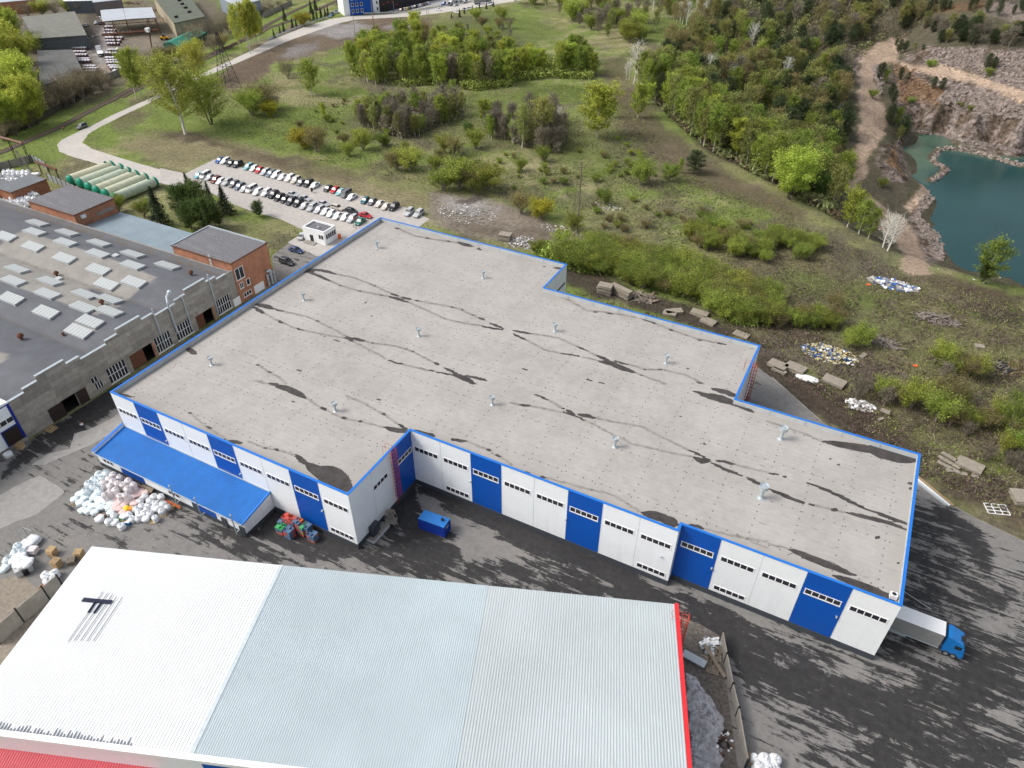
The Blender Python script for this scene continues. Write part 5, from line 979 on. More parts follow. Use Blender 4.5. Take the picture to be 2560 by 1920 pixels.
# ------------------------------------------------------------------ crates
CM = [mat('crate_red', (.52, .09, .07), .55, var=.2), mat('crate_blue', (.10, .17, .27), .6, var=.25), mat('crate_green', (.06, .38, .13), .6), mat('crate_orange', (.60, .16, .06), .55)]
Z9 = lambda x, y, z=0: W(640+x*260/2212., 1220+y*260/2212., z)
crs = [(655,590,2.6,'tall stack of red crates nearest the wall'),(760,640,2.6,'tall mixed stack with one red crate standing on top'),(880,680,2.6,'broad red and blue stack in the middle'),(960,770,2.3,'stack of red crates with a green one on top'),(1060,780,2.3,'grey-blue stack of open crates against the wall'),(520,800,1.6,'short stack topped by green crates'),(690,880,1.8,'stack of dark blue crates in front of the tall ones'),(1190,960,1.6,'short blue stack at the right end of the crates'),(570,700,1.5,'stack of blue crates behind the green-topped stack')]
for k_, o_ in BG.items():
    if k_ not in used: bpy.data.objects.remove(o_)
rs = random.Random(8)
for i, (x, y, h, lab) in enumerate(crs):
    p = Z9(x, y, h); t = thing('crate_stack', lab, 'crate stack', (p[0], p[1], 0), .05*rs.uniform(-1, 1)); nl = int(round(h/.32))
    for k in range(nl):
        for a in (-1, 1):
            for b in (-1, 1):
                ci = rs.choices((0, 1, 2, 3), (5, 5, .3, 1.2))[0]
                if k == nl-1: ci = {0: 0, 5: 2, 6: 1, 7: 1, 3: 0 if a < 0 else 2, 4: 1}.get(i, ci)
                q = MB(); x0, y0 = a*.30, b*.21; z = k*.32
                if k < nl-1: q.bx(x0-.28, x0+.28, y0-.19, y0+.19, z, z+.29); q.bx(x0-.295, x0+.295, y0-.205, y0+.205, z+.25, z+.315)
                else:
                    for u0, u1, v0, v1 in ((-.29, .29, -.2, -.16), (-.29, .29, .16, .2), (-.29, -.25, -.16, .16), (.25, .29, -.16, .16)): q.bx(x0+u0, x0+u1, y0+v0, y0+v1, z, z+.3)
                    q.bx(x0-.25, x0+.25, y0-.16, y0+.16, z, z+(.05 if (a+b+i) % 3 else .28))
                q.build('crate', CM[ci], t)
    t.scale = (1.25, 1.6, 1.)
# ------------------------------------------------------------------ blue container
ca_, cb_, cc_ = T(9, 1400, 1160, 2.6), T(9, 1620, 1240, 2.6), T(9, 1675, 1165, 2.6); cd_ = ca_+cc_-cb_
ct = (ca_+cc_)/2; cr_ = math.atan2(cb_[1]-ca_[1], cb_[0]-ca_[0]); cl, cw = np.linalg.norm(cb_-ca_), np.linalg.norm(cc_-cb_)
t = thing('shipping_container', 'blue corrugated container on the wet asphalt inside the corner of the warehouse', 'container', (ct[0], ct[1], .1), cr_)
q = MB(); N_ = 44
def corr(a, b, z0, z1, out):
    a = np.array(a, float); b = np.array(b, float); L = np.linalg.norm(b-a); n_ = int(L/.24); P_ = []
    for k in range(n_):
        for f_, d_ in ((0, 0), (.3, 0), (.5, -.05), (.8, -.05)): p_ = a+(b-a)*(k+f_)/n_+np.array(out)*d_; P_.append(p_)
    P_.append(b); vs = [(p_[0], p_[1], z) for p_ in P_ for z in (z0, z1)]; q.add(vs, [(2*k, 2*k+2, 2*k+3, 2*k+1) for k in range(len(P_)-1)])
x_, y_ = cl/2, cw/2
corr((-x_, -y_), (x_, -y_), .12, 2.4, (0, -1)); corr((x_, -y_), (x_, y_), .12, 2.4, (1, 0)); corr((x_, y_), (-x_, y_), .12, 2.4, (0, 1)); corr((-x_, y_), (-x_, -y_), .12, 2.4, (-1, 0)); M['cont'] = mat('container_blue', (.012, .05, .36), .45, var=.12); q.build('side_walls', M['cont'], t)
q = MB(); q.bx(-x_-.03, x_+.03, -y_-.03, y_+.03, 2.4, 2.5); q.build('roof', mat('container_roof', (.03, .19, .55), .45), t)
q = MB(); q.bx(-x_-.04, x_+.04, -y_-.04, y_+.04, 0, .12)
for a in (-1, 1):
    for b in (-1, 1): q.bx(a*x_-.07, a*x_+.07, b*y_-.07, b*y_+.07, .12, 2.4)
q.build('frame', M['cont'], t); q = MB(); q.lathe([(.16, 2.5), (.16, 2.75), (.26, 2.78), (.24, 2.98), (.02, 3.05)], (x_-.9, .2, 0), 10); q.build('vent', M['black'], t)
q = MB(); q.bx(x_+.02, x_+.035, -.4, .4, 1.5, 1.75); q.build('sign_plate', mat('plate', (.5, .6, .35), .6), t)
# mixer stand and trough by the short wall
p = T(9, 1165, 1165, 1.); t = thing('mixing_machine', 'dusty grey hopper machine on thin legs beside the wall', 'machine', (p[0], p[1], 0), .3); q = MB()
for a in (-.9, .9):
    for b in (-.7, .7): q.tube((a, b, 0), (a*.8, b*.8, 2.2), .05, n=4)
q.bx(-1, 1, -.8, .8, .55, .65); q.build('frame', M['concrete'], t); q = MB(); q.prism([(-.5, -.4), (.5, -.4), (.5, .4), (-.5, .4)], 1.5, 1.6); q.lathe([(.3, 1.55), (.95, 2.5), (.9, 2.5), (.3, 1.7)], (0, 0, 0), 8); q.build('hopper', M['concrete'], t)
q = MB(); q.tube((.2, .2, 2.5), (1.3, -.4, .2), .13, n=6); q.tube((-.6, .3, 2.3), (.7, .5, 2.7), .1, n=6); q.build('pipe', M['oldwood'], t)
p = T(9, 1050, 1290); t = thing('mortar_trough', 'pale rectangular trough of sand and rubble next to the dusty machine', 'trough', (p[0], p[1], 0), 1.57-.02); q = MB(); q.bx(-2.2, 2.2, -1, -.9, 0, .5); q.bx(-2.2, 2.2, .9, 1, 0, .5); q.bx(-2.2, -2.1, -.9, .9, 0, .5); q.bx(2.1, 2.2, -.9, .9, 0, .5); q.build('rim', M['parin'], t); q = MB(); q.bx(-2.1, 0, -.9, .9, .02, .2); q.bx(0, 2.1, -.9, .9, .02, .42); q.build('filling', M['concrete'], t)
# ------------------------------------------------------------------ vehicles
M['carglass'] = mat('car_glass', (.025, .032, .04), .12, var=.1, spec=.6); M['tyre'] = mat('tyre', (.025, .025, .025), .8); M['rim'] = mat('rim', (.4, .4, .42), .4, .5); M['lamp_f'] = mat('headlight', (.75, .78, .8), .2); M['lamp_r'] = mat('rear_light', (.35, .02, .02), .3)
COL = dict(white=(.80,.81,.82), silver=(.50,.52,.54), grey=(.16,.17,.18), slate=(.15,.19,.24), black=(.025,.026,.03), red=(.52,.02,.03), blue=(.02,.09,.32), sky=(.25,.50,.58), teal=(.03,.13,.16), beige=(.58,.54,.46), brown=(.20,.06,.05), green=(.05,.20,.17), yellow=(.75,.5,.05), dark=(.05,.055,.065), navy=(.025,.05,.13))
CT = {'sedan': (4.5, .88, .70, .92, 1.45, (-1.45, .95, -.85, .35)), 'hatchback': (4.0, .86, .72, .95, 1.5, (-1.75, .85, -1.35, .25)), 'estate': (4.6, .88, .74, .98, 1.55, (-2.1, .95, -1.75, .3)), 'suv': (4.6, .93, .85, 1.08, 1.75, (-2.1, .9, -1.8, .3)), 'van': (4.7, .92, .8, 1.1, 1.95, (-2.25, 1.7, -2.1, 1.1))}
def loft(mb, st, m=0):
    n = len(st[0]); vs = [v for r_ in st for v in r_]; fs = []
    for j in range(len(st)-1):
        for i in range(n): fs.append((j*n+i, j*n+(i+1) % n, (j+1)*n+(i+1) % n, (j+1)*n+i))
    fs += [tuple(range(n))[::-1], tuple(range((len(st)-1)*n, len(st)*n))]; mb.add(vs, fs, m)
def make_car(kind, colour):
    L, w_, zh, zb, zt, (cr0, cf0, cr1, cf1) = CT[kind]; t = thing('parked_car', '', 'car'); paint = M.setdefault('paint_'+colour, mat('paint_'+colour, COL[colour], .28, var=.03, spec=.5)); h = L/2; q = MB()
    S_ = lambda x, wf, z0, z1, z2: [(x, -w_*wf*.93, z0), (x, -w_*wf, z0+(z1-z0)*.5), (x, -w_*wf*.97, z1), (x, -w_*wf*.8, z2), (x, w_*wf*.8, z2), (x, w_*wf*.97, z1), (x, w_*wf, z0+(z1-z0)*.5), (x, w_*wf*.93, z0)]
    tr = zb-.04 if kind == 'sedan' else zb
    loft(q, [S_(-h, .82, .38, tr-.2, tr-.12), S_(-h+.15, .95, .28, tr-.08, tr), S_(-h+.8, 1., .24, zb-.08, zb), S_(cf0, 1., .24, zb-.08, zb), S_(cf0+.3, 1., .24, zh+.04, zh+.12), S_(h-.35, .95, .26, zh-.08, zh), S_(h-.05, .84, .32, zh-.22, zh-.14), S_(h, .7, .36, zh-.3, zh-.26)]); 
    R_ = lambda x, z, wf: [(x, -w_*wf, z), (x, w_*wf, z)]
    rt = [(cr1-.02, -w_*.72, zt-.06), (cf1+.02, -w_*.72, zt-.05), (cf1+.02, w_*.72, zt-.05), (cr1-.02, w_*.72, zt-.06)]
    q.add(rt+[(x*.94+(cr1+cf1)*.03, y*.88, z+.06) for x, y, z in rt], [(0, 1, 5, 4), (1, 2, 6, 5), (2, 3, 7, 6), (3, 0, 4, 7), (4, 5, 6, 7), (3, 2, 1, 0)])
    for s in (-1, 1):
        for xa, xb in ((cr0+.02, cr1), ((cr0+cf0)/2+.05, (cr1+cf1)/2), (cf0-.02, cf1)): q.tube((xa, s*w_*.88, zb-.02), (xb, s*w_*.72, zt-.05), .045, n=4)
    q.build('body', paint, t)
    q = MB(); a = [(cr0, -w_*.86), (cf0, -w_*.86), (cf0, w_*.86), (cr0, w_*.86)]; b = [(cr1, -w_*.70), (cf1, -w_*.70), (cf1, w_*.70), (cr1, w_*.70)]
    q.add([(*p, zb-.03) for p in a]+[(*p, zt-.055) for p in b], [(0, 1, 5, 4), (1, 2, 6, 5), (2, 3, 7, 6), (3, 0, 4, 7)]); q.build('windows', M['carglass'], t)
    for sx in (-h*.60, h*.60):
        for s in (-1, 1):
            q = MB(); q.tube((sx, s*(w_-.2), .32), (sx, s*(w_+.01), .32), .32, n=12); ww = q.build('wheel', M['tyre'], t); q = MB(); q.tube((sx, s*(w_+.01), .32), (sx, s*(w_+.03), .32), .19, n=8); q.build('rim', M['rim'], ww)
    for s in (-1, 1):
        q = MB(); q.box((h-.1, s*w_*.62, zh-.16), (.16, .34, .14), s*.3); q.build('headlight', M['lamp_f'], t)
        q = MB(); q.box((-h+.04, s*w_*.68, zb-.2), (.1, .26, .2)); q.build('rear_light', M['lamp_r'], t)
        q = MB(); q.box((cf0-.15, s*(w_+.06), zb+.05), (.12, .2, .14)); q.build('mirror', paint, t)
    return t
PROTO = {}
def car(kind, colour, px, py, ang, label, group, z=.7, s=1.):
    p = W(px, py, z); k = (kind, colour)
    if k not in PROTO: o = PROTO[k] = make_car(kind, colour); o.location = (p[0], p[1], .03); o.rotation_euler = (0, 0, ang); o['group'] = group
    else: o = dup(PROTO[k], (p[0], p[1], .03), ang, None, group)
    o['label'] = label; return o
ORD = 'first second third fourth fifth sixth seventh eighth ninth tenth eleventh twelfth thirteenth fourteenth fifteenth sixteenth seventeenth eighteenth nineteenth twentieth twenty-first twenty-second twenty-third twenty-fourth twenty-fifth twenty-sixth twenty-seventh twenty-eighth twenty-ninth thirtieth'.split()
WORD = dict(sky='light blue', slate='slate blue', dark='dark grey', navy='dark blue', grey='grey')
zA = lambda x, y: (470+x/6.9125, 380+y/6.9125); zB = lambda x, y: (770+x/6.9125, 420+y/6.9125)
_a, _b = W(*zA(480, 165)), W(*zA(640, 90)); 
def head(a, b): p, q = W(*a), W(*b); return math.atan2(q[1]-p[1], q[0]-p[0])
H1 = head(zA(640+20, 95+50), zA(470+20, 175+55)); H2 = head(zB(900, 790), zB(1100, 850))
row1 = [(zA, *v) for v in ((555,135,'sedan','blue'),(645,150,'estate','white'),(750,190,'sedan','black'),(855,210,'suv','dark'),(1045,250,'estate','sky'),(1145,280,'hatchback','white'),(1235,310,'hatchback','red'),(1335,340,'estate','silver'),(1435,370,'estate','slate'),(1530,395,'suv','white'),(1640,425,'sedan','white'),(1760,450,'suv','white'),(1865,485,'suv','beige'),(1955,520,'sedan','grey'),(2080,540,'suv','black'))]+[(zB, *v) for v in ((115,295,'sedan','white'),(345,350,'hatchback','dark'),(465,375,'hatchback','red'),(560,415,'hatchback','sky'),(660,445,'van','grey'),(755,495,'sedan','white'),(985,555,'hatchback','teal'),(1110,580,'hatchback','grey'),(1240,610,'sedan','beige'),(1350,655,'sedan','beige'),(1485,670,'suv','black'),(1745,760,'suv','silver'),(1910,785,'suv','silver'))]
row2 = [(zA, *v) for v in ((185,400,'hatchback','sky'),(300,400,'van','white'),(385,430,'sedan','silver'),(480,475,'estate','brown'),(565,505,'hatchback','white'),(680,520,'suv','silver'),(795,550,'estate','grey'),(895,590,'estate','slate'),(985,630,'sedan','silver'),(1100,640,'van','white'),(1205,685,'estate','white'),(1355,700,'suv','white'),(1480,735,'suv','black'),(1580,780,'estate','black'),(1675,820,'hatchback','black'),(1785,850,'suv','dark'),(1905,880,'suv','black'),(2020,920,'sedan','silver'))]+[(zB, *v) for v in ((70,680,'suv','silver'),(195,715,'estate','silver'),(310,745,'sedan','white'),(400,785,'hatchback','white'),(515,820,'sedan','white'),(640,845,'hatchback','white'),(765,870,'estate','silver'),(900,915,'sedan','green'))]
for i, (f, x, y, k, c_) in enumerate(row1): car(k, c_, *f(x, y), H1+random.uniform(-.04, .04), f'{WORD.get(c_, c_)} {k}, {ORD[i]} from the left in the far row of the car park', 'cars in the far row of the car park')
for i, (f, x, y, k, c_) in enumerate(row2): car(k, c_, *f(x, y), H1+random.uniform(-.04, .04), f'{WORD.get(c_, c_)} {k}, {ORD[i]} from the left in the near row of the car park', 'cars in the near row of the car park')
for i, (f, x, y, k, c_) in enumerate(((zA,1805,725,'sedan','silver'),(zA,2020,795,'sedan','silver'),(zB,275,615,'hatchback','silver'),(zB,510,680,'estate','beige'),(zB,755,740,'estate','black'),(zB,990,810,'sedan','red'))): car(k, c_, *f(x, y), H2, f'{WORD.get(c_, c_)} {k}, {ORD[i]} from the left of the cars parked lengthwise behind the near row', 'cars parked lengthwise in the car park')
car('suv', 'grey', *TP(0, 705, 1092), head(TP(0, 755, 1075), TP(0, 660, 1115)), 'dark grey suv pulled onto the grass beside the road bend', 'lone cars')
car('sedan', 'navy', *TP(5, 345, 497), head(TP(5, 290, 480), TP(5, 400, 515)), 'dark blue saloon in front of the gatehouse door', 'lone cars')
car('suv', 'black', *TP(5, 266, 600), head(TP(5, 205, 585), TP(5, 325, 625)), 'black car beside the tall brick block', 'lone cars')
car('sedan', 'silver', *TP(5, 400, 375), head(TP(5, 400, 390), TP(5, 430, 355)), 'silver car half hidden behind the gatehouse', 'lone cars')
zC = lambda x, y: (820+x/5.267, y/5.267); HF = head(zC(1000, 120), zC(900, 150))
for i, (x, y, k, c_) in enumerate(((962,135,'suv','brown'),(998,125,'hatchback','white'),(1037,117,'hatchback','yellow'),(1072,108,'sedan','black'),(1110,97,'sedan','silver'),(1147,90,'suv','dark'),(1178,80,'sedan','white'),(1213,70,'sedan','white'),(1248,63,'sedan','brown'),(1282,53,'sedan','slate'),(1315,42,'sedan','white'))): car(k, c_, *zC(x, y), HF, f'far {WORD.get(c_, c_)} {k}, {ORD[i]} from the left against the black hall', 'far cars against the black hall')
for i, (x, y, k, c_) in enumerate(((1525,50,'suv','blue'),(1575,55,'suv','dark'),(1625,58,'sedan','black'),(1680,62,'sedan','silver'),(1632,15,'suv','white'),(1685,20,'sedan','dark'),(1738,18,'sedan','grey'),(1803,25,'suv','grey'))): car(k, c_, *zC(x, y), HF, f'far {WORD.get(c_, c_)} {k}, {ORD[i]} in the group behind the guard rail', 'far cars behind the guard rail')
for i, (x, y, k, c_) in enumerate(((1690,155,'sedan','white'),(1800,122,'sedan','silver'),(1862,108,'sedan','silver'),(1985,80,'sedan','white'),(2110,52,'sedan','white'),(2140,40,'sedan','silver'),(1455,125,'sedan','white'),(1180,150,'sedan','silver'))): car(k, c_, *zC(x, y), HF+1.3, f'far {c_} {k}, {ORD[i]} of the cars standing along the upper road', 'far cars along the upper road')
for i, (x, y, k, c_) in enumerate(((55,183,'suv','navy'),(110,158,'suv','slate'),(165,125,'van','white'),(205,103,'van','white'),(30,205,'sedan','sky'),(155,10,'suv','black'))): car(k, c_, *zC(x, y), HF+.6, f'{WORD.get(c_, c_)} {k}, {ORD[i]} of the cars left of the blue office block', 'cars left of the blue office block')
zD = lambda x, y: (x/6.9125, y/6.9125)
for i, (x, y, k, c_) in enumerate(((1660,390,'sedan','white'),(1750,400,'suv','dark'),(1490,430,'sedan','silver'))): car(k, c_, *zD(x, y), 2.2, f'{WORD.get(c_, c_)} {k}, {ORD[i]} of the cars by the steel canopy', 'cars by the steel canopy')
# lorries
def lorry(label, pa, pb, trailer, cab, cargo_l=13.2, name='lorry', dz=4.0):
    """pa rear centre, pb front of the cab"""
    r = math.atan2(pb[1]-pa[1], pb[0]-pa[0]); t = thing(name, label, 'lorry', (pa[0], pa[1], .03), r); L = cargo_l
    q = MB(); q.bx(0, L, -1.27, 1.27, 1.2, dz); q.build('cargo_box', trailer, t); q = MB(); q.bx(-.02, L+.02, -1.3, 1.3, dz, dz+.06); q.build('cargo_roof', M['frame'], t)
    q = MB(); q.bx(0, L, -1.31, -1.24, 1.0, 1.2); q.bx(0, L, 1.24, 1.31, 1.0, 1.2); q.bx(2.9, L-4.2, -1.2, -1.1, .45, .98); q.bx(2.9, L-4.2, 1.1, 1.2, .45, .98); q.bx(0, L+3, -.45, .45, .75, 1.0); q.build('chassis', M['galv'], t)
    q = MB(); loft(q, [[(x, -y_, z0), (x, y_, z0), (x, y_, z1), (x, -y_, z1)] for x, y_, z0, z1 in ((L+.45, 1.22, .8, 3.95), (L+1.0, 1.22, .8, 3.95), (L+2.2, 1.22, .8, 3.45), (L+2.7, 1.22, .6, 3.2), (L+3.1, 1.2, .45, 2.1), (L+3.3, 1.1, .45, 1.2))]); q.build('cab', cab, t)
    q = MB(); q.add([(L+2.76, -1.05, 3.07), (L+2.76, 1.05, 3.07), (L+3.12, 1.05, 2.12), (L+3.12, -1.05, 2.12)], [(3, 2, 1, 0)])
    for s in (-1, 1): q.prism([(L+1.75, s*1.225), (L+2.6, s*1.225), (L+2.6, s*1.24), (L+1.75, s*1.24)], 2.1, 2.85)
    q.build('windows', M['carglass'], t); q = MB(); q.bx(L+2.25, L+2.6, -.45, .45, 3.30, 3.47); q.bx(L+2.65, L+2.95, -1.0, 1.0, 3.2, 3.3); q.build('sun_visor', M['steel'], t)
    for x_ in (1.6, 2.9, L+.2+1., L-2.6+3.8+.95):
        for s in (-1, 1): q = MB(); q.tube((x_, s*.95, .5), (x_, s*1.25, .5), .5, n=14); ww = q.build('wheel', M['tyre'], t); q = MB(); q.tube((x_, s*1.25, .5), (x_, s*1.27, .5), .28, n=10); q.build('rim', M['rim'], ww)
    for s in (-1, 1): q = MB(); q.box((L+3.28, s*.85, .85), (.12, .4, .25)); q.build('headlight', M['lamp_f'], t); q = MB(); q.box((L+2.75, s*1.42, 2.5), (.2, .15, .7)); q.build('mirror', cab, t)
    return t
f_, r_ = T(15, 1535, 460, 4.), T(15, 1127, 305, 4.); u_ = (f_-r_)/np.linalg.norm(f_-r_); rear = f_-u_*13.2
M['tarp'] = mat('grey_tarpaulin', (.27, .275, .265), .7, var=.1, sc=1); M['cabblue'] = mat('cab_blue', (.01, .18, .52), .3, spec=.5)
lorry('blue cab lorry with grey trailer and white roof backed up to the warehouse', rear, f_, M['tarp'], M['cabblue'])
lorry('far lorry with a grey box driving on the upper road', W(*zC(1915, 60)), W(*zC(2040, 50)), M['tarp'], M['tarp'], 9.)
tp = W(*zD(1690, 800)); lorry('white crane lorry with an empty dark bed in the brick yard', W(*zD(1760, 990)), W(*zD(1690, 830)), M['steel'], M['frame'], 7., dz=1.7)
p = W(*(200+1470/6.9125, 690/6.9125)); t = thing('wheel_loader', 'small yellow loader beside the green roofed shelter', 'loader', (p[0], p[1], .05), .5)
q = MB(); q.bx(-2, .2, -1, 1, .6, 1.7); q.bx(.2, 1.9, -.7, .7, .6, 1.5); q.tube((1.6, -.6, 1.2), (3, -.6, .6), .14, n=5); q.tube((1.6, .6, 1.2), (3, .6, .6), .14, n=5); q.build('body', mat('loader_yellow', (.75, .42, .02), .5), t)
q = MB(); q.bx(-.9, .2, -.75, .75, 1.7, 2.9); q.build('cab', M['carglass'], t); q = MB(); q.prism([(3, -1.2), (3.9, -1.2), (3.9, 1.2), (3, 1.2)], .1, [.9, .3, .3, .9]); q.build('bucket', M['steel'], t)
for x_ in (-1.3, 1.3):
    for s in (-1, 1): q = MB(); q.tube((x_, s*.75, .65), (x_, s*1.15, .65), .65, n=12); q.build('wheel', M['tyre'], t)
# ------------------------------------------------------------------ people
def person(px, py, label, top, legs, hd, arm=0.):
    p = W(px, py); t = thing('person', label, 'person', (p[0], p[1], .02), hd)
    def skin(name, V, E, R, m, par):
        me = bpy.data.meshes.new(name); me.from_pydata(V, E, []); o = bpy.data.objects.new(name, me); C.objects.link(o); o.parent = par; me.materials.append(m)
        s = o.modifiers.new('s', 'SKIN')
        for i, r_ in enumerate(R): me.skin_vertices[0].data[i].radius = (r_, r_)
        me.skin_vertices[0].data[0].use_root = True; o.modifiers.new('u', 'SUBSURF').levels = 1; o.modifiers['u'].render_levels = 1; return o
    V = [(0,0,.92),(0,0,1.15),(0,0,1.42),(0,0,1.52),(.02,0,1.62),(.02,0,1.74),(0,.1,.88),(.14,.1,.48),(.10,.1,.08),(.26,.1,.04),(0,-.1,.88),(-.08,-.1,.48),(-.20,-.1,.10),(-.06,-.1,.05),(0,.19,1.40),(.05,.25,1.13),(.2,.24,.92+arm),(.24,.23,.86+arm),(0,-.19,1.40),(-.05,-.25,1.13),(.05,-.27,.9),(.07,-.27,.83)]
    E = [(0,1),(1,2),(2,3),(3,4),(4,5),(0,6),(6,7),(7,8),(8,9),(0,10),(10,11),(11,12),(12,13),(2,14),(14,15),(15,16),(16,17),(2,18),(18,19),(19,20),(20,21)]
    R = [.13,.13,.14,.055,.09,.08,.09,.06,.045,.04,.09,.06,.045,.04,.06,.045,.032,.035,.06,.045,.032,.035]
    b = skin('body', V, E, R, M.setdefault('skin', mat('skin', (.5, .3, .22), .6)), t)
    skin('shirt', [V[i] for i in (1,0,2,14,15,16,18,19,20)], [(0,1),(0,2),(2,3),(3,4),(4,5),(2,6),(6,7),(7,8)], [.155,.15,.165,.075,.06,.048,.075,.06,.048], top, t)
    skin('trousers', [V[i] for i in (0,6,7,8,10,11,12)], [(0,1),(1,2),(2,3),(0,4),(4,5),(5,6)], [.145,.105,.075,.062,.105,.075,.062], legs, t)
    q = MB(); q.lathe([(.02, 1.72), (.1, 1.74), (.105, 1.79), (.08, 1.85), (.01, 1.875)], (0, 0, 0), 10); q.build('hair', M['black'], t, smooth=True)
    q = MB(); q.box((.11, 0, 1.69), (.05, .025, .04)); q.build('nose', M['skin'], t)
    return t
person(209, 1072, 'person in a white top and dark trousers walking on the yard by the stepped wall', M['frame'], M['navycloth'] if 'navycloth' in M else M.setdefault('navycloth', mat('navy_cloth', (.03, .04, .07), .9)), 2.6)
person(160.5, 327, 'person in an orange vest standing on the grass near the railway', mat('orange_vest', (.85, .3, .03), .7), M['navycloth'], .5, .1)
# ------------------------------------------------------------------ vegetation
def hgt(bx, by, ty):
    p = G(bx, by); lo, hi = 0., 60.
    for _ in range(22):
        m_ = (lo+hi)/2; y = px_of(p[0], p[1], np.array(p[2]+m_))[1]
        if y > ty: lo = m_
        else: hi = m_
    return p, lo
def m_leaf(name, col, rand=.28, hue=.015, trans=.55):
    g = NG(name); r = g.rnd(); n = g.noise(.55, 4, .65); n2 = g.noise(3.5, 2, .6)
    h = g.n('HueSaturation'); h.inputs['Color'].default_value = (*col, 1); g.l(g.ramp(r, 0, 1, .5-hue, .5+hue), h.inputs['Hue']); g.l(g.math('MULTIPLY', g.math('MULTIPLY', g.ramp(g.math('FRACT', g.math('MULTIPLY', r, 7.3)), 0, 1, 1-rand, 1+rand), g.ramp(n, .3, .7, .72, 1.3)), g.ramp(g.n('NewGeometry').outputs['Random Per Island'], 0, 1, .5, 1.5)), h.inputs['Value'])
    g.fin(h.outputs[0], .7, spec=.15); tr = g.n('BsdfTranslucent'); g.l(h.outputs[0], tr.inputs[0]); ms = g.n('MixShader'); ms.inputs[0].default_value = trans; g.l(g.b.outputs[0], ms.inputs[1]); g.l(tr.outputs[0], ms.inputs[2])
    g.l(ms.outputs[0], g.t.nodes['Material Output'].inputs[0]); return g.m
LC = dict(green=(.31,.39,.08), lime=(.42,.48,.09), olive=(.32,.34,.11), bare=(.29,.26,.205), willow=(.38,.44,.09), yellow=(.46,.44,.05), spruce=(.045,.075,.042), pine=(.085,.12,.055), brown=(.32,.28,.12), deep=(.115,.18,.05), pale=(.38,.42,.29), greyshrub=(.31,.265,.18), gold=(.47,.50,.11))
LM = {k: m_leaf('leaves_'+k, v) for k, v in LC.items()}
BK = dict(birch=mat('birch_bark', (.60, .57, .51), .8, var=.3, sc=3), dark=mat('dark_bark', (.09, .075, .06), .9, var=.3, sc=3), grey=mat('grey_bark', (.28, .25, .22), .9, var=.3), white=mat('white_bark', (.80, .77, .73), .8, var=.15), twig=mat('twig_bark', (.17, .145, .10), .9))
def leafmesh(name, P, size, m, parent, rng, up=0., elong=1.):
    n = len(P); u = rng.normal(size=(n, 3)); u[:, 2] = u[:, 2]*(1-up)+up*2; u /= np.linalg.norm(u, axis=1)[:, None]; v = np.cross(u, rng.normal(size=(n, 3))); v /= np.linalg.norm(v, axis=1)[:, None]+1e-6
    s = size*1.22*rng.uniform(.6, 1.35, n)[:, None]; V = np.stack([P-u*s*elong-v*s*.5, P-u*s*elong*.2+v*s*.75, P+u*s*elong+v*s*.2], 1).reshape(-1, 3); F = np.arange(n*3).reshape(-1, 3)
    return npmesh(name, V, F, m, smooth=False, parent=parent)
LMUL = dict(birch_tree=1.9, leafing_tree=2., budding_tree=1.9, aspen_tree=1.8, willow_shrub=2.1, brown_shrub=2.1, green_shrub=2.1, flowering_shrub=1.6, poplar_tree=2.2, willow_tree=1.8, leafy_tree=1.4, pine_tree=1.6, bare_tree=1.3, slender_tree=1.8)
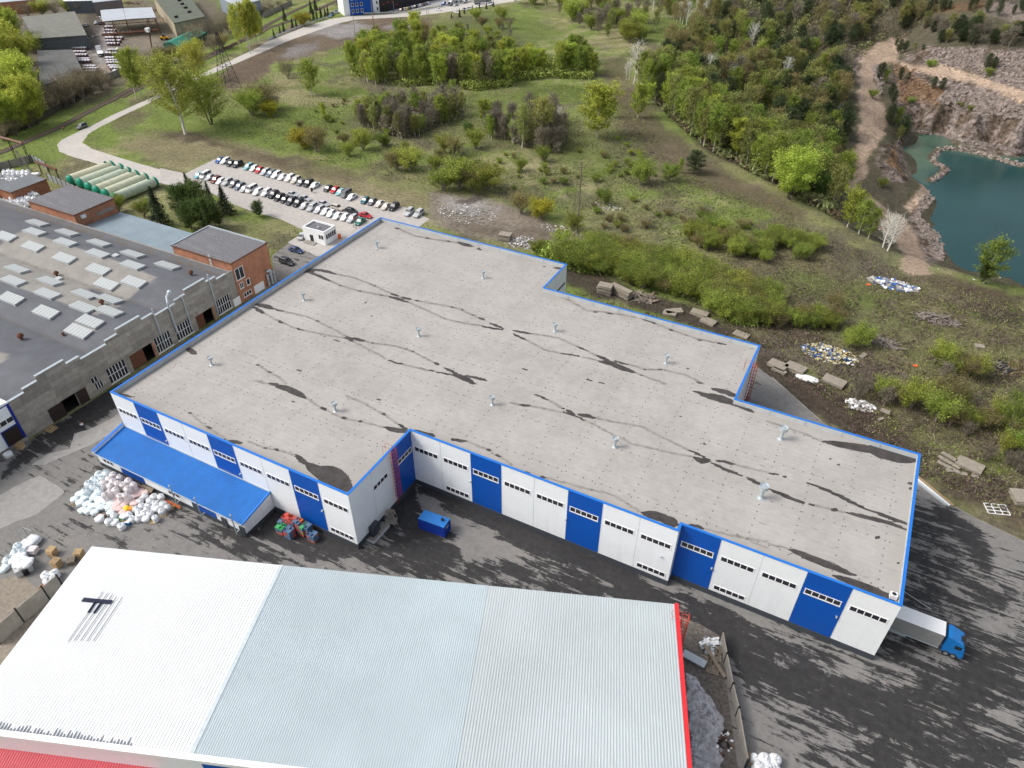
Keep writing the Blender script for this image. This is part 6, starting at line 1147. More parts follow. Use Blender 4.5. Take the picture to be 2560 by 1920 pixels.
def make_tree(nm, kind, leaf, bark, h, R, nl, ls, seed, elev=.9, base=.25, nb=46, twig=1.0, stems=1, jit=.35, tr=.16, lean=0.):
    rng = np.random.RandomState(seed); t = thing(nm, '', kind); wood = MB(); pts = []; wts = []
    for sidx in range(stems):
        a0 = rng.uniform(0, 6.28); sp = 0 if stems == 1 else R*.45*math.sqrt(rng.rand()); top = np.array([math.cos(a0)*sp+lean*h*.2, math.sin(a0)*sp, h*(1-.25*rng.rand() if stems > 1 else 1.)]); b0 = np.array([math.cos(a0)*sp*.15, math.sin(a0)*sp*.15, 0.])
        mid = (b0+top)/2+rng.normal(size=3)*.03*h*np.array([1, 1, 0]); bez = lambda t_: b0*(1-t_)**2+2*mid*t_*(1-t_)+top*t_**2; K = 6; r0 = tr*(1 if stems == 1 else .55)
        for k in range(K): wood.tube(bez(k/K), bez((k+1)/K), r0*(1-k/K)+.03, r0*(1-(k+1)/K)+.025, n=5, caps=False)
        for b in range(nb//stems):
            t_ = base+(1-base)*((b+rng.rand())/(nb//stems))**.9; o = bez(t_); u_ = (t_-base)/(1-base)
            prof = {'cone': 1-u_*.96, 'round': math.sqrt(max(.03, 1-(2*u_-.85)**2*.85)), 'oval': math.sin(PI*min(1, .18+u_*.80))**.75}[('cone' if kind == 'spruce' else 'round' if R > h*.3 else 'oval')]
            Lb = R*prof*rng.uniform(.75, 1.15); az = b*2.4+rng.uniform(-.4, .4); el = elev*rng.uniform(.75, 1.2) if kind != 'spruce' else -.15
            d = np.array([math.cos(az)*math.cos(el), math.sin(az)*math.cos(el), math.sin(el)]); Ln = Lb/max(.35, math.cos(el)) if kind != 'spruce' else Lb; Ln = min(Ln, h*(1.03-t_)+Lb*.7)
            e = o+d*Ln; e[2] -= (.12*Ln if kind != 'spruce' else .1*Ln); mdl = (o+e)/2+np.array([0, 0, -.08*Ln])
            wood.tube(o, mdl, .02+r0*.18, .02+r0*.07, n=3, m=1, caps=False); wood.tube(mdl, e, .02+r0*.07, .01, n=3, m=1, caps=False)
            for k in range(4):
                s_2 = rng.uniform(.3, .95); q0 = o+(e-o)*s_2; wood.tube(q0, q0+d*Ln*.28+rng.normal(size=3)*Ln*.16, .02*twig+.003, .006, n=3, m=1, caps=False)
            m_ = max(4, int(nl*LMUL.get(nm, 1.)/nb*(.3+Lb/R))); s_2 = rng.uniform(.12, 1.08, m_)**.7; P = o+(e-o)*s_2[:, None]+rng.normal(size=(m_, 3))*(jit*(.4+.6*s_2))[:, None]*(R/2.2)**.5
            if kind == 'spruce': P[:, 2] -= rng.rand(m_)*.35
            pts.append(P)
    wood.build('trunk', [bark, BK['twig'] if bark in (BK['birch'], BK['grey'], BK['dark']) else bark], t); P = np.concatenate(pts); P = P[P[:, 2] > .15]
    leafmesh('crown', P, ls, leaf, t, rng, up=.62 if nm in ('slender_tree', 'birch_tree', 'bare_tree', 'leafing_tree', 'budding_tree', 'aspen_tree', 'pale_bare_tree') else .15, elong=1.7 if nm in ('birch_tree', 'leafing_tree', 'budding_tree', 'aspen_tree', 'slender_tree') else 2.6 if nm == 'bare_tree' else 1.)
    return t
TP_ = {}
spec = dict(
 birch=('birch_tree', 'tree', 'green', 'birch', 13, 2.5, 1500, .15, dict(elev=1.0, base=.12)),
 birchb=('budding_tree', 'tree', 'brown', 'birch', 13, 2.5, 1150, .13, dict(elev=1.0, base=.18)),
 birchl=('aspen_tree', 'tree', 'lime', 'birch', 14, 3.2, 2300, .17, dict(elev=1.0, base=.12)),  # yellow-green variant of the birch
 bircho=('leafing_tree', 'tree', 'olive', 'birch', 13, 2.6, 1300, .14, dict(elev=1.0, base=.14)),
 gold=('slender_tree', 'tree', 'gold', 'birch', 20, 4.5, 3400, .18, dict(elev=.9, base=.18, tr=.22)),
 bare=('bare_tree', 'tree', 'bare', 'grey', 9.5, 2.2, 1300, .085, dict(elev=1.05, base=.12, twig=1.2)),
 baret=('pale_bare_tree', 'tree', 'pale', 'white', 12, 2.4, 700, .09, dict(elev=1.05, base=.15, twig=1.2)),
 dead=('dead_birch', 'tree', 'pale', 'white', 15, 2.6, 40, .05, dict(elev=1.05, base=.25, twig=2.4, nb=34, tr=.2)),
 willow=('willow_shrub', 'shrub', 'willow', 'grey', 4.6, 2.9, 2600, .105, dict(elev=.95, base=.08, stems=7, nb=56, tr=.1)),
 willowb=('brown_shrub', 'shrub', 'brown', 'grey', 4.2, 2.7, 1900, .095, dict(elev=.95, base=.08, stems=7, nb=56, tr=.1)),
 willowg=('green_shrub', 'shrub', 'green', 'grey', 4.4, 2.8, 2500, .105, dict(elev=.95, base=.08, stems=7, nb=56, tr=.1)),
 yellow=('flowering_shrub', 'shrub', 'yellow', 'grey', 4, 2.6, 3000, .11, dict(elev=.8, base=.05, stems=6, nb=54, tr=.08)),
 greyshrub=('bare_shrub', 'shrub', 'greyshrub', 'grey', 7, 4., 3000, .10, dict(elev=.9, base=.1, stems=6, nb=60, tr=.14, twig=1.4)),
 spruce=('spruce_tree', 'spruce', 'spruce', 'dark', 12, 3.3, 5200, .17, dict(elev=.1, base=.05, nb=90, jit=.22)),
 pine=('pine_tree', 'pine', 'pine', 'dark', 12, 2.6, 2200, .17, dict(elev=.6, base=.15, nb=50)),
 deep=('leafy_tree', 'tree', 'deep', 'dark', 11, 4.2, 4800, .19, dict(elev=.7, base=.1, stems=2, nb=66)),
 lime=('leafy_tree', 'tree', 'lime', 'dark', 17, 6.2, 7500, .24, dict(elev=.7, base=.12, stems=3, nb=84, tr=.3)),
 poplar=('poplar_tree', 'tree', 'gold', 'birch', 24, 8.2, 5200, .23, dict(elev=.75, base=.22, nb=62, tr=.55, lean=-.5, twig=1.6)),
 roundt=('willow_tree', 'tree', 'gold', 'dark', 17, 7.5, 7000, .2, dict(elev=.75, base=.12, stems=4, nb=84, tr=.4)))
rt_ = random.Random(12)
for k, (nm, kd, lf, bk_, h, R, nl, ls, kw) in spec.items(): TP_[k] = [[make_tree(nm, kd, LM[lf], BK[bk_], h, R, nl, ls, 31*i+hash(k) % 7 if False else 31*i+len(k)*7+ord(k[0]), **kw), h, R, False] for i in range(1 if k in ('poplar', 'roundt', 'yellow') else 3)]
def tree(k, px, py, h, label, group=None, wf=1., P=None, tilt=0.):
    e = rt_.choice(TP_[k]); p = G(px, py) if P is None else P; s = h/e[1]; sc = (s*wf, s*wf, s)
    if not e[3]: o = e[0]; e[3] = True; o.location = (p[0], p[1], p[2]-.1); o.rotation_euler = (0, 0, rt_.uniform(0, 6.28) if k != 'poplar' else .5); o.scale = sc
    else: o = dup(e[0], (p[0], p[1], p[2]-.1), rt_.uniform(0, 6.28), None, None, sc)
    if tilt: o.rotation_euler[1] = tilt*rt_.uniform(-1, 1); o.rotation_euler[0] = tilt*rt_.uniform(-1, 1)
    o['label'] = label; o['category'] = spec[k][1] if spec[k][1] != 'tree' else 'tree'
    if group: o['group'] = group
    elif 'group' in o: del o['group']
    return o
def inpoly(n, L): return [TP(n, *v) for v in L]
def grove(polyg, n_, kinds, h0, h1, where, wf=1., mind=5., tilt=.04):
    P = np.array(polyg); got = []; k = 0
    while len(got) < n_ and k < n_*60:
        k += 1; x = rt_.uniform(P[:, 0].min(), P[:, 0].max()); y = rt_.uniform(P[:, 1].min(), P[:, 1].max())
        if not inside(np.array([x]), np.array([y]), P)[0] or any(abs(x-a)+2*abs(y-b) < mind for a, b in got): continue
        got.append((x, y)); kd = rt_.choices([q_[0] for q_ in kinds], [q_[1] for q_ in kinds])[0]; d_ = [q_[2] for q_ in kinds if q_[0] == kd][0]
        tree(kd, x, y, rt_.uniform(h0, h1)*(.85 if kd.startswith('willow') else 1), f'{d_} {where}', f'{d_} {where}', wf, tilt=tilt)
G1 = 'in the dense grove beyond the meadow'
grove(inpoly(1, [(800,650),(950,730),(1130,770),(1300,735),(1500,740),(1900,780),(2230,740),(2230,560),(1900,520),(1800,450),(1500,430),(1350,360),(1050,480),(830,500)]), 190, [('birch', 4.5, 'young spring-green birch'), ('birchl', 3.5, 'bright yellow-green young tree'), ('bircho', 2, 'dull olive young tree'), ('bare', .8, 'leafless grey tree')], 9, 14, G1, 1.0, 3.5)
grove(inpoly(1, [(1180,420),(1350,330),(1600,330),(1700,420),(1500,440),(1200,480)]), 18, [('birch', 3, 'spring-green birch'), ('willowb', 1.5, 'brownish shrub')], 6, 9, 'at the upper left corner of the grove')
grove(inpoly(2, [(-20,700),(150,640),(350,660),(520,650),(700,680),(720,560),(560,520),(300,560),(0,560)]), 22, [('birchl', 3, 'bright yellow-green young tree'), ('birch', 2, 'green birch')], 9, 13, 'at the right end of the grove', 1.15)
grove(inpoly(1, [(870,1080),(1000,1130),(1250,1210),(1450,1170),(1600,1100),(1800,1030),(1760,930),(1500,920),(1150,980),(950,1000)]), 85, [('bare', 5, 'thin leafless grey tree'), ('birch', 1.2, 'half-green birch'), ('bircho', 1.6, 'olive leafing tree')], 6, 10.5, 'in the bare thicket in mid meadow')
grove(inpoly(1, [(1960,1180),(2230,1270),(2230,1110),(2050,1060)]), 18, [('bare', 5, 'thin leafless grey tree'), ('birch', 1, 'green birch')], 7, 10, 'in the second bare thicket right of the first')
grove(inpoly(2, [(-10,1250),(120,1310),(400,1340),(480,1230),(400,1060),(120,1050),(-10,1150)]), 30, [('bare', 5, 'thin leafless grey tree'), ('baret', 1, 'pale leafless birch'), ('bircho', .8, 'olive leafing tree')], 8, 11, 'in the bare thicket below the white birches')
def B(k, n, bx, by, ty, label, wf=1., grp=None):
    c_ = TP(n, bx, by); p, h = hgt(c_[0], c_[1], TP(n, bx, ty)[1]); return tree(k, 0, 0, max(h, 1.2), label, grp, wf, P=p)
for a in [('birch',1,480,830,525,'lone tapering birch on the green slope left of the grove',1.5), ('greyshrub',1,280,680,540,'brown-green rounded thicket left of the lone birch'), ('willowb',1,60,960,780,'large olive thicket at the left side of the meadow',1.3),('willow',1,-30,1000,820,'olive bush left of the large thicket',1.2),('greyshrub',1,170,940,830,'greyish thicket beside the olive one',1.),('yellow',1,130,1010,900,'small yellow bush below the olive thicket'),('birchl',1,590,1030,900,'small thin yellow-green tree alone in the meadow',.8),
  ('yellow',1,410,1275,1140,'bright yellow-green willow near the car park fence',1.3),('willowb',1,530,1315,1150,'thin brownish bush right of the yellow willow'),('willow',1,800,1350,1250,'pair of olive bushes, lower one, by the fence'),('willowb',1,770,1250,1170,'pair of olive bushes, upper one'),('willow',1,930,1300,1150,'wide olive bush in mid meadow'),('willowg',1,1090,1270,1170,'green bush right of the wide olive bush'),('willow',1,1290,1310,1240,'broad green bush above the two round ones'),('willowb',1,1220,1470,1330,'round brown-green bush of a touching pair',1.2),('willow',1,1330,1480,1320,'round yellow-green bush of a touching pair',1.2),('willow',1,1555,1480,1370,'small round bush with a dark foot'),('willow',1,1630,1320,1190,'olive bush under the thicket'),('willowb',1,1720,1350,1210,'brownish bush next to the olive one'),('willow',1,1900,1290,1150,'bright bush at the foot of the pale dome'),('deep',1,1850,1180,1060,'pale grey-green dome shaped willow',1.1),
  ('birchl',1,1970,1060,870,'forked bright tree, left one of two',1.3),('birchl',1,2040,1060,880,'forked bright tree, right one of two',1.5),('willow',1,1620,1650,1500,'left end of the low spreading thicket by the dirt lot',1.4),('willow',1,1750,1640,1430,'tall middle of the low spreading thicket',1.2),('willowb',1,1860,1650,1480,'brown-hearted part of the spreading thicket',1.1),('willow',1,2010,1650,1470,'right end of the low spreading thicket',1.3),('willowg',1,1900,1690,1560,'bright green tuft at the foot of the thicket',.9),
  ('bircho',2,255,1265,865,'tall olive birch with white trunk amid bare trees',1.35),('bircho',2,85,1285,925,'slim olive birch at the left of the bare trees',1.),('birchl',2,735,1190,755,'large bright green birch right of the bare trees',1.7),('birch',2,860,1020,860,'smaller green birch touching the large bright one',1.2),('birchl',2,1085,1020,740,'bright green birch at the edge of the brown bank',1.3),('birchl',2,1180,900,730,'bright bushy birch top at the forest corner',1.2),('willowg',2,270,1400,1290,'bright green low bush beside the bare trees'),('willow',2,80,1480,1390,'green bush below the bare trees'),
  ('willow',2,1110,1595,1420,'olive willow with grey twigs near the pole',1.),('greyshrub',2,1160,1590,1480,'grey twiggy bush beside the olive willow',.7),('willowg',2,1350,1570,1450,'green-topped bush left of the dark pine',1.1),('pine',2,1570,1500,1300,'dark round pine on the brown bank',1.9),('birch',2,1450,1500,1370,'small green birch left of the dark pine',.9),('willowb',6,80,190,40,'olive bush at the upper left of the dirt lot'),('yellow',6,250,235,90,'yellow-green bush left of the tall pole'),('willow',6,530,340,210,'yellow-green bush at the foot of the tall pole'),('willowg',6,800,110,0,'low green bush near the white rubble'),
  ('birchl',1,1370,280,110,'yellowish pointed birch at the top of the grove',1.7),('willowb',1,1060,330,280,'small golden bush at the mud lot edge'),('willow',1,1130,330,290,'golden bush by the muddy lot'),('willowb',1,1960,240,160,'dark brown thicket at the top, left'),('willowb',1,2100,250,170,'dark brown thicket at the top, middle'),('greyshrub',1,2190,250,170,'dark brown thicket at the top, right'),('willow',1,1900,180,90,'lime thicket top of the hill by the parked cars',1.3),('willow',1,2120,170,80,'lime thicket right of the parked cars',1.3),
  ('deep',1,855,118,40,'green bushy tree before the blue office block'),('spruce',1,965,120,20,'dark spruce before the blue office block'),('spruce',1,1130,112,30,'spruce in front of the black hall'),('spruce',1,1080,108,70,'left small spruce by the black hall'),('spruce',1,1190,108,75,'right small spruce by the black hall'),
  ('yellow',1,415,225,130,'round golden yellow bush between the spruces and rail',1.3),
  ('poplar',0,1605,1162,520,'big leaning poplar with white limbs by the bare dirt',1.05),('roundt',0,1830,1078,660,'broad round willow right of the leaning poplar',1.0),('roundt',0,1720,700,370,'yellow-green tree behind the leaning poplar',.75),
  ('gold',0,1180,850,450,'tall slender tree pair by the road, left',1.),('gold',0,1225,835,430,'tall slender tree pair by the road, right',.9),('gold',0,1265,800,480,'slender yellow-green tree behind the roadside pair',.8),
  ('birchl',2,1500,390,300,'',1.) ]:
    if a[5]: B(*a)
for k, n, x, y, ty, w_ in (('dead',2,985,695,540,1.),('dead',2,1010,695,510,.9),('dead',2,1052,728,370,1.2),('dead',2,1080,738,450,1.3)): B(k, n, x, y, ty, {985:'leftmost of the four bare white birches',1010:'second of the four bare white birches',1052:'tallest of the four bare white birches',1080:'rightmost, leaning bare white birch of four'}[x], w_)
# far left trees
for i, (x, y, ty, w_) in enumerate(((60,1180,800,1.),(210,1130,760,.9),(330,1080,640,.8),(120,1010,620,1.),(270,960,470,.8),(20,900,500,1.),(180,820,440,.9),(60,700,300,1.),(230,640,300,.75),(120,560,200,1.),(20,450,120,1.),(150,420,70,.8),(-40,1080,650,1.),(-60,760,350,1.))): B('lime', 0, x, y, ty, 'tall lime-green tree in the belt along the left edge', w_, 'lime-green trees along the left edge')
for i, (x, y, ty) in enumerate(((400,1000,820),(470,960,760),(560,930,740),(640,890,690),(720,860,650),(800,820,620),(880,780,630),(950,740,660),(600,840,660),(740,770,610),(850,720,600),(420,900,770),(340,1020,880),(260,1110,960),(150,1180,1040),(40,1220,1060))): B('greyshrub', 0, x, y, ty, 'grey-brown shrub in the hedge along the railway fence', 1.15, 'grey-brown shrubs along the railway fence')
for i, (x, y, ty) in enumerate(((250,150,40),(370,140,30),(480,130,20),(600,110,20),(700,110,30),(320,380,280),(300,460,330))): B(['greyshrub','willow','greyshrub','willow','greyshrub','willow','willow'][i], 0, x, y, ty, 'shrub between the far left sheds', 1.3, 'shrubs between the far left sheds')
for i, (x, y, ty) in enumerate(((1400,560,450),(1480,540,430),(1560,520,420),(1640,500,380),(1720,470,330),(1850,440,330),(1930,420,320),(1700,400,240),(1900,330,180),(1990,300,170))): B(['willowb','willowb','willow','gold','gold','greyshrub','willowb','greyshrub','greyshrub','greyshrub'][i], 0, x, y, ty, 'brownish shrub along the tracks beside the green shelter', 1.2, 'brownish shrubs by the green shelter')
z5 = lambda x, y: (500+x/8.508, y/8.508)
for i, (x, y, ty) in enumerate(((870,1088,130),(1012,1003,100),(1060,975,250),(1100,985,200),(1130,970,60),(1190,950,20),(1215,945,40),(1260,900,180),(1320,850,300),(700,700,300))): c_ = z5(x, y); p, h = hgt(c_[0], c_[1], z5(x, ty)[1]); tree('gold', 0, 0, h, 'tall pale gold tree in the clump between rails and road', 'gold trees between rails and road', .7, P=p)
for i, (x, y, ty) in enumerate(((1550,250,90),(1450,300,150),(1350,330,200),(1700,200,20),(1900,100,-60))): c_ = z5(x, y); p, h = hgt(c_[0], c_[1], z5(x, ty)[1]); tree('greyshrub', 0, 0, h, 'brown shrub beyond the far railway bend', 'brown shrubs beyond the railway bend', 1.1, P=p)
for i, (x, y, ty) in enumerate(((245,280,190),(250,180,60),(320,250,150),(350,235,160),(470,185,110),(500,180,70),(530,170,90),(565,165,60),(600,150,60),(625,145,50),(480,120,0),(520,90,-30),(160,330,250),(210,290,220),(1690,160,110),(1760,150,70),(1800,120,60),(1870,110,40),(1930,90,20),(1990,80,10),(2050,60,0))): B('spruce', 1, x, y, ty, 'small dark spruce '+('between the railway and upper road' if i < 14 else 'in the row by the upper right road'), .8, 'spruces between railway and road' if i < 14 else 'spruces by the upper right road')
ml = 'scattered over the open meadow'
grove(inpoly(1, [(560,900),(900,850),(1300,1250),(1900,1330),(2230,1300),(2230,1600),(1500,1550),(900,1380),(500,1180),(200,1100)]), 42, [('willowg', 3, 'knee-high green bush'), ('willow', 3, 'knee-high yellow-green bush'), ('willowb', 2, 'small brown bush')], 1.2, 3., ml, 1.3, 14)
grove(inpoly(2, [(0,1350),(500,1350),(900,1150),(1100,1300),(1300,1600),(0,1640)]), 30, [('willowg', 3, 'knee-high green bush'), ('willow', 2, 'knee-high yellow-green bush'), ('willowb', 2, 'small brown bush')], 1.2, 2.8, ml, 1.3, 14)
grove(inpoly(6, [(600,30),(1400,100),(2100,250),(2230,420),(1400,280),(900,420),(620,300)]), 26, [('willowg', 3, 'knee-high green bush'), ('willowb', 3, 'small brown bush')], 1.2, 2.8, ml, 1.4, 14)
grove(inpoly(1, [(1550,260),(2230,260),(2230,420),(1850,420),(1600,330)]), 22, [('willow', 3, 'lime bush'), ('willowg', 2, 'green bush'), ('bare', 1, 'leafless tree')], 2.5, 5, 'in the clearing above the grove', 1.2, 10)
# trees round the tanks
for k, n, x, y, ty, lab, w_ in (('spruce',4,1400,300,-50,'large dark spruce right of the tanks',1.1),('spruce',4,1960,190,-60,'dark spruce nearest the car park',1.2),('deep',4,1650,330,90,'bushy deep green tree behind the metal roof',1.),('deep',4,1800,330,60,'deep green tree in front of the spruces',.9),('deep',4,1580,230,-40,'light green tree top between spruces',.8),('deep',4,1720,220,-70,'deep green tree behind, left of the spruces',.9),('spruce',0,1830,1780,1560,'spruce tip in the middle of the clump',.8),('spruce',0,1660,1740,1490,'spruce tip at the left of the clump',.8),('deep',4,1900,300,110,'small green tree at the right foot of the clump',.7),('willowg',4,1030,180,60,'green bush between the brick block and the tanks',1.),('willowg',4,1250,220,100,'green bush beside the large spruce',.9),('deep',5,25,215,72,'lone round green bush by the car park lane',.9)): B(k, n, x, y, ty, lab, w_)
# willow scrub behind the warehouse
wk = [('willow', 4, 'yellow-green willow bush'), ('willowg', 3.5, 'fresh green willow bush'), ('willowb', 1.4, 'brownish willow bush')]
grove(inpoly(6, [(180,540),(350,620),(560,700),(760,730),(940,750),(1100,850),(1300,860),(1420,930),(1600,960),(1750,1080),(1900,1150),(2230,1180),(2230,950),(1950,800),(1700,760),(1450,640),(1250,570),(900,520),(500,470),(250,470)]) , 150, wk, 3.6, 6, 'in the scrub behind the warehouse', 1.15, 6)
grove(inpoly(6, [(1400,410),(1600,480),(1900,590),(2230,640),(2230,480),(1950,380),(1700,330),(1450,330)]), 36, wk, 3.5, 5, 'in the upper strip of scrub', 1., 7)
grove(inpoly(7, [(-10,500),(150,580),(300,590),(440,560),(430,480),(250,420),(0,420)]), 16, [wk[1]], 3.5, 5, 'in the bright clump at the right end of scrub', 1., 7)
grove(inpoly(7, [(-10,1180),(150,1200),(350,1215),(560,1200),(620,1100),(420,1090),(0,1090)]), 18, wk, 3, 4.6, 'in the scrub by the rubbish heap', 1., 7)
for i, a in enumerate(((7,700,1340),(7,800,1330),(7,560,1030),(7,1480,1500),(7,1600,1560),(7,1700,1600),(7,1780,1590),(11,980,110),(11,1080,150),(11,1230,220),(11,1450,330),(11,1560,360),(11,1650,300),(11,1720,370),(11,1870,380),(11,1960,330),(11,2080,440),(11,1500,180),(11,1620,170),(11,2160,330),(11,2150,520),(11,2060,600),(11,2190,640),(11,2212,450))): tree(['willow','willowg','willowb'][i % 3 if i != 7 else 1], *TP(*a), rt_.uniform(3.2, 5.8), 'low willow bush on the waste ground at the right', 'low willow bushes on the waste ground')
for i, a in enumerate(((11,760,130),(11,880,60),(11,1000,190),(11,1880,660),(11,2060,700),(11,1700,450),(11,2140,760),(7,1500,1620))): tree('bare', *TP(*a), rt_.uniform(3, 5), 'pale bare bush on the waste ground at the right', 'pale bare bushes on the waste ground', 1.6)
# quarry slope forest
fs_k = [('birch', 1.3, 'green birch'), ('bircho', 3.6, 'olive leafing tree'), ('birchb', 2.2, 'brownish budding tree'), ('pine', 4.2, 'dark pine'), ('bare', .7, 'leafless tree'), ('baret', .35, 'pale leafless birch')]
grove([(1600,225),(1660,270),(1720,335),(1780,385),(1860,425),(1960,470),(2040,520),(2100,545),(2090,480),(2000,440),(1900,380),(1800,300),(1700,200),(1640,170)], 135, [('birch', 3.5, 'green birch'), ('birchl', 1., 'bright green tree'), ('bircho', 3.4, 'olive leafing tree'), ('pine', .6, 'dark pine')], 12, 17, 'along the near rim of the quarry forest', 1.12, 4)
grove([(1640,170),(1700,200),(1800,300),(1900,380),(2000,440),(2080,480),(2080,430),(2108,380),(2112,300),(2100,240),(2098,180),(2060,150),(1950,120),(1850,80),(1750,80)], 215, fs_k, 11, 16, 'on the forested slope above the quarry road', 1.2, 4)
grove([(1760,60),(1850,80),(1950,120),(2060,150),(2120,130),(2180,95),(2250,85),(2340,90),(2300,20),(2200,-30),(1950,-30),(1850,10)], 80, [('pine', 4, 'dark pine'), ('bircho', 2.4, 'olive leafing tree'), ('birchb', 2, 'brownish budding tree'), ('bare', 1, 'leafless tree')], 8, 12, 'at the top of the quarry forest', 1.5, 4)
grove([(2330,112),(2400,112),(2500,118),(2600,125),(2600,60),(2480,80),(2380,60),(2300,70)], 42, [('pine', 4, 'dark pine'), ('bircho', 2, 'olive leafing tree'), ('bare', 1, 'leafless tree')], 6, 9.5, 'on the terrace beyond the quarry', 1.5, 5)
grove([(2300,60),(2600,50),(2600,-20),(2350,-20)], 26, [('pine', 4, 'dark pine'), ('birchb', 2, 'brownish budding tree')], 5, 9, 'on the pink hillside top right', 1., 8)
grove(inpoly(2, [(20,60),(300,120),(500,200),(800,330),(1000,380),(1180,350),(1250,240),(1100,150),(700,60),(300,-20),(0,-20)]), 80, [('bare', 3, 'leafless grey tree'), ('bircho', 2.5, 'olive leafing tree'), ('willow', 3, 'yellow-green bush'), ('birch', 1.5, 'green birch')], 6, 11, 'in the mixed scrub at the top of the meadow', 1.1, 6)
grove(inpoly(2, [(1250,200),(1500,230),(1640,220),(1760,200),(1800,80),(1700,0),(1300,0),(1200,100)]), 36, [('baret', 3, 'pale leafless birch'), ('birchb', 2, 'brownish budding tree'), ('birch', 1.5, 'green birch')], 9, 14, 'in the pale clump at the top', 1.1, 5)
grove(inpoly(2, [(860,-10),(1250,60),(1250,-40),(860,-60)]), 16, [('birch', 3, 'green birch'), ('bare', 1, 'leafless tree')], 8, 12, 'at the very top of the meadow', 1.1, 6)
for i, a in enumerate(((2,1550,350),(2,1700,400),(2,1480,480),(2,1560,560),(2,1850,380),(2,1650,300))): tree('birchb', *TP(*a), rt_.uniform(11, 14), 'brownish budding tree at the upper end of the rim', 'brownish budding trees at the upper rim', 1.1)
for a in (('lime',3,170,1720,1290,'big bright lime-green tree at the forest edge',1.15),('deep',3,400,1720,1480,'dark bushy tree right of the bright lime one',1.3),('birchl',7,680,310,0,'light birch with forked white trunk on the rim',1.3),('birch',7,780,370,80,'leaning birch on the quarry rim',1.2),('birch',7,860,410,150,'second leaning birch on the quarry rim',1.),('baret',7,990,480,200,'pale half-bare birch, left, above the quarry road',1.3),('baret',7,1030,510,230,'pale half-bare birch, right, above the quarry road',1.5),('birch',7,1860,790,440,'birch standing before the quarry lake',1.6),('deep',7,1840,790,610,'dense green foot of the birch before the lake',.6)): B(*a)
for i, (x, y, ty, k) in enumerate(((960,700,540,'pine'),(1000,720,600,'birch'),(1050,850,720,'pine'),(1080,900,780,'pine'),(1040,1080,900,'pine'),(1100,1100,930,'birch'),(1140,1200,1000,'pine'),(1120,1230,1100,'bircho'),(1160,1180,1050,'pine'),(1130,690,580,'pine'),(1200,700,620,'pine'),(1170,730,640,'bare'),(1420,770,660,'pine'),(1490,780,670,'pine'),(1880,600,460,'pine'),(1930,610,490,'pine'),(1900,660,600,'willowg'),(1120,470,340,'pine'),(1180,450,350,'pine'),(1260,440,370,'bircho'),(1330,440,380,'pine'),(1100,400,330,'pine'),(1650,930,890,'willowg'),(1740,960,920,'willowg'),(1400,590,530,'willowg'),(980,1620,1560,'willowg'),(960,1450,1330,'bare'),(900,850,790,'willowg'),(1230,900,850,'willowg'))):
    B(k, 3, x, y, ty, 'small tree or bush clinging to the quarry benches', 1.2, 'bushes on the quarry benches')
for k, L in TP_.items():
    for e in L:
        if not e[3]:
            for ch in list(e[0].children): bpy.data.objects.remove(ch)
            bpy.data.objects.remove(e[0])
# tufts of dead grass and twigs, too many to count
def tufts(name, polys, dens, size, colr, hgt_, seed, up=.7):
    rng = np.random.RandomState(seed); P = []
    for pg, n_ in polys:
        pg = np.array(pg, float); x = rng.uniform(pg[:, 0].min(), pg[:, 0].max(), n_*3); y = rng.uniform(pg[:, 1].min(), pg[:, 1].max(), n_*3); k = inside(x, y, pg); x, y = x[k][:n_], y[k][:n_]
        nzv = vn(x*.03+seed, y*.05); kk = rng.rand(len(x)) < sst(.3, .6, nzv)+.08; x, y = x[kk], y[kk]
        d = np.stack([(x-1280)/FPX, -(y-960)/FPX, np.ones(len(x))], 1)@RM; t_ = -CZ/d[:, 2]; Q = np.array([CX, CY, CZ])+t_[:, None]*d; Q[:, 2] = HT(Q[:, 0], Q[:, 1]); P.append(Q)
    P = np.concatenate(P); P[:, 2] += hgt_*rng.rand(len(P)); g = NG(name+'_m'); g.fin(g.val(colr, g.math('MULTIPLY', g.ramp(g.noise(.3, 3, .6), .3, .7, .7, 1.3), g.ramp(g.n('NewGeometry').outputs['Random Per Island'], 0, 1, .5, 1.5))), .9, spec=.1)
    o = leafmesh(name, P, size, g.m, None, rng, up=up, elong=1.8); tag(o, kind='stuff'); return o
mead = ([(480,300),(640,200),(900,140),(1300,200),(1560,230),(1700,430),(1980,530),(2080,640),(1500,560),(1100,470),(700,380)], 22000)
waste = ([(1400,600),(2000,560),(2300,690),(2560,760),(2560,1300),(2300,1190),(1950,900),(1700,740)], 30000)
tufts('dry_grass', [mead, waste], 1, .10, (.33, .29, .18), .22, 3); tufts('fresh_grass', [mead, mead, (waste[0], 14000)], 1, .14, (.20, .27, .055), .2, 9); tufts('dead_twigs', [mead, waste, ([(1420,640),(1900,840),(2100,980),(2300,1150),(2250,1180),(1900,900),(1400,720)], 6000)], 1, .17, (.13, .10, .085), .3, 14, .3)
tag(bpy.data.objects['dry_grass'], 'straw-coloured dead grass', 'grass'); tag(bpy.data.objects['fresh_grass'], 'fresh green grass', 'grass'); tag(bpy.data.objects['dead_twigs'], 'dead twigs and weeds', 'twigs')

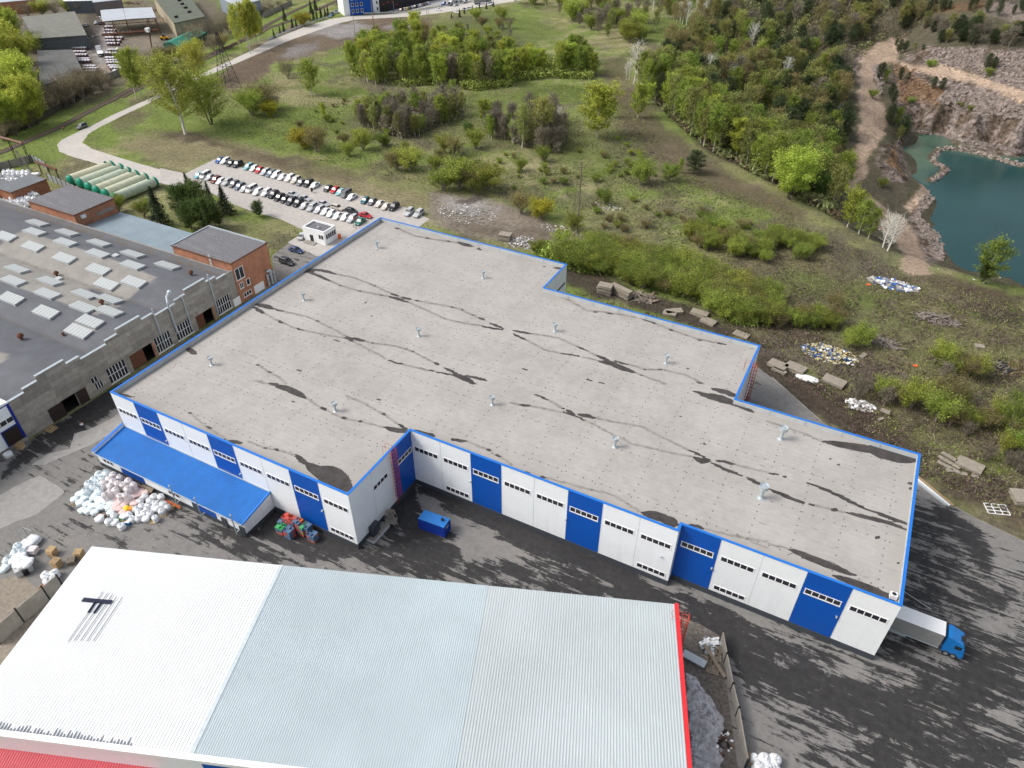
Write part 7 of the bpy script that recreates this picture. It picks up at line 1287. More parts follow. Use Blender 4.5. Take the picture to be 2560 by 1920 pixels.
def under(name, polys, colr, size, hgt_, seed, lab):
    o = tufts(name, polys, 1, size, colr, hgt_, seed, .4); tag(o, lab, 'undergrowth')
slope = ([(1600,225),(1720,335),(1860,425),(2040,520),(2100,550),(2095,430),(2112,300),(2100,160),(2200,70),(2560,50),(2560,-20),(1850,-20),(1700,80)], 60000)
under('undergrowth', [slope], (.19, .215, .085), .42, 3.2, 22, 'low undergrowth on the quarry slope'); under('undergrowth', [slope], (.17, .13, .085), .34, 2.2, 27, 'brown twigs on the quarry slope')
under('undergrowth', [(inpoly(1, [(800,650),(1130,770),(1500,740),(1900,790),(2230,750),(2230,560),(1800,450),(1350,360),(1050,480),(830,500)])+[], 26000), (inpoly(2, [(0,710),(350,680),(700,690),(720,540),(300,540),(0,560)]), 8000)], (.26, .31, .075), .36, 3., 31, 'saplings under the grove')
under('undergrowth', [(inpoly(6, [(180,540),(560,700),(940,750),(1300,860),(1600,960),(1900,1150),(2230,1180),(2230,950),(1700,760),(1250,570),(900,520),(250,470)]), 45000)], (.30, .38, .085), .24, 2.4, 37, 'young shoots filling the willow scrub')
under('undergrowth', [(inpoly(1, [(870,1080),(1250,1210),(1800,1030),(1760,930),(1500,920),(950,1000)]), 20000), (inpoly(2, [(-10,1250),(400,1340),(480,1230),(400,1060),(-10,1150)]), 9000)], (.24, .22, .16), .26, 4., 41, 'grey twigs in the bare thickets')
def rocks(name, lab, pg, n_, s0, s1, colr, seed, z0=-31):
    rng = np.random.RandomState(seed); pg = np.array(pg, float); q = MB(); c_ = 0
    while c_ < n_:
        x, y = rng.uniform(pg[:, 0].min(), pg[:, 0].max()), rng.uniform(pg[:, 1].min(), pg[:, 1].max())
        if not inside(np.array([x]), np.array([y]), pg)[0]: continue
        p = G(x, y); s2 = rng.uniform(s0, s1)*rng.uniform(.5, 1); q.box(p, (s2*rng.uniform(.7, 1.5), s2, s2*.7), rng.uniform(0, 6), 0, rng.uniform(-.6, .6), rng.uniform(-.6, .6)); c_ += 1
    o = q.build(name, mat(name+'_m'+str(seed), colr, .95, var=.35, sc=.4)); tag(o, lab, 'rocks', None, 'stuff')
rk = (.245, .205, .18)
rocks('scree', 'pinkish boulder scree between the cliff and the bench road', [(2330,262),(2380,215),(2450,225),(2560,265),(2600,320),(2560,300),(2441,278),(2354,258)], 1300, .8, 2.4, rk, 2)
rocks('scree', 'boulder scree above the bench road', [(2330,150),(2330,118),(2420,122),(2560,135),(2560,225),(2440,185)], 1100, .7, 2.2, rk, 3)
rocks('scree', 'rocks heaped on both edges of the quarry road', [(2188,165),(2205,165),(2212,200),(2198,240),(2190,200)], 160, .7, 2., rk, 4); rocks('scree', 'rusty rubble below the road junction', [(2230,160),(2260,165),(2300,180),(2290,240),(2250,240)], 400, .6, 1.8, (.22, .14, .09), 5)
rocks('scree', 'stones along the lake shore', [(2330,470),(2350,480),(2298,540),(2360,600),(2356,655),(2330,640),(2320,600),(2280,545),(2300,500)], 700, .5, 1.7, rk, 6); rocks('scree', 'stones of the bar across the lake', [(2325,400),(2345,366),(2400,366),(2480,386),(2570,412),(2570,424),(2470,398),(2400,380),(2352,382),(2340,402),(2375,425),(2340,455),(2325,450),(2356,425)], 420, .5, 1.4, (.30, .25, .22), 7)
rocks('scree', 'fallen rocks at the foot of the cliff', [(2275,320),(2330,332),(2383,342),(2470,358),(2560,378),(2560,386),(2470,367),(2383,350),(2275,328)], 420, .6, 1.8, rk, 8); rocks('scree', 'rocks at the outer edge of the quarry road', [(2135,135),(2120,140),(2122,190),(2132,195),(2142,150)], 120, .6, 1.8, rk, 9)
# ------------------------------------------------------------------ far buildings, top left
z6 = lambda x, y: (200+x/6.9125, y/6.9125)
def block(name, label, cat, roofpx, h, roofm, wallm, over=0., windows=None):
    R = [W(x, y, h) for x, y in roofpx]; c_ = sum(R)/len(R); t = thing(name, label, cat, (c_[0], c_[1], 0)); pl_ = [(r_[0], r_[1]) for r_ in R]
    sh = [(c_[0]+(x-c_[0])*.985, c_[1]+(y-c_[1])*.985) for x, y in pl_]
    q = MB(); q.prism(sh, 0, h-.3); q.build('wall', wallm, t, world=True); q = MB(); q.prism(pl_, h-.3, h); q.build('roof', roofm, t, world=True); return t
M['darksheet'] = mat('dark_sheet', (.10, .115, .13), .6, var=.3, sc=1.2); M['mossroof'] = mat('mossy_roof', (.19, .19, .165), .9, var=.15, sc=.3, dirt=.55, dirtcol=(.30, .30, .31)); M['darkroof'] = mat('dark_roof', (.125, .13, .125), .85, var=.2, sc=.2, dirt=.4, dirtcol=(.16, .15, .12)); M['greenroof'] = mat('green_grey_roof', (.125, .14, .11), .9, var=.15, sc=.3)
M['cream'] = mat('cream_wall', (.40, .35, .25), .9, var=.15, sc=.5); M['paleroof'] = mat('pale_roof', (.46, .50, .54), .5, var=.08, sc=.2, dirt=.3, dirtcol=(.3, .17, .1)); M['greyblue'] = mat('grey_blue_wall', (.27, .32, .38), .5, var=.06)
block('grey_shed', 'large shed with a mossy patched roof and dark ribbed wall, top left', 'shed', [zD(375,290), zD(1290,195), zD(1500,605), zD(590,665)], 7., M['mossroof'], M['darksheet'])
block('flat_shed', 'flat dark roofed shed beside the white wrapped brick stacks', 'shed', [zD(640,875), zD(1250,855), zD(1450,1265), zD(690,1480)], 4.5, M['darkroof'], M['concrete'])
hg = block('green_roof_hall', 'long hall with a dark green-grey flat roof and cream walls', 'hall', [z6(1620,400), z6(2160,285), z6(1790,-190), z6(1260,-60)], 8., M['greenroof'], M['cream'])
for x, y in ((1720,20),(1770,80),(1828,145),(1893,220),(1665,305)): p = W(*z6(x, y), 8); q = MB(); q.box((p[0], p[1], 8.5), (.8, 2.2, 1.)); q.build('roof_vent', M['steel'], hg, world=True)
hb = block('grey_hall', 'grey-blue sheet hall with a pale roof behind the gold trees', 'hall', [z5(785,128), z5(1285,-5), z5(900,-200), z5(400,-60)], 8., M['paleroof'], M['greyblue'])
block('white_roof_hall', 'long low hall with a white roof at the very top left', 'hall', [zD(1100,18), zD(1600,5), zD(1560,-60), zD(1060,-50)], 7., M['frame'], M['darksheet']); block('white_roof_hall', 'grey walled hall with pale roof right of the long white one', 'hall', [zD(1600,42), zD(2100,-10), zD(2080,-90), zD(1590,-40)], 7.5, M['paleroof'], mat('taupe_wall', (.20, .18, .17), .8))
tb = block('brick_hall', 'brown brick hall with a row of dark windows, top left corner', 'hall', [zD(-60,45), zD(600,-12), zD(560,-70), zD(-80,-10)], 7., M['paleroof'], M['brick'])
# steel canopy
cp_ = [W(*z6(*v), 8.5) for v in ((350,175),(745,142),(790,330),(385,370))]; cq = [W(*z6(*v), 8.5) for v in ((750,142),(1240,125),(1310,300),(795,330))]
t = thing('steel_canopy', 'open canopy of two pale rusty sheets on posts in the brick yard', 'canopy', (cp_[0][0], cp_[0][1], 0))
for P_ in (cp_, cq): q = MB(); q.prism([(v[0], v[1]) for v in P_], 8.3, 8.5); q.build('roof_sheet', M['paleroof'], t, world=True)
for v in (cp_[0], cp_[3], cp_[2], cq[1], cq[2]): q = MB(); q.tube((v[0], v[1], 0), (v[0], v[1], 8.3), .25, n=5); q.build('post', M['rust'], t, world=True)
q = MB(); a, b = W(*z6(380,380), 8.), W(*z6(1300,310), 8.); q.tube(a, b, .2, n=4); q.tube(a-[0, 0, 1.6], b-[0, 0, 1.6], .15, n=4)
for k in range(16): c1, c2 = a+(b-a)*k/16, a+(b-a)*(k+1)/16; q.tube(c1, c2-[0, 0, 1.6], .08, n=3); q.tube(c1-[0, 0, 1.6], c1, .08, n=3)
q.build('truss', M['rust'], t, world=True)
# gantry crane
a, b = W(*z6(370,605), 10), W(*z6(1345,518), 10); u_ = (b-a)/np.linalg.norm(b-a); t = thing('gantry_crane', 'rusty gantry crane spanning the rows of wrapped bricks', 'crane', (a[0], a[1], 0)); q = MB(); q.tube(a, b, .55, n=4); q.build('beam', M['rust'], t, world=True)
for f_ in (.22, .84):
    m_ = a+(b-a)*f_; fy = [W(*z6(*v)) for v in (((660,870), (560,380)) if f_ < .5 else ((1240,820), (1160,320)))]; 
    for v in fy: q = MB(); q.tube((m_[0], m_[1], 9.5), v, .35, .25, n=4); q.build('leg', M['rust'], t, world=True)
q = MB(); m_ = a+(b-a)*.82; q.box((m_[0], m_[1], 10.4), (2.0, 2.0, 1.8), .3); q.build('trolley', M['frame'], t, world=True)
# green shelter
t = thing('green_shelter', 'green sheet shelter with a gable roof beside the railway', 'shelter', tuple(W(*z6(1700,700)))); g1, g2, g3, g4 = W(*z6(1430,742), 3.2), W(*z6(1940,512), 3.2), W(*z6(2180,560), 3.2), W(*z6(1720,822), 3.2)
M['greens'] = mat('green_sheet', (.02, .19, .13), .5, var=.06); m1, m2 = (g1+g4)/2, (g2+g3)/2; m1[2] = m2[2] = 4.8
q = MB(); q.add([g1, m1, m2, g2, m1, g4, g3, m2], [(0, 1, 2, 3), (4, 5, 6, 7)]); q.build('roof', M['greens'], t, world=True); q = MB(); q.add([(*g1[:2], 0), (*g4[:2], 0), g4-[0,0,.05], m1-[0,0,.05], g1-[0,0,.05]], [(0, 1, 2, 3, 4)]); q.add([(*g4[:2], 0), (*g3[:2], 0), g3-[0,0,.05], g4-[0,0,.05]], [(0, 1, 2, 3)]); q.build('wall', mat('green_wall', (.012, .09, .065), .6), t, world=True)
# wrapped brick packs
q = MB(); q.bx(-1.1, 1.1, -.7, .7, 0, 1.5); bp = thing('brick_pack', '', 'brick stack'); q.build('bricks', mat('dark_bricks', (.13, .08, .09), .8, var=.3, sc=3), bp); q = MB(); q.bx(-1.12, 1.12, -.72, .72, 1.5, 1.62); q.bx(-1.12, 1.12, -.735, -.705, 1.2, 1.5); q.build('wrap', mat('white_wrap', (.72, .70, .74), .4, rand=.08), bp)
fst = True; pk = []
for y, x0, x1, l_ in ((815,1120,1470,'in the far row beside the ribbed wall'),(880,1300,1480,'in the left column, second row'),(935,1330,1520,'in the left column, third row'),(1005,1370,1560,'in the left column, middle row'),(1035,1380,1570,'in the left column, middle row'),(1130,1470,1640,'in the left column, lower row'),(1170,1460,1660,'in the left column, lower row'),(1215,1500,1660,'at the near end of the left column'),(450,1840,1960,'under the canopy'),(510,1830,1990,'under the canopy, front'),(560,1830,1990,'behind the crane beam'),(640,1850,2090,'in front of the crane beam'),(690,1860,2090,'in front of the crane beam'),(740,1880,2060,'in front of the crane beam'),(850,1900,2000,'in the middle of the right column'),(905,1850,2000,'in the lower right column'),(985,1850,2010,'in the big white block of the right column'),(1030,1860,2020,'in the big white block of the right column'),(1070,1870,2030,'in the big white block of the right column'),(1125,1900,2050,'near the near end of the right column'),(1160,1930,2110,'at the near end of the right column')):
    for x in np.arange(x0, x1+1, 48):
        p = W(*zD(x, y), 1.5); l2 = 'wrapped brick pack '+l_
        if fst: o = bp; fst = False; o.location = (p[0], p[1], 0)
        else: o = dup(bp, (p[0], p[1], 0))
        o.rotation_euler[2] = .05; o['label'] = l2; o['group'] = l2+'s'
p = W(*zD(1985, 1230), .6); one('white_box', 'single white box at the near end of the brick rows', 'box', MB().box((0, 0, .6), (1.6, 1.6, 1.2)), M['frame'], (p[0], p[1], 0))
for x, y, l_ in ((2050,870,'left'),(2150,1000,'middle'),(2160,1070,'right')): p = W(*zD(x, y), .6); o = put_bag('w', 't', p[0], p[1], 0, 'sacks by the crane leg', f'sack by the crane leg, {l_} one of three', rs, 1.6)
# blue office block and black hall
fa_, fb_, fc_, fd_ = W(*zC(222, 212)), W(*zC(297, 206)), W(*zC(600, 178)), W(*zC(684, 168))
t = thing('office_block', 'three storey blue and white office block by the upper road', 'office', tuple(fb_)); nrm = np.array([-(fd_-fa_)[1], (fd_-fa_)[0], 0]); nrm /= np.linalg.norm(nrm); dp = nrm*14; HO = 13
for a, b, m_, sh in ((fa_, fb_, M['white'], .0), (fb_, fc_, M['blue'], -.25), (fc_, fd_, M['white'], 0.)): q = MB(); o_ = nrm*sh; q.prism([tuple((a+o_)[:2]), tuple((b+o_)[:2]), tuple((b+dp)[:2]), tuple((a+dp)[:2])], 0, HO); q.build('facade_bay', m_, t, world=True)
for zz in (1.6, 5.1, 8.6):
    for f_ in (.08, .27, .47): a = fb_+(fc_-fb_)*f_-nrm*.25; b = a+(fc_-fb_)*.09; window(t, tuple(a[:2]), tuple(b[:2]), zz, zz+1.7, 1, .1)
    a = fc_+(fd_-fc_)*.55; b = a+(fd_-fc_)*.25; window(t, tuple(a[:2]), tuple(b[:2]), zz, zz+1.7, 1, .1)
a, b = W(*zC(700, 168)), W(*zC(1440, -8)); nn = np.array([-(b-a)[1], (b-a)[0], 0]); nn /= np.linalg.norm(nn); t = thing('black_hall', 'black hall with small red marks and a white roof behind the parked cars', 'hall', tuple(a)); hh = 7.5
q = MB(); q.prism([tuple(a[:2]), tuple(b[:2]), tuple((b+nn*40)[:2]), tuple((a+nn*40)[:2])], 0, hh); q.build('wall', mat('black_wall', (.03, .03, .035), .6), t, world=True); q = MB(); q.prism([tuple(a[:2]), tuple(b[:2]), tuple((b+nn*40)[:2]), tuple((a+nn*40)[:2])], hh, hh+.4); q.build('roof', M['frame'], t, world=True)
rr3 = random.Random(5)
for k in range(12): c_ = a+(b-a)*(.05+.075*k)-nn*.03; q = MB(); q.box((c_[0], c_[1], rr3.uniform(2.5, 5.5)), (1.2, .05, .5), math.atan2((b-a)[1], (b-a)[0])+0, ry=rr3.uniform(-.3, .3)); q.build('red_mark', M['verge'] if 'verge' in M else M.setdefault('verge', mat('bright_red', (.7, .06, .03), .5)), t, world=True)
# ------------------------------------------------------------------ poles and pylons
def pole(name, label, bx, by, ty, r=.16, m='concrete', arms=()):
    p, h = hgt(bx, by, ty); t = thing(name, label, 'pole', (p[0], p[1], p[2])); q = MB(); q.tube((0, 0, 0), (0, 0, h), r, r*.6, n=6); q.build('mast', M[m], t)
    for z, l in arms: q = MB(); q.tube((-l*.85, -l*.5, h-z), (l*.85, l*.5, h-z), .07, n=4); [q.tube((s*l*.85, s*l*.5, h-z), (s*l*.85, s*l*.5, h-z-.5), .05, n=4) for s in (-1, 1)]; q.build('crossarm', M['steel'], t)
    return t
pole('power_pole', 'tall rusty power pole with three crossarms behind the warehouse', 1443, 581, 405, .32, 'oldwood', ((1.6, 1.), (4., 1.4), (6.4, 1.1)))
pole('utility_pole', 'tall thin pole at the edge of the mud puddle', *TP(1, 1025, 300), TP(1, 0, -30)[1], .3, 'oldwood')
pole('utility_pole', 'short concrete pole standing in the mud puddle', *TP(1, 860, 330), TP(1, 0, 120)[1], .2); pole('street_lamp', 'slim lamp pole by the gold trees', *z5(1080, 1160), z5(0, 700)[1], .16, 'galv'); pole('utility_pole', 'concrete pole among the spruces', *TP(1, 275, 190), TP(1, 0, 60)[1], .18)
pole('utility_pole', 'first leg of the twin white pole by the upper road', *TP(1, 1478, 165), TP(1, 0, 62)[1], .18); pole('utility_pole', 'second leg of the twin white pole by the upper road', *TP(1, 1492, 175), TP(1, 0, 62)[1], .18); pole('street_lamp', 'lamp pole in front of the black hall', *TP(1, 1192, 100), TP(1, 0, 10)[1], .12, 'galv')
L1, L2 = W(*TP(0, 1925, 745)), W(*TP(0, 2048, 812)); pc = (L1+L2)/2; _, ph = hgt(*TP(0, 1985, 775), TP(0, 0, 275)[1]); hw_ = np.linalg.norm(L1-L2)/2*.5
t = thing('lattice_pylon', 'dark lattice power pylon between the road and the mud lot', 'pylon', (pc[0], pc[1], 0), .3)
wd = lambda z: .35+(hw_-.35)*(1-z/ph)**1.15; N_ = 12; zs = [ph*(k/N_)**.9 for k in range(N_+1)]
for sx in (-1, 1):
    for sy in (-1, 1):
        q = MB(); [q.tube((sx*wd(z0), sy*wd(z0), z0), (sx*wd(z1), sy*wd(z1), z1), .11, n=4, caps=False) for z0, z1 in zip(zs, zs[1:])]; q.build('leg', M['steel'], t)
q = MB()
for z0, z1 in zip(zs, zs[1:]):
    for a, b in (((-1,-1),(1,-1)),((1,-1),(1,1)),((1,1),(-1,1)),((-1,1),(-1,-1))): q.tube((a[0]*wd(z0), a[1]*wd(z0), z0), (b[0]*wd(z1), b[1]*wd(z1), z1), .05, n=3); q.tube((b[0]*wd(z0), b[1]*wd(z0), z0), (a[0]*wd(z1), a[1]*wd(z1), z1), .05, n=3)
q.build('bracing', M['steel'], t)
for z, l in ((ph*.62, 4.5), (ph*.80, 3.2), (ph*.42, 4.)): q = MB(); q.tube((-l, 0, z), (l, 0, z), .09, n=4); q.tube((-l, 0, z), (0, 0, z+1.2), .06, n=3); q.tube((l, 0, z), (0, 0, z+1.2), .06, n=3); q.build('crossarm', M['steel'], t)
# pipe trestle at the left edge
t = thing('pipe_trestle', 'rusty heating pipe on tall lattice posts crossing the left edge', 'pipe', (W(*z3(380, 440))[0], W(*z3(380, 440))[1], 0)); a, b = W(*z3(-260, 85), 7.), W(*z3(380, 258), 7.)
q = MB(); q.tube(a, b, .35, n=8); q.build('pipe', mat('rusty_pipe', (.26, .14, .11), .7, var=.2), t, world=True)
for v in (a+(b-a)*.62, b):
    for s in (-.5, .5): q = MB(); q.tube((v[0]+s, v[1], 0), (v[0]+s, v[1], 6.8), .12, n=4); [q.tube((v[0]-.5, v[1], z), (v[0]+.5, v[1], z+.8), .05, n=3) for z in range(0, 6)]; q.build('post', M['steel'], t, world=True)
t = thing('pipe_trestle', 'short rusty duct on dark posts over the slatted fence gap', 'pipe', tuple(W(*z3(800, 700)))); a, b = W(*z3(615, 582), 4.2), W(*z3(975, 722), 4.2); q = MB(); q.tube(a, b, .4, n=6); q.build('pipe', M['rust'], t, world=True)
for f_ in (.1, .55, .95):
    v = a+(b-a)*f_
    for s in (-.35, .35): q = MB(); q.tube((v[0]+s, v[1], 0), (v[0]+s*.5, v[1], 4.), .1, n=4); q.build('post', M['steel'], t, world=True)
for i, (x0, y0, x1) in enumerate(((425,725,400),(555,750,400),(520,750,450),(375,700,345))): p, h = hgt(*z3(x0, y0), z3(0, 380 if i < 2 else 590)[1]); q = MB(); dx = (W(*z3(x1, y0))-p)*.8; q.tube((0, 0, 0), (dx[0], dx[1], h), .17, n=6); one('leaning_pole', ['leaning concrete pole, left leg of the tall pair','leaning concrete pole, right leg of the tall pair','short leaning pole right of the tall pair','short leaning pole left of the tall pair'][i], 'pole', q, M['concrete'], tuple(p))
# ------------------------------------------------------------------ waste ground: slabs, rubble, rubbish
M['slab'] = mat('old_slab', (.31, .275, .225), .95, var=.2, sc=1.2, dirt=.5, dirtcol=(.17, .14, .11))
def slabs(label, px, py, n_, L, w_, r, tilt=0., name='slab_stack'):
    p = W(px, py, n_*.13); t = thing(name, label, 'concrete slabs', (p[0], p[1], .03), r); rs2 = random.Random(int(px+py))
    for k in range(n_): q = MB(); q.box((rs2.uniform(-.15, .15), rs2.uniform(-.15, .15), .14+k*.27), (L, w_, .22), rs2.uniform(-.06, .06), ry=tilt); q.build('slab', M['slab'], t)
    return t
X_ = math.radians
slabs('block of stacked planks and slabs on pale sand behind the warehouse', *TP(5, 2150, 385), 7, 3.6, 2.6, .2); slabs('dark weathered slab stack under the scrub, left one', *TP(6, 800, 840), 9, 3.6, 2.4, .15); slabs('long pale slab stack touching the weathered one', *TP(6, 945, 860), 8, 6., 1.6, -.35)
for i, (n_, x, y, k, L, w_, r) in enumerate(((6,1400,1030,2,4.2,2.,.7),(6,1360,1050,2,3.2,1.6,.2),(6,1620,1050,3,4.2,2.2,-.1),(6,1700,1120,2,3.6,2.2,-.3),(6,1985,1230,1,3.6,2.2,-.2),(7,85,1500,3,4.,2.6,-.25),(7,235,1520,3,4.2,2.8,-.3),(7,95,1545,2,3.,1.,-.25),(7,570,1640,3,4.6,2.8,-.25),(11,1570,680,1,4.2,.8,-.4),(11,1590,640,1,4.2,.8,-.4),(11,1560,720,1,4.2,.8,-.4),(11,1745,700,2,4.4,3.,-.3),(11,1565,745,1,1.3,.8,.4),(11,1685,775,1,1.2,.8,.2),(11,1790,800,1,1.2,.7,.2),(11,2190,980,3,3.4,3.,-1.2),(11,1015,240,1,1.8,1.2,-.2),(11,970,300,1,1.4,.6,.9),(7,1045,1320,1,1.4,.9,0),(7,820,1410,1,2.2,1.,1.2),(7,1825,1330,1,1.9,1.5,.3))):
    slabs('concrete slab or slab pair, '+ORD[i]+' counted from the left-hand scrub', *TP(n_, x, y), k, L, w_, r, name='concrete_slab')
def heap_obj(label, cat, name, px, py, n_, rx, ry, hh_, mats, sz, seed, long_=1., z0=0.):
    rs2 = random.Random(seed); p = W(px, py); q = MB()
    for k in range(n_):
        a, r_ = rs2.uniform(0, 6.28), rs2.random()**.6; x, y = rx*r_*math.cos(a), ry*r_*math.sin(a); s2 = rs2.uniform(.4, 1.3)*sz; q.box((x, y, z0+hh_*(1-r_)*rs2.random()+.06), (s2*long_, s2*rs2.uniform(.3, .9), s2*rs2.uniform(.1, .5)), rs2.uniform(0, 6.28), rs2.randrange(len(mats)), rs2.uniform(-.4, .4), rs2.uniform(-.4, .4))
    o = q.build(name, mats, None); o.location = (p[0], p[1], .02); tag(o, label, cat, None, 'stuff'); return o
yl = mat('foam_yellow', (.55, .48, .25), .8, var=.2); wt_ = M['frame']; bl_ = mat('blue_rag', (.05, .15, .4), .7); gr_ = mat('rubble_grey', (.38, .36, .34), .9, var=.25); tn = mat('branch_grey', (.22, .19, .165), .9, var=.3); 
heap_obj('rubbish heap of yellow foam and white scraps by the slabs', 'rubbish heap', 'rubbish_heap', *TP(7, 530, 1400), 420, 6.2, 3.8, 1., [yl, yl, wt_, yl, bl_, gr_], .5, 1); heap_obj('white and blue scrap strewn on the green slope', 'rubbish heap', 'rubbish_heap', *TP(7, 1080, 800), 160, 6., 2.6, .6, [wt_, gr_, bl_, gr_, M['frame']], .8, 2, 1.6)
heap_obj('heap of cut branches lower left of the bare soil', 'branch heap', 'branch_heap', *TP(7, 930, 1290), 130, 5.5, 2.2, .9, [tn], .5, 3, 5.); heap_obj('heap of dry branches on the grass slope', 'branch heap', 'branch_heap', *TP(7, 1450, 1100), 130, 5, 2.6, 1., [tn], .45, 4, 5.); heap_obj('tangle of dead branches beside the slab stacks', 'branch heap', 'branch_heap', *TP(6, 1120, 910), 140, 4.5, 2.5, 1., [M['oldwood'], tn], .4, 5, 5.); heap_obj('dark branch pile near the sand track', 'branch heap', 'branch_heap', *TP(7, 1950, 1500), 120, 4, 2.4, .8, [M['steel'], tn], .4, 6, 4.)
heap_obj('white rubble patch on the bare lot behind the warehouse', 'rubble', 'rubble_heap', *TP(5, 1820, 190), 420, 10, 6.5, .9, [gr_, M['frame'], gr_, gr_], .38, 7); heap_obj('white rubble at the corner of the scrub', 'rubble', 'rubble_heap', *TP(6, 90, 440), 260, 4.5, 4, .9, [gr_, gr_, M['frame']], .4, 8); heap_obj('pale rubble by the foot of the power pole', 'rubble', 'rubble_heap', *TP(6, 420, 330), 150, 7, 2.5, .4, [gr_, M['frame'], mat('rubble_brown', (.2, .12, .08), .9)], .4, 9); heap_obj('grey rubble at the roots of the bare bush', 'rubble', 'rubble_heap', *TP(11, 790, 190), 90, 3.2, 2., .6, [gr_, M['frame']], .7, 10); heap_obj('broken concrete by the scrub strip', 'rubble', 'rubble_heap', *TP(6, 820, 130), 60, 5, 2.5, .3, [gr_, M['frame']], .45, 13)
# loose litter
q = MB(); rs2 = random.Random(21)
for (x0, y0), (x1, y1), n_ in (((1400,560),(2000,880),110), ((1950,560),(2560,960),230), ((1950,880),(2560,1300),230), ((1180,460),(1430,610),150), ((0,1500),(110,1640),160), ((560,330),(1100,500),40), ((60,300),(330,420),40)):
    for k in range(n_):
        x, y = rs2.uniform(x0, x1), rs2.uniform(y0, y1); p = G(x, y)
        if inside(np.array([p[0]]), np.array([p[1]]), np.array(cor))[0]: continue
        s2 = rs2.choice((.12, .18, .25, .4)); q.box((p[0], p[1], p[2]+.05), (s2*rs2.uniform(.6, 2.5), s2, .08), rs2.uniform(0, 3), rs2.choice((0, 0, 1, 1, 2)))
o = q.build('litter', [M['frame'], gr_, M['slab']], None); tag(o, 'scattered scraps of litter and stones', 'litter', None, 'stuff')
for n_, x, y, l_, c_ in ((7,867,806,'orange rag on the green slope by the scrap','orange'),(7,1272,1507,'orange rag on the brown ground below the branches','orange')): p = T(n_, x, y); one('orange_rag', l_, 'rag', MB().box((0, 0, .15), (.9, .6, .3), .4, rx=.2), M.setdefault('ragc', mat('orange_rag', (.75, .16, .04), .7)), tuple(p))
p = T(7, 340, 1612); q = MB(); q.lathe([(1.6, 0), (1.5, .25), (.9, .4), (.02, .45)], (0, 0, 0), 12); o = one('white_sheet', 'long white plastic sheet lying beside the slab pair', 'sheet', q, M['frame'], (p[0], p[1], 0)); o.scale = (1.6, .7, 1)
p = T(11, 1385, 920); t = thing('beam_bundle', 'white and rusty beams lying along the kerb behind the roof corner', 'beams', (p[0], p[1], .05), -.66)
for k, (m_, d_) in enumerate(((M['parin'], -.5), (M['frame'], 0), (M['wood'], .6))): q = MB(); q.bx(-5.5, 4+k*.3, d_, d_+.4, 0, .3); q.build('beam', m_, t)
p = T(11, 1975, 1085); t = thing('metal_grid', 'white metal grid frame lying flat on the brown soil', 'grid', (p[0], p[1], .08), .35); q = MB()
for k in range(4): q.bx(-1.8, 1.8, -1.2+k*.8-.06, -1.2+k*.8+.06, 0, .1); q.bx(-1.8+k*1.2-.06, -1.8+k*1.2+.06, -1.2, 1.2, .02, .12)
q.build('bars', M['frame'], t)
# kerb along the yard's back edge
K_ = [W(*v)[:2] for v in ((1930,944),(2062,1062),(2200,1149),(2290,1205),(2354,1248),(2441,1298),(2560,1355),(2900,1529))]; t = thing('kerb', 'long concrete kerb along the back edge of the asphalt yard', 'kerb', (K_[0][0], K_[0][1], 0)); q = MB()
for a, b in zip(K_, K_[1:]): L = np.linalg.norm(b-a); c_ = (a+b)/2; q.box((c_[0], c_[1], .07), (L, .18, .14), math.atan2(b[1]-a[1], b[0]-a[0]))
q.build('kerb_stones', M['concrete'], t, world=True)
# dirty snow heap and rubbish right of the white-roofed hall
hx = [W(*v)[:2] for v in ((1712,1678),(1740,1690),(1770,1740),(1800,1790),(1806,1840),(1800,1960),(1730,1960),(1722,1800))]; A = np.array(hx); xs = np.arange(A[:, 0].min(), A[:, 0].max(), .25); ys = np.arange(A[:, 1].min(), A[:, 1].max(), .25); XX, YY = np.meshgrid(xs, ys); sdv = seg_d(XX.ravel(), YY.ravel(), A, True).reshape(XX.shape)*np.where(inside(XX.ravel(), YY.ravel(), A).reshape(XX.shape), 1, -1)+(fbm(XX*.6, YY*.6)-.5)*1.6
ZZ = np.clip(sdv, -.2, 3)**1*.0+np.minimum(1.9, np.maximum(-.1, sdv*.8))*(.6+.6*fbm(XX*.35, YY*.35))+(fbm(XX*1.7, YY*1.7, 3)-.5)*.35
I = np.arange(XX.size).reshape(XX.shape); F = np.stack([I[:-1, :-1], I[:-1, 1:], I[1:, 1:], I[1:, :-1]], -1)[(sdv[:-1, :-1] > -.1)].reshape(-1, 4)
g = NG('dirty_snow'); c = g.mix(g.ramp(g.noise(1.1, 8, .8, dist=.4), .40, .56), (.20, .195, .195), (.66, .66, .69)); c = g.mix(g.ramp(g.noise(.25, 4, .6), .45, .65, 0, .7), c, (.36, .35, .36)); g.bump(g.noise(3, 6, .8), .5, .2)
o = npmesh('snow_heap', np.stack([XX.ravel(), YY.ravel(), ZZ.ravel()], -1), F, g.fin(c, .85)); tag(o, 'heap of dirty melting snow between the white-roofed hall and leaning fence', 'snow heap', None, 'stuff')
gr2 = [W(*v)[:2] for v in ((1695,1560),(1740,1555),(1800,1590),(1850,1960),(1720,1960),(1700,1700))]
sheet('gravel', gr2, .026, mat('grit_ground', (.13, .115, .10), .95, var=.45, sc=2., dirt=.6, dirtcol=(.34, .32, .30)), 1.5)
dirt2 = [W(*v)[:2] for v in ((-200,1480),(60,1440),(100,1480),(150,1560),(100,1680),(-200,1900))]
sheet('dirt_patch', dirt2, .027, mat('bare_dirt', (.27, .235, .19), .95, var=.25, sc=1.5, dirt=.5, dirtcol=(.14, .13, .10)), 1.5, rag=1.6)
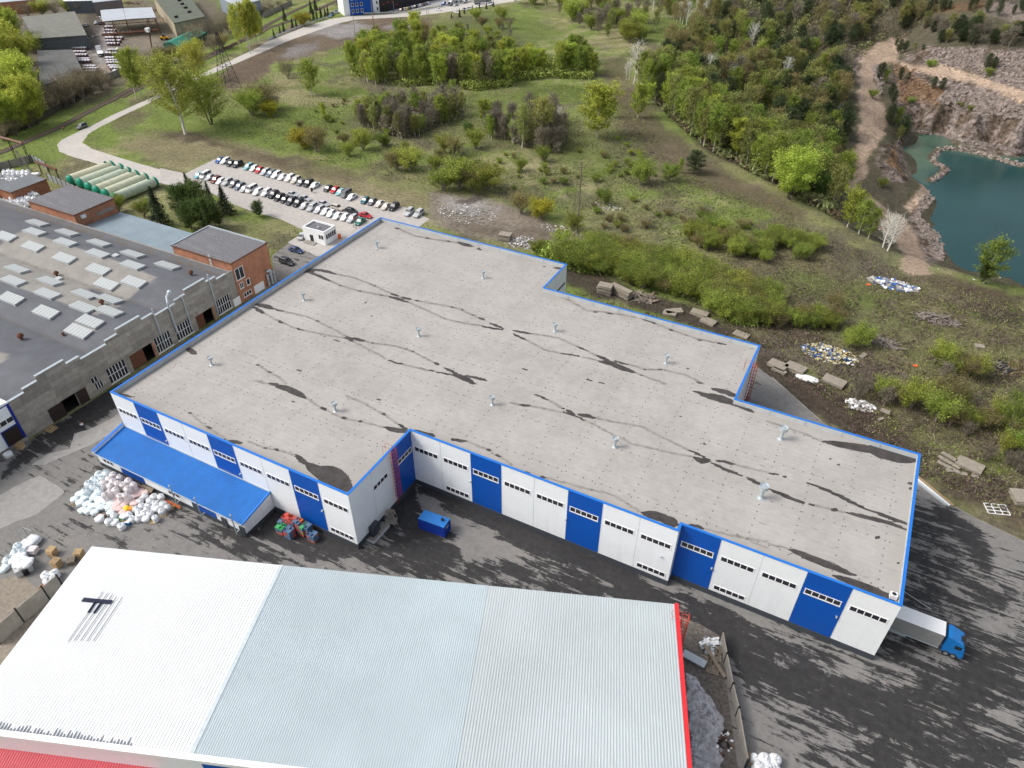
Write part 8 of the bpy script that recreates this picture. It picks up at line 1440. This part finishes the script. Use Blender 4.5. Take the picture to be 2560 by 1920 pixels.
hx = T(14, 1570, 735); t = thing('sheet_bundle', 'bundle of pale metal sheets lying by the ladder foot', 'sheets', (hx[0], hx[1], .3), -.1); q = MB(); [q.box((0, -.4+k*.4, .3), (3.4, .38, .25), 0) for k in range(3)]; q.build('sheets', M['galv'], t)
for i, (x, y, r) in enumerate(((1750,690,.3),(1735,800,.1),(1690,730,.8),(1760,640,-.2))): pallet1(['grey pallet leaning in the junk by the fence','upright slatted pallet at the near end of the junk','tilted pallet under the long board','pallet below the white frame by the fence'][i], *TP(14, x, y), r, 'oldwood', 1.5)
p = T(14, 1745, 745); one('long_board', 'long grey board lying across the junk pallets', 'board', MB().box((0, 0, .5), (5.5, .5, .1), -.75), M['oldwood'], (p[0], p[1], 0)); heap_obj('white scrap frames at the fence corner', 'scrap', 'scrap_heap', *TP(14, 1720, 600), 40, 1.6, 1.6, .6, [M['frame'], M['galv'], M['oldwood']], .6, 31, 2.); heap_obj('black rubbish and rags by the snow heap', 'scrap', 'scrap_heap', *TP(14, 1790, 1430), 60, 1.6, 2., .5, [M['black'], M['frame'], M['rust'], M['black']], .4, 32)
# bags bottom right
for i, (x, y, l_, s2) in enumerate(((2105,1560,'upper left bag on the pallet at the bottom edge',1.),(2180,1570,'upper right bag at the bottom edge',1.3),(2130,1640,'lower left bag at the bottom edge',1.3),(2212,1650,'lower middle bag at the bottom edge',1.2))): p = T(14, x, y, 1.2); o = put_bag('w', 't', p[0], p[1], 0.03, '', '', rs, s2); o['label'] = 'white big bag, '+l_; o['group'] = 'white bags at the bottom edge'
for i, (x, y, l_, s2) in enumerate(((68,1580,'rightmost upper bag of the cluster at the bottom edge',1.2),(60,1640,'rightmost lower bag of the cluster at the bottom edge',1.1))): p = T(15, x, y, 1.2); o = put_bag('w', 't', p[0], p[1], 0.03, '', '', rs, s2); o['label'] = 'white big bag, '+l_; o['group'] = 'white bags at the bottom edge'
pallet1('pale pallet sticking out left of the bottom edge bags', *TP(14, 2070, 1590), .1, s=1.3)
p = T(15, 1230, 175); q = MB(); q.tube((-3, 1.2, .08), (3, -1.2, .08), .06, n=4); one('loose_pipe', 'thin pale pipe lying on the dark asphalt past the roof corner', 'pipe', q, M['galv'], (p[0], p[1], .05))
p = T(8, 75, 615, .3); o = put_bag('w', 'l', p[0], p[1], 0.03, '', '', rs, 1.3); o['label'] = 'single white sack lying near the left edge below the gate'; o['group'] = 'lone sacks'
p = T(4, 2200, 0); 

# clutter of the brick yard
for i, (x, y, n_, rx, ry) in enumerate(((2120,900,120,4,5),(2150,1080,90,4,3),(1600,640,60,3,4),(2180,560,90,3,5),(1420,180,60,3,3),(1760,310,60,5,2))):
    c_ = zD(x, y); heap_obj('scattered scrap between the brick rows, spot '+ORD[i], 'scrap', 'scrap_heap', *c_, n_, rx, ry, .8, [gr_, M['frame'], M['rust'], M['oldwood'], M['steel']], .7, 50+i)
for i, (x, y, n_, rx, ry) in enumerate(((1310,180,60,3,5),(1450,340,50,3,3),(1900,530,60,5,2),(900,60,90,9,4))):
    c_ = z6(x, y); heap_obj('planks and scrap along the cream walled hall, spot '+ORD[i], 'scrap', 'scrap_heap', *c_, n_, rx, ry, .9, [M['oldwood'], M['wood'], M['rust'], M['steel']], .6, 70+i, 2.5)
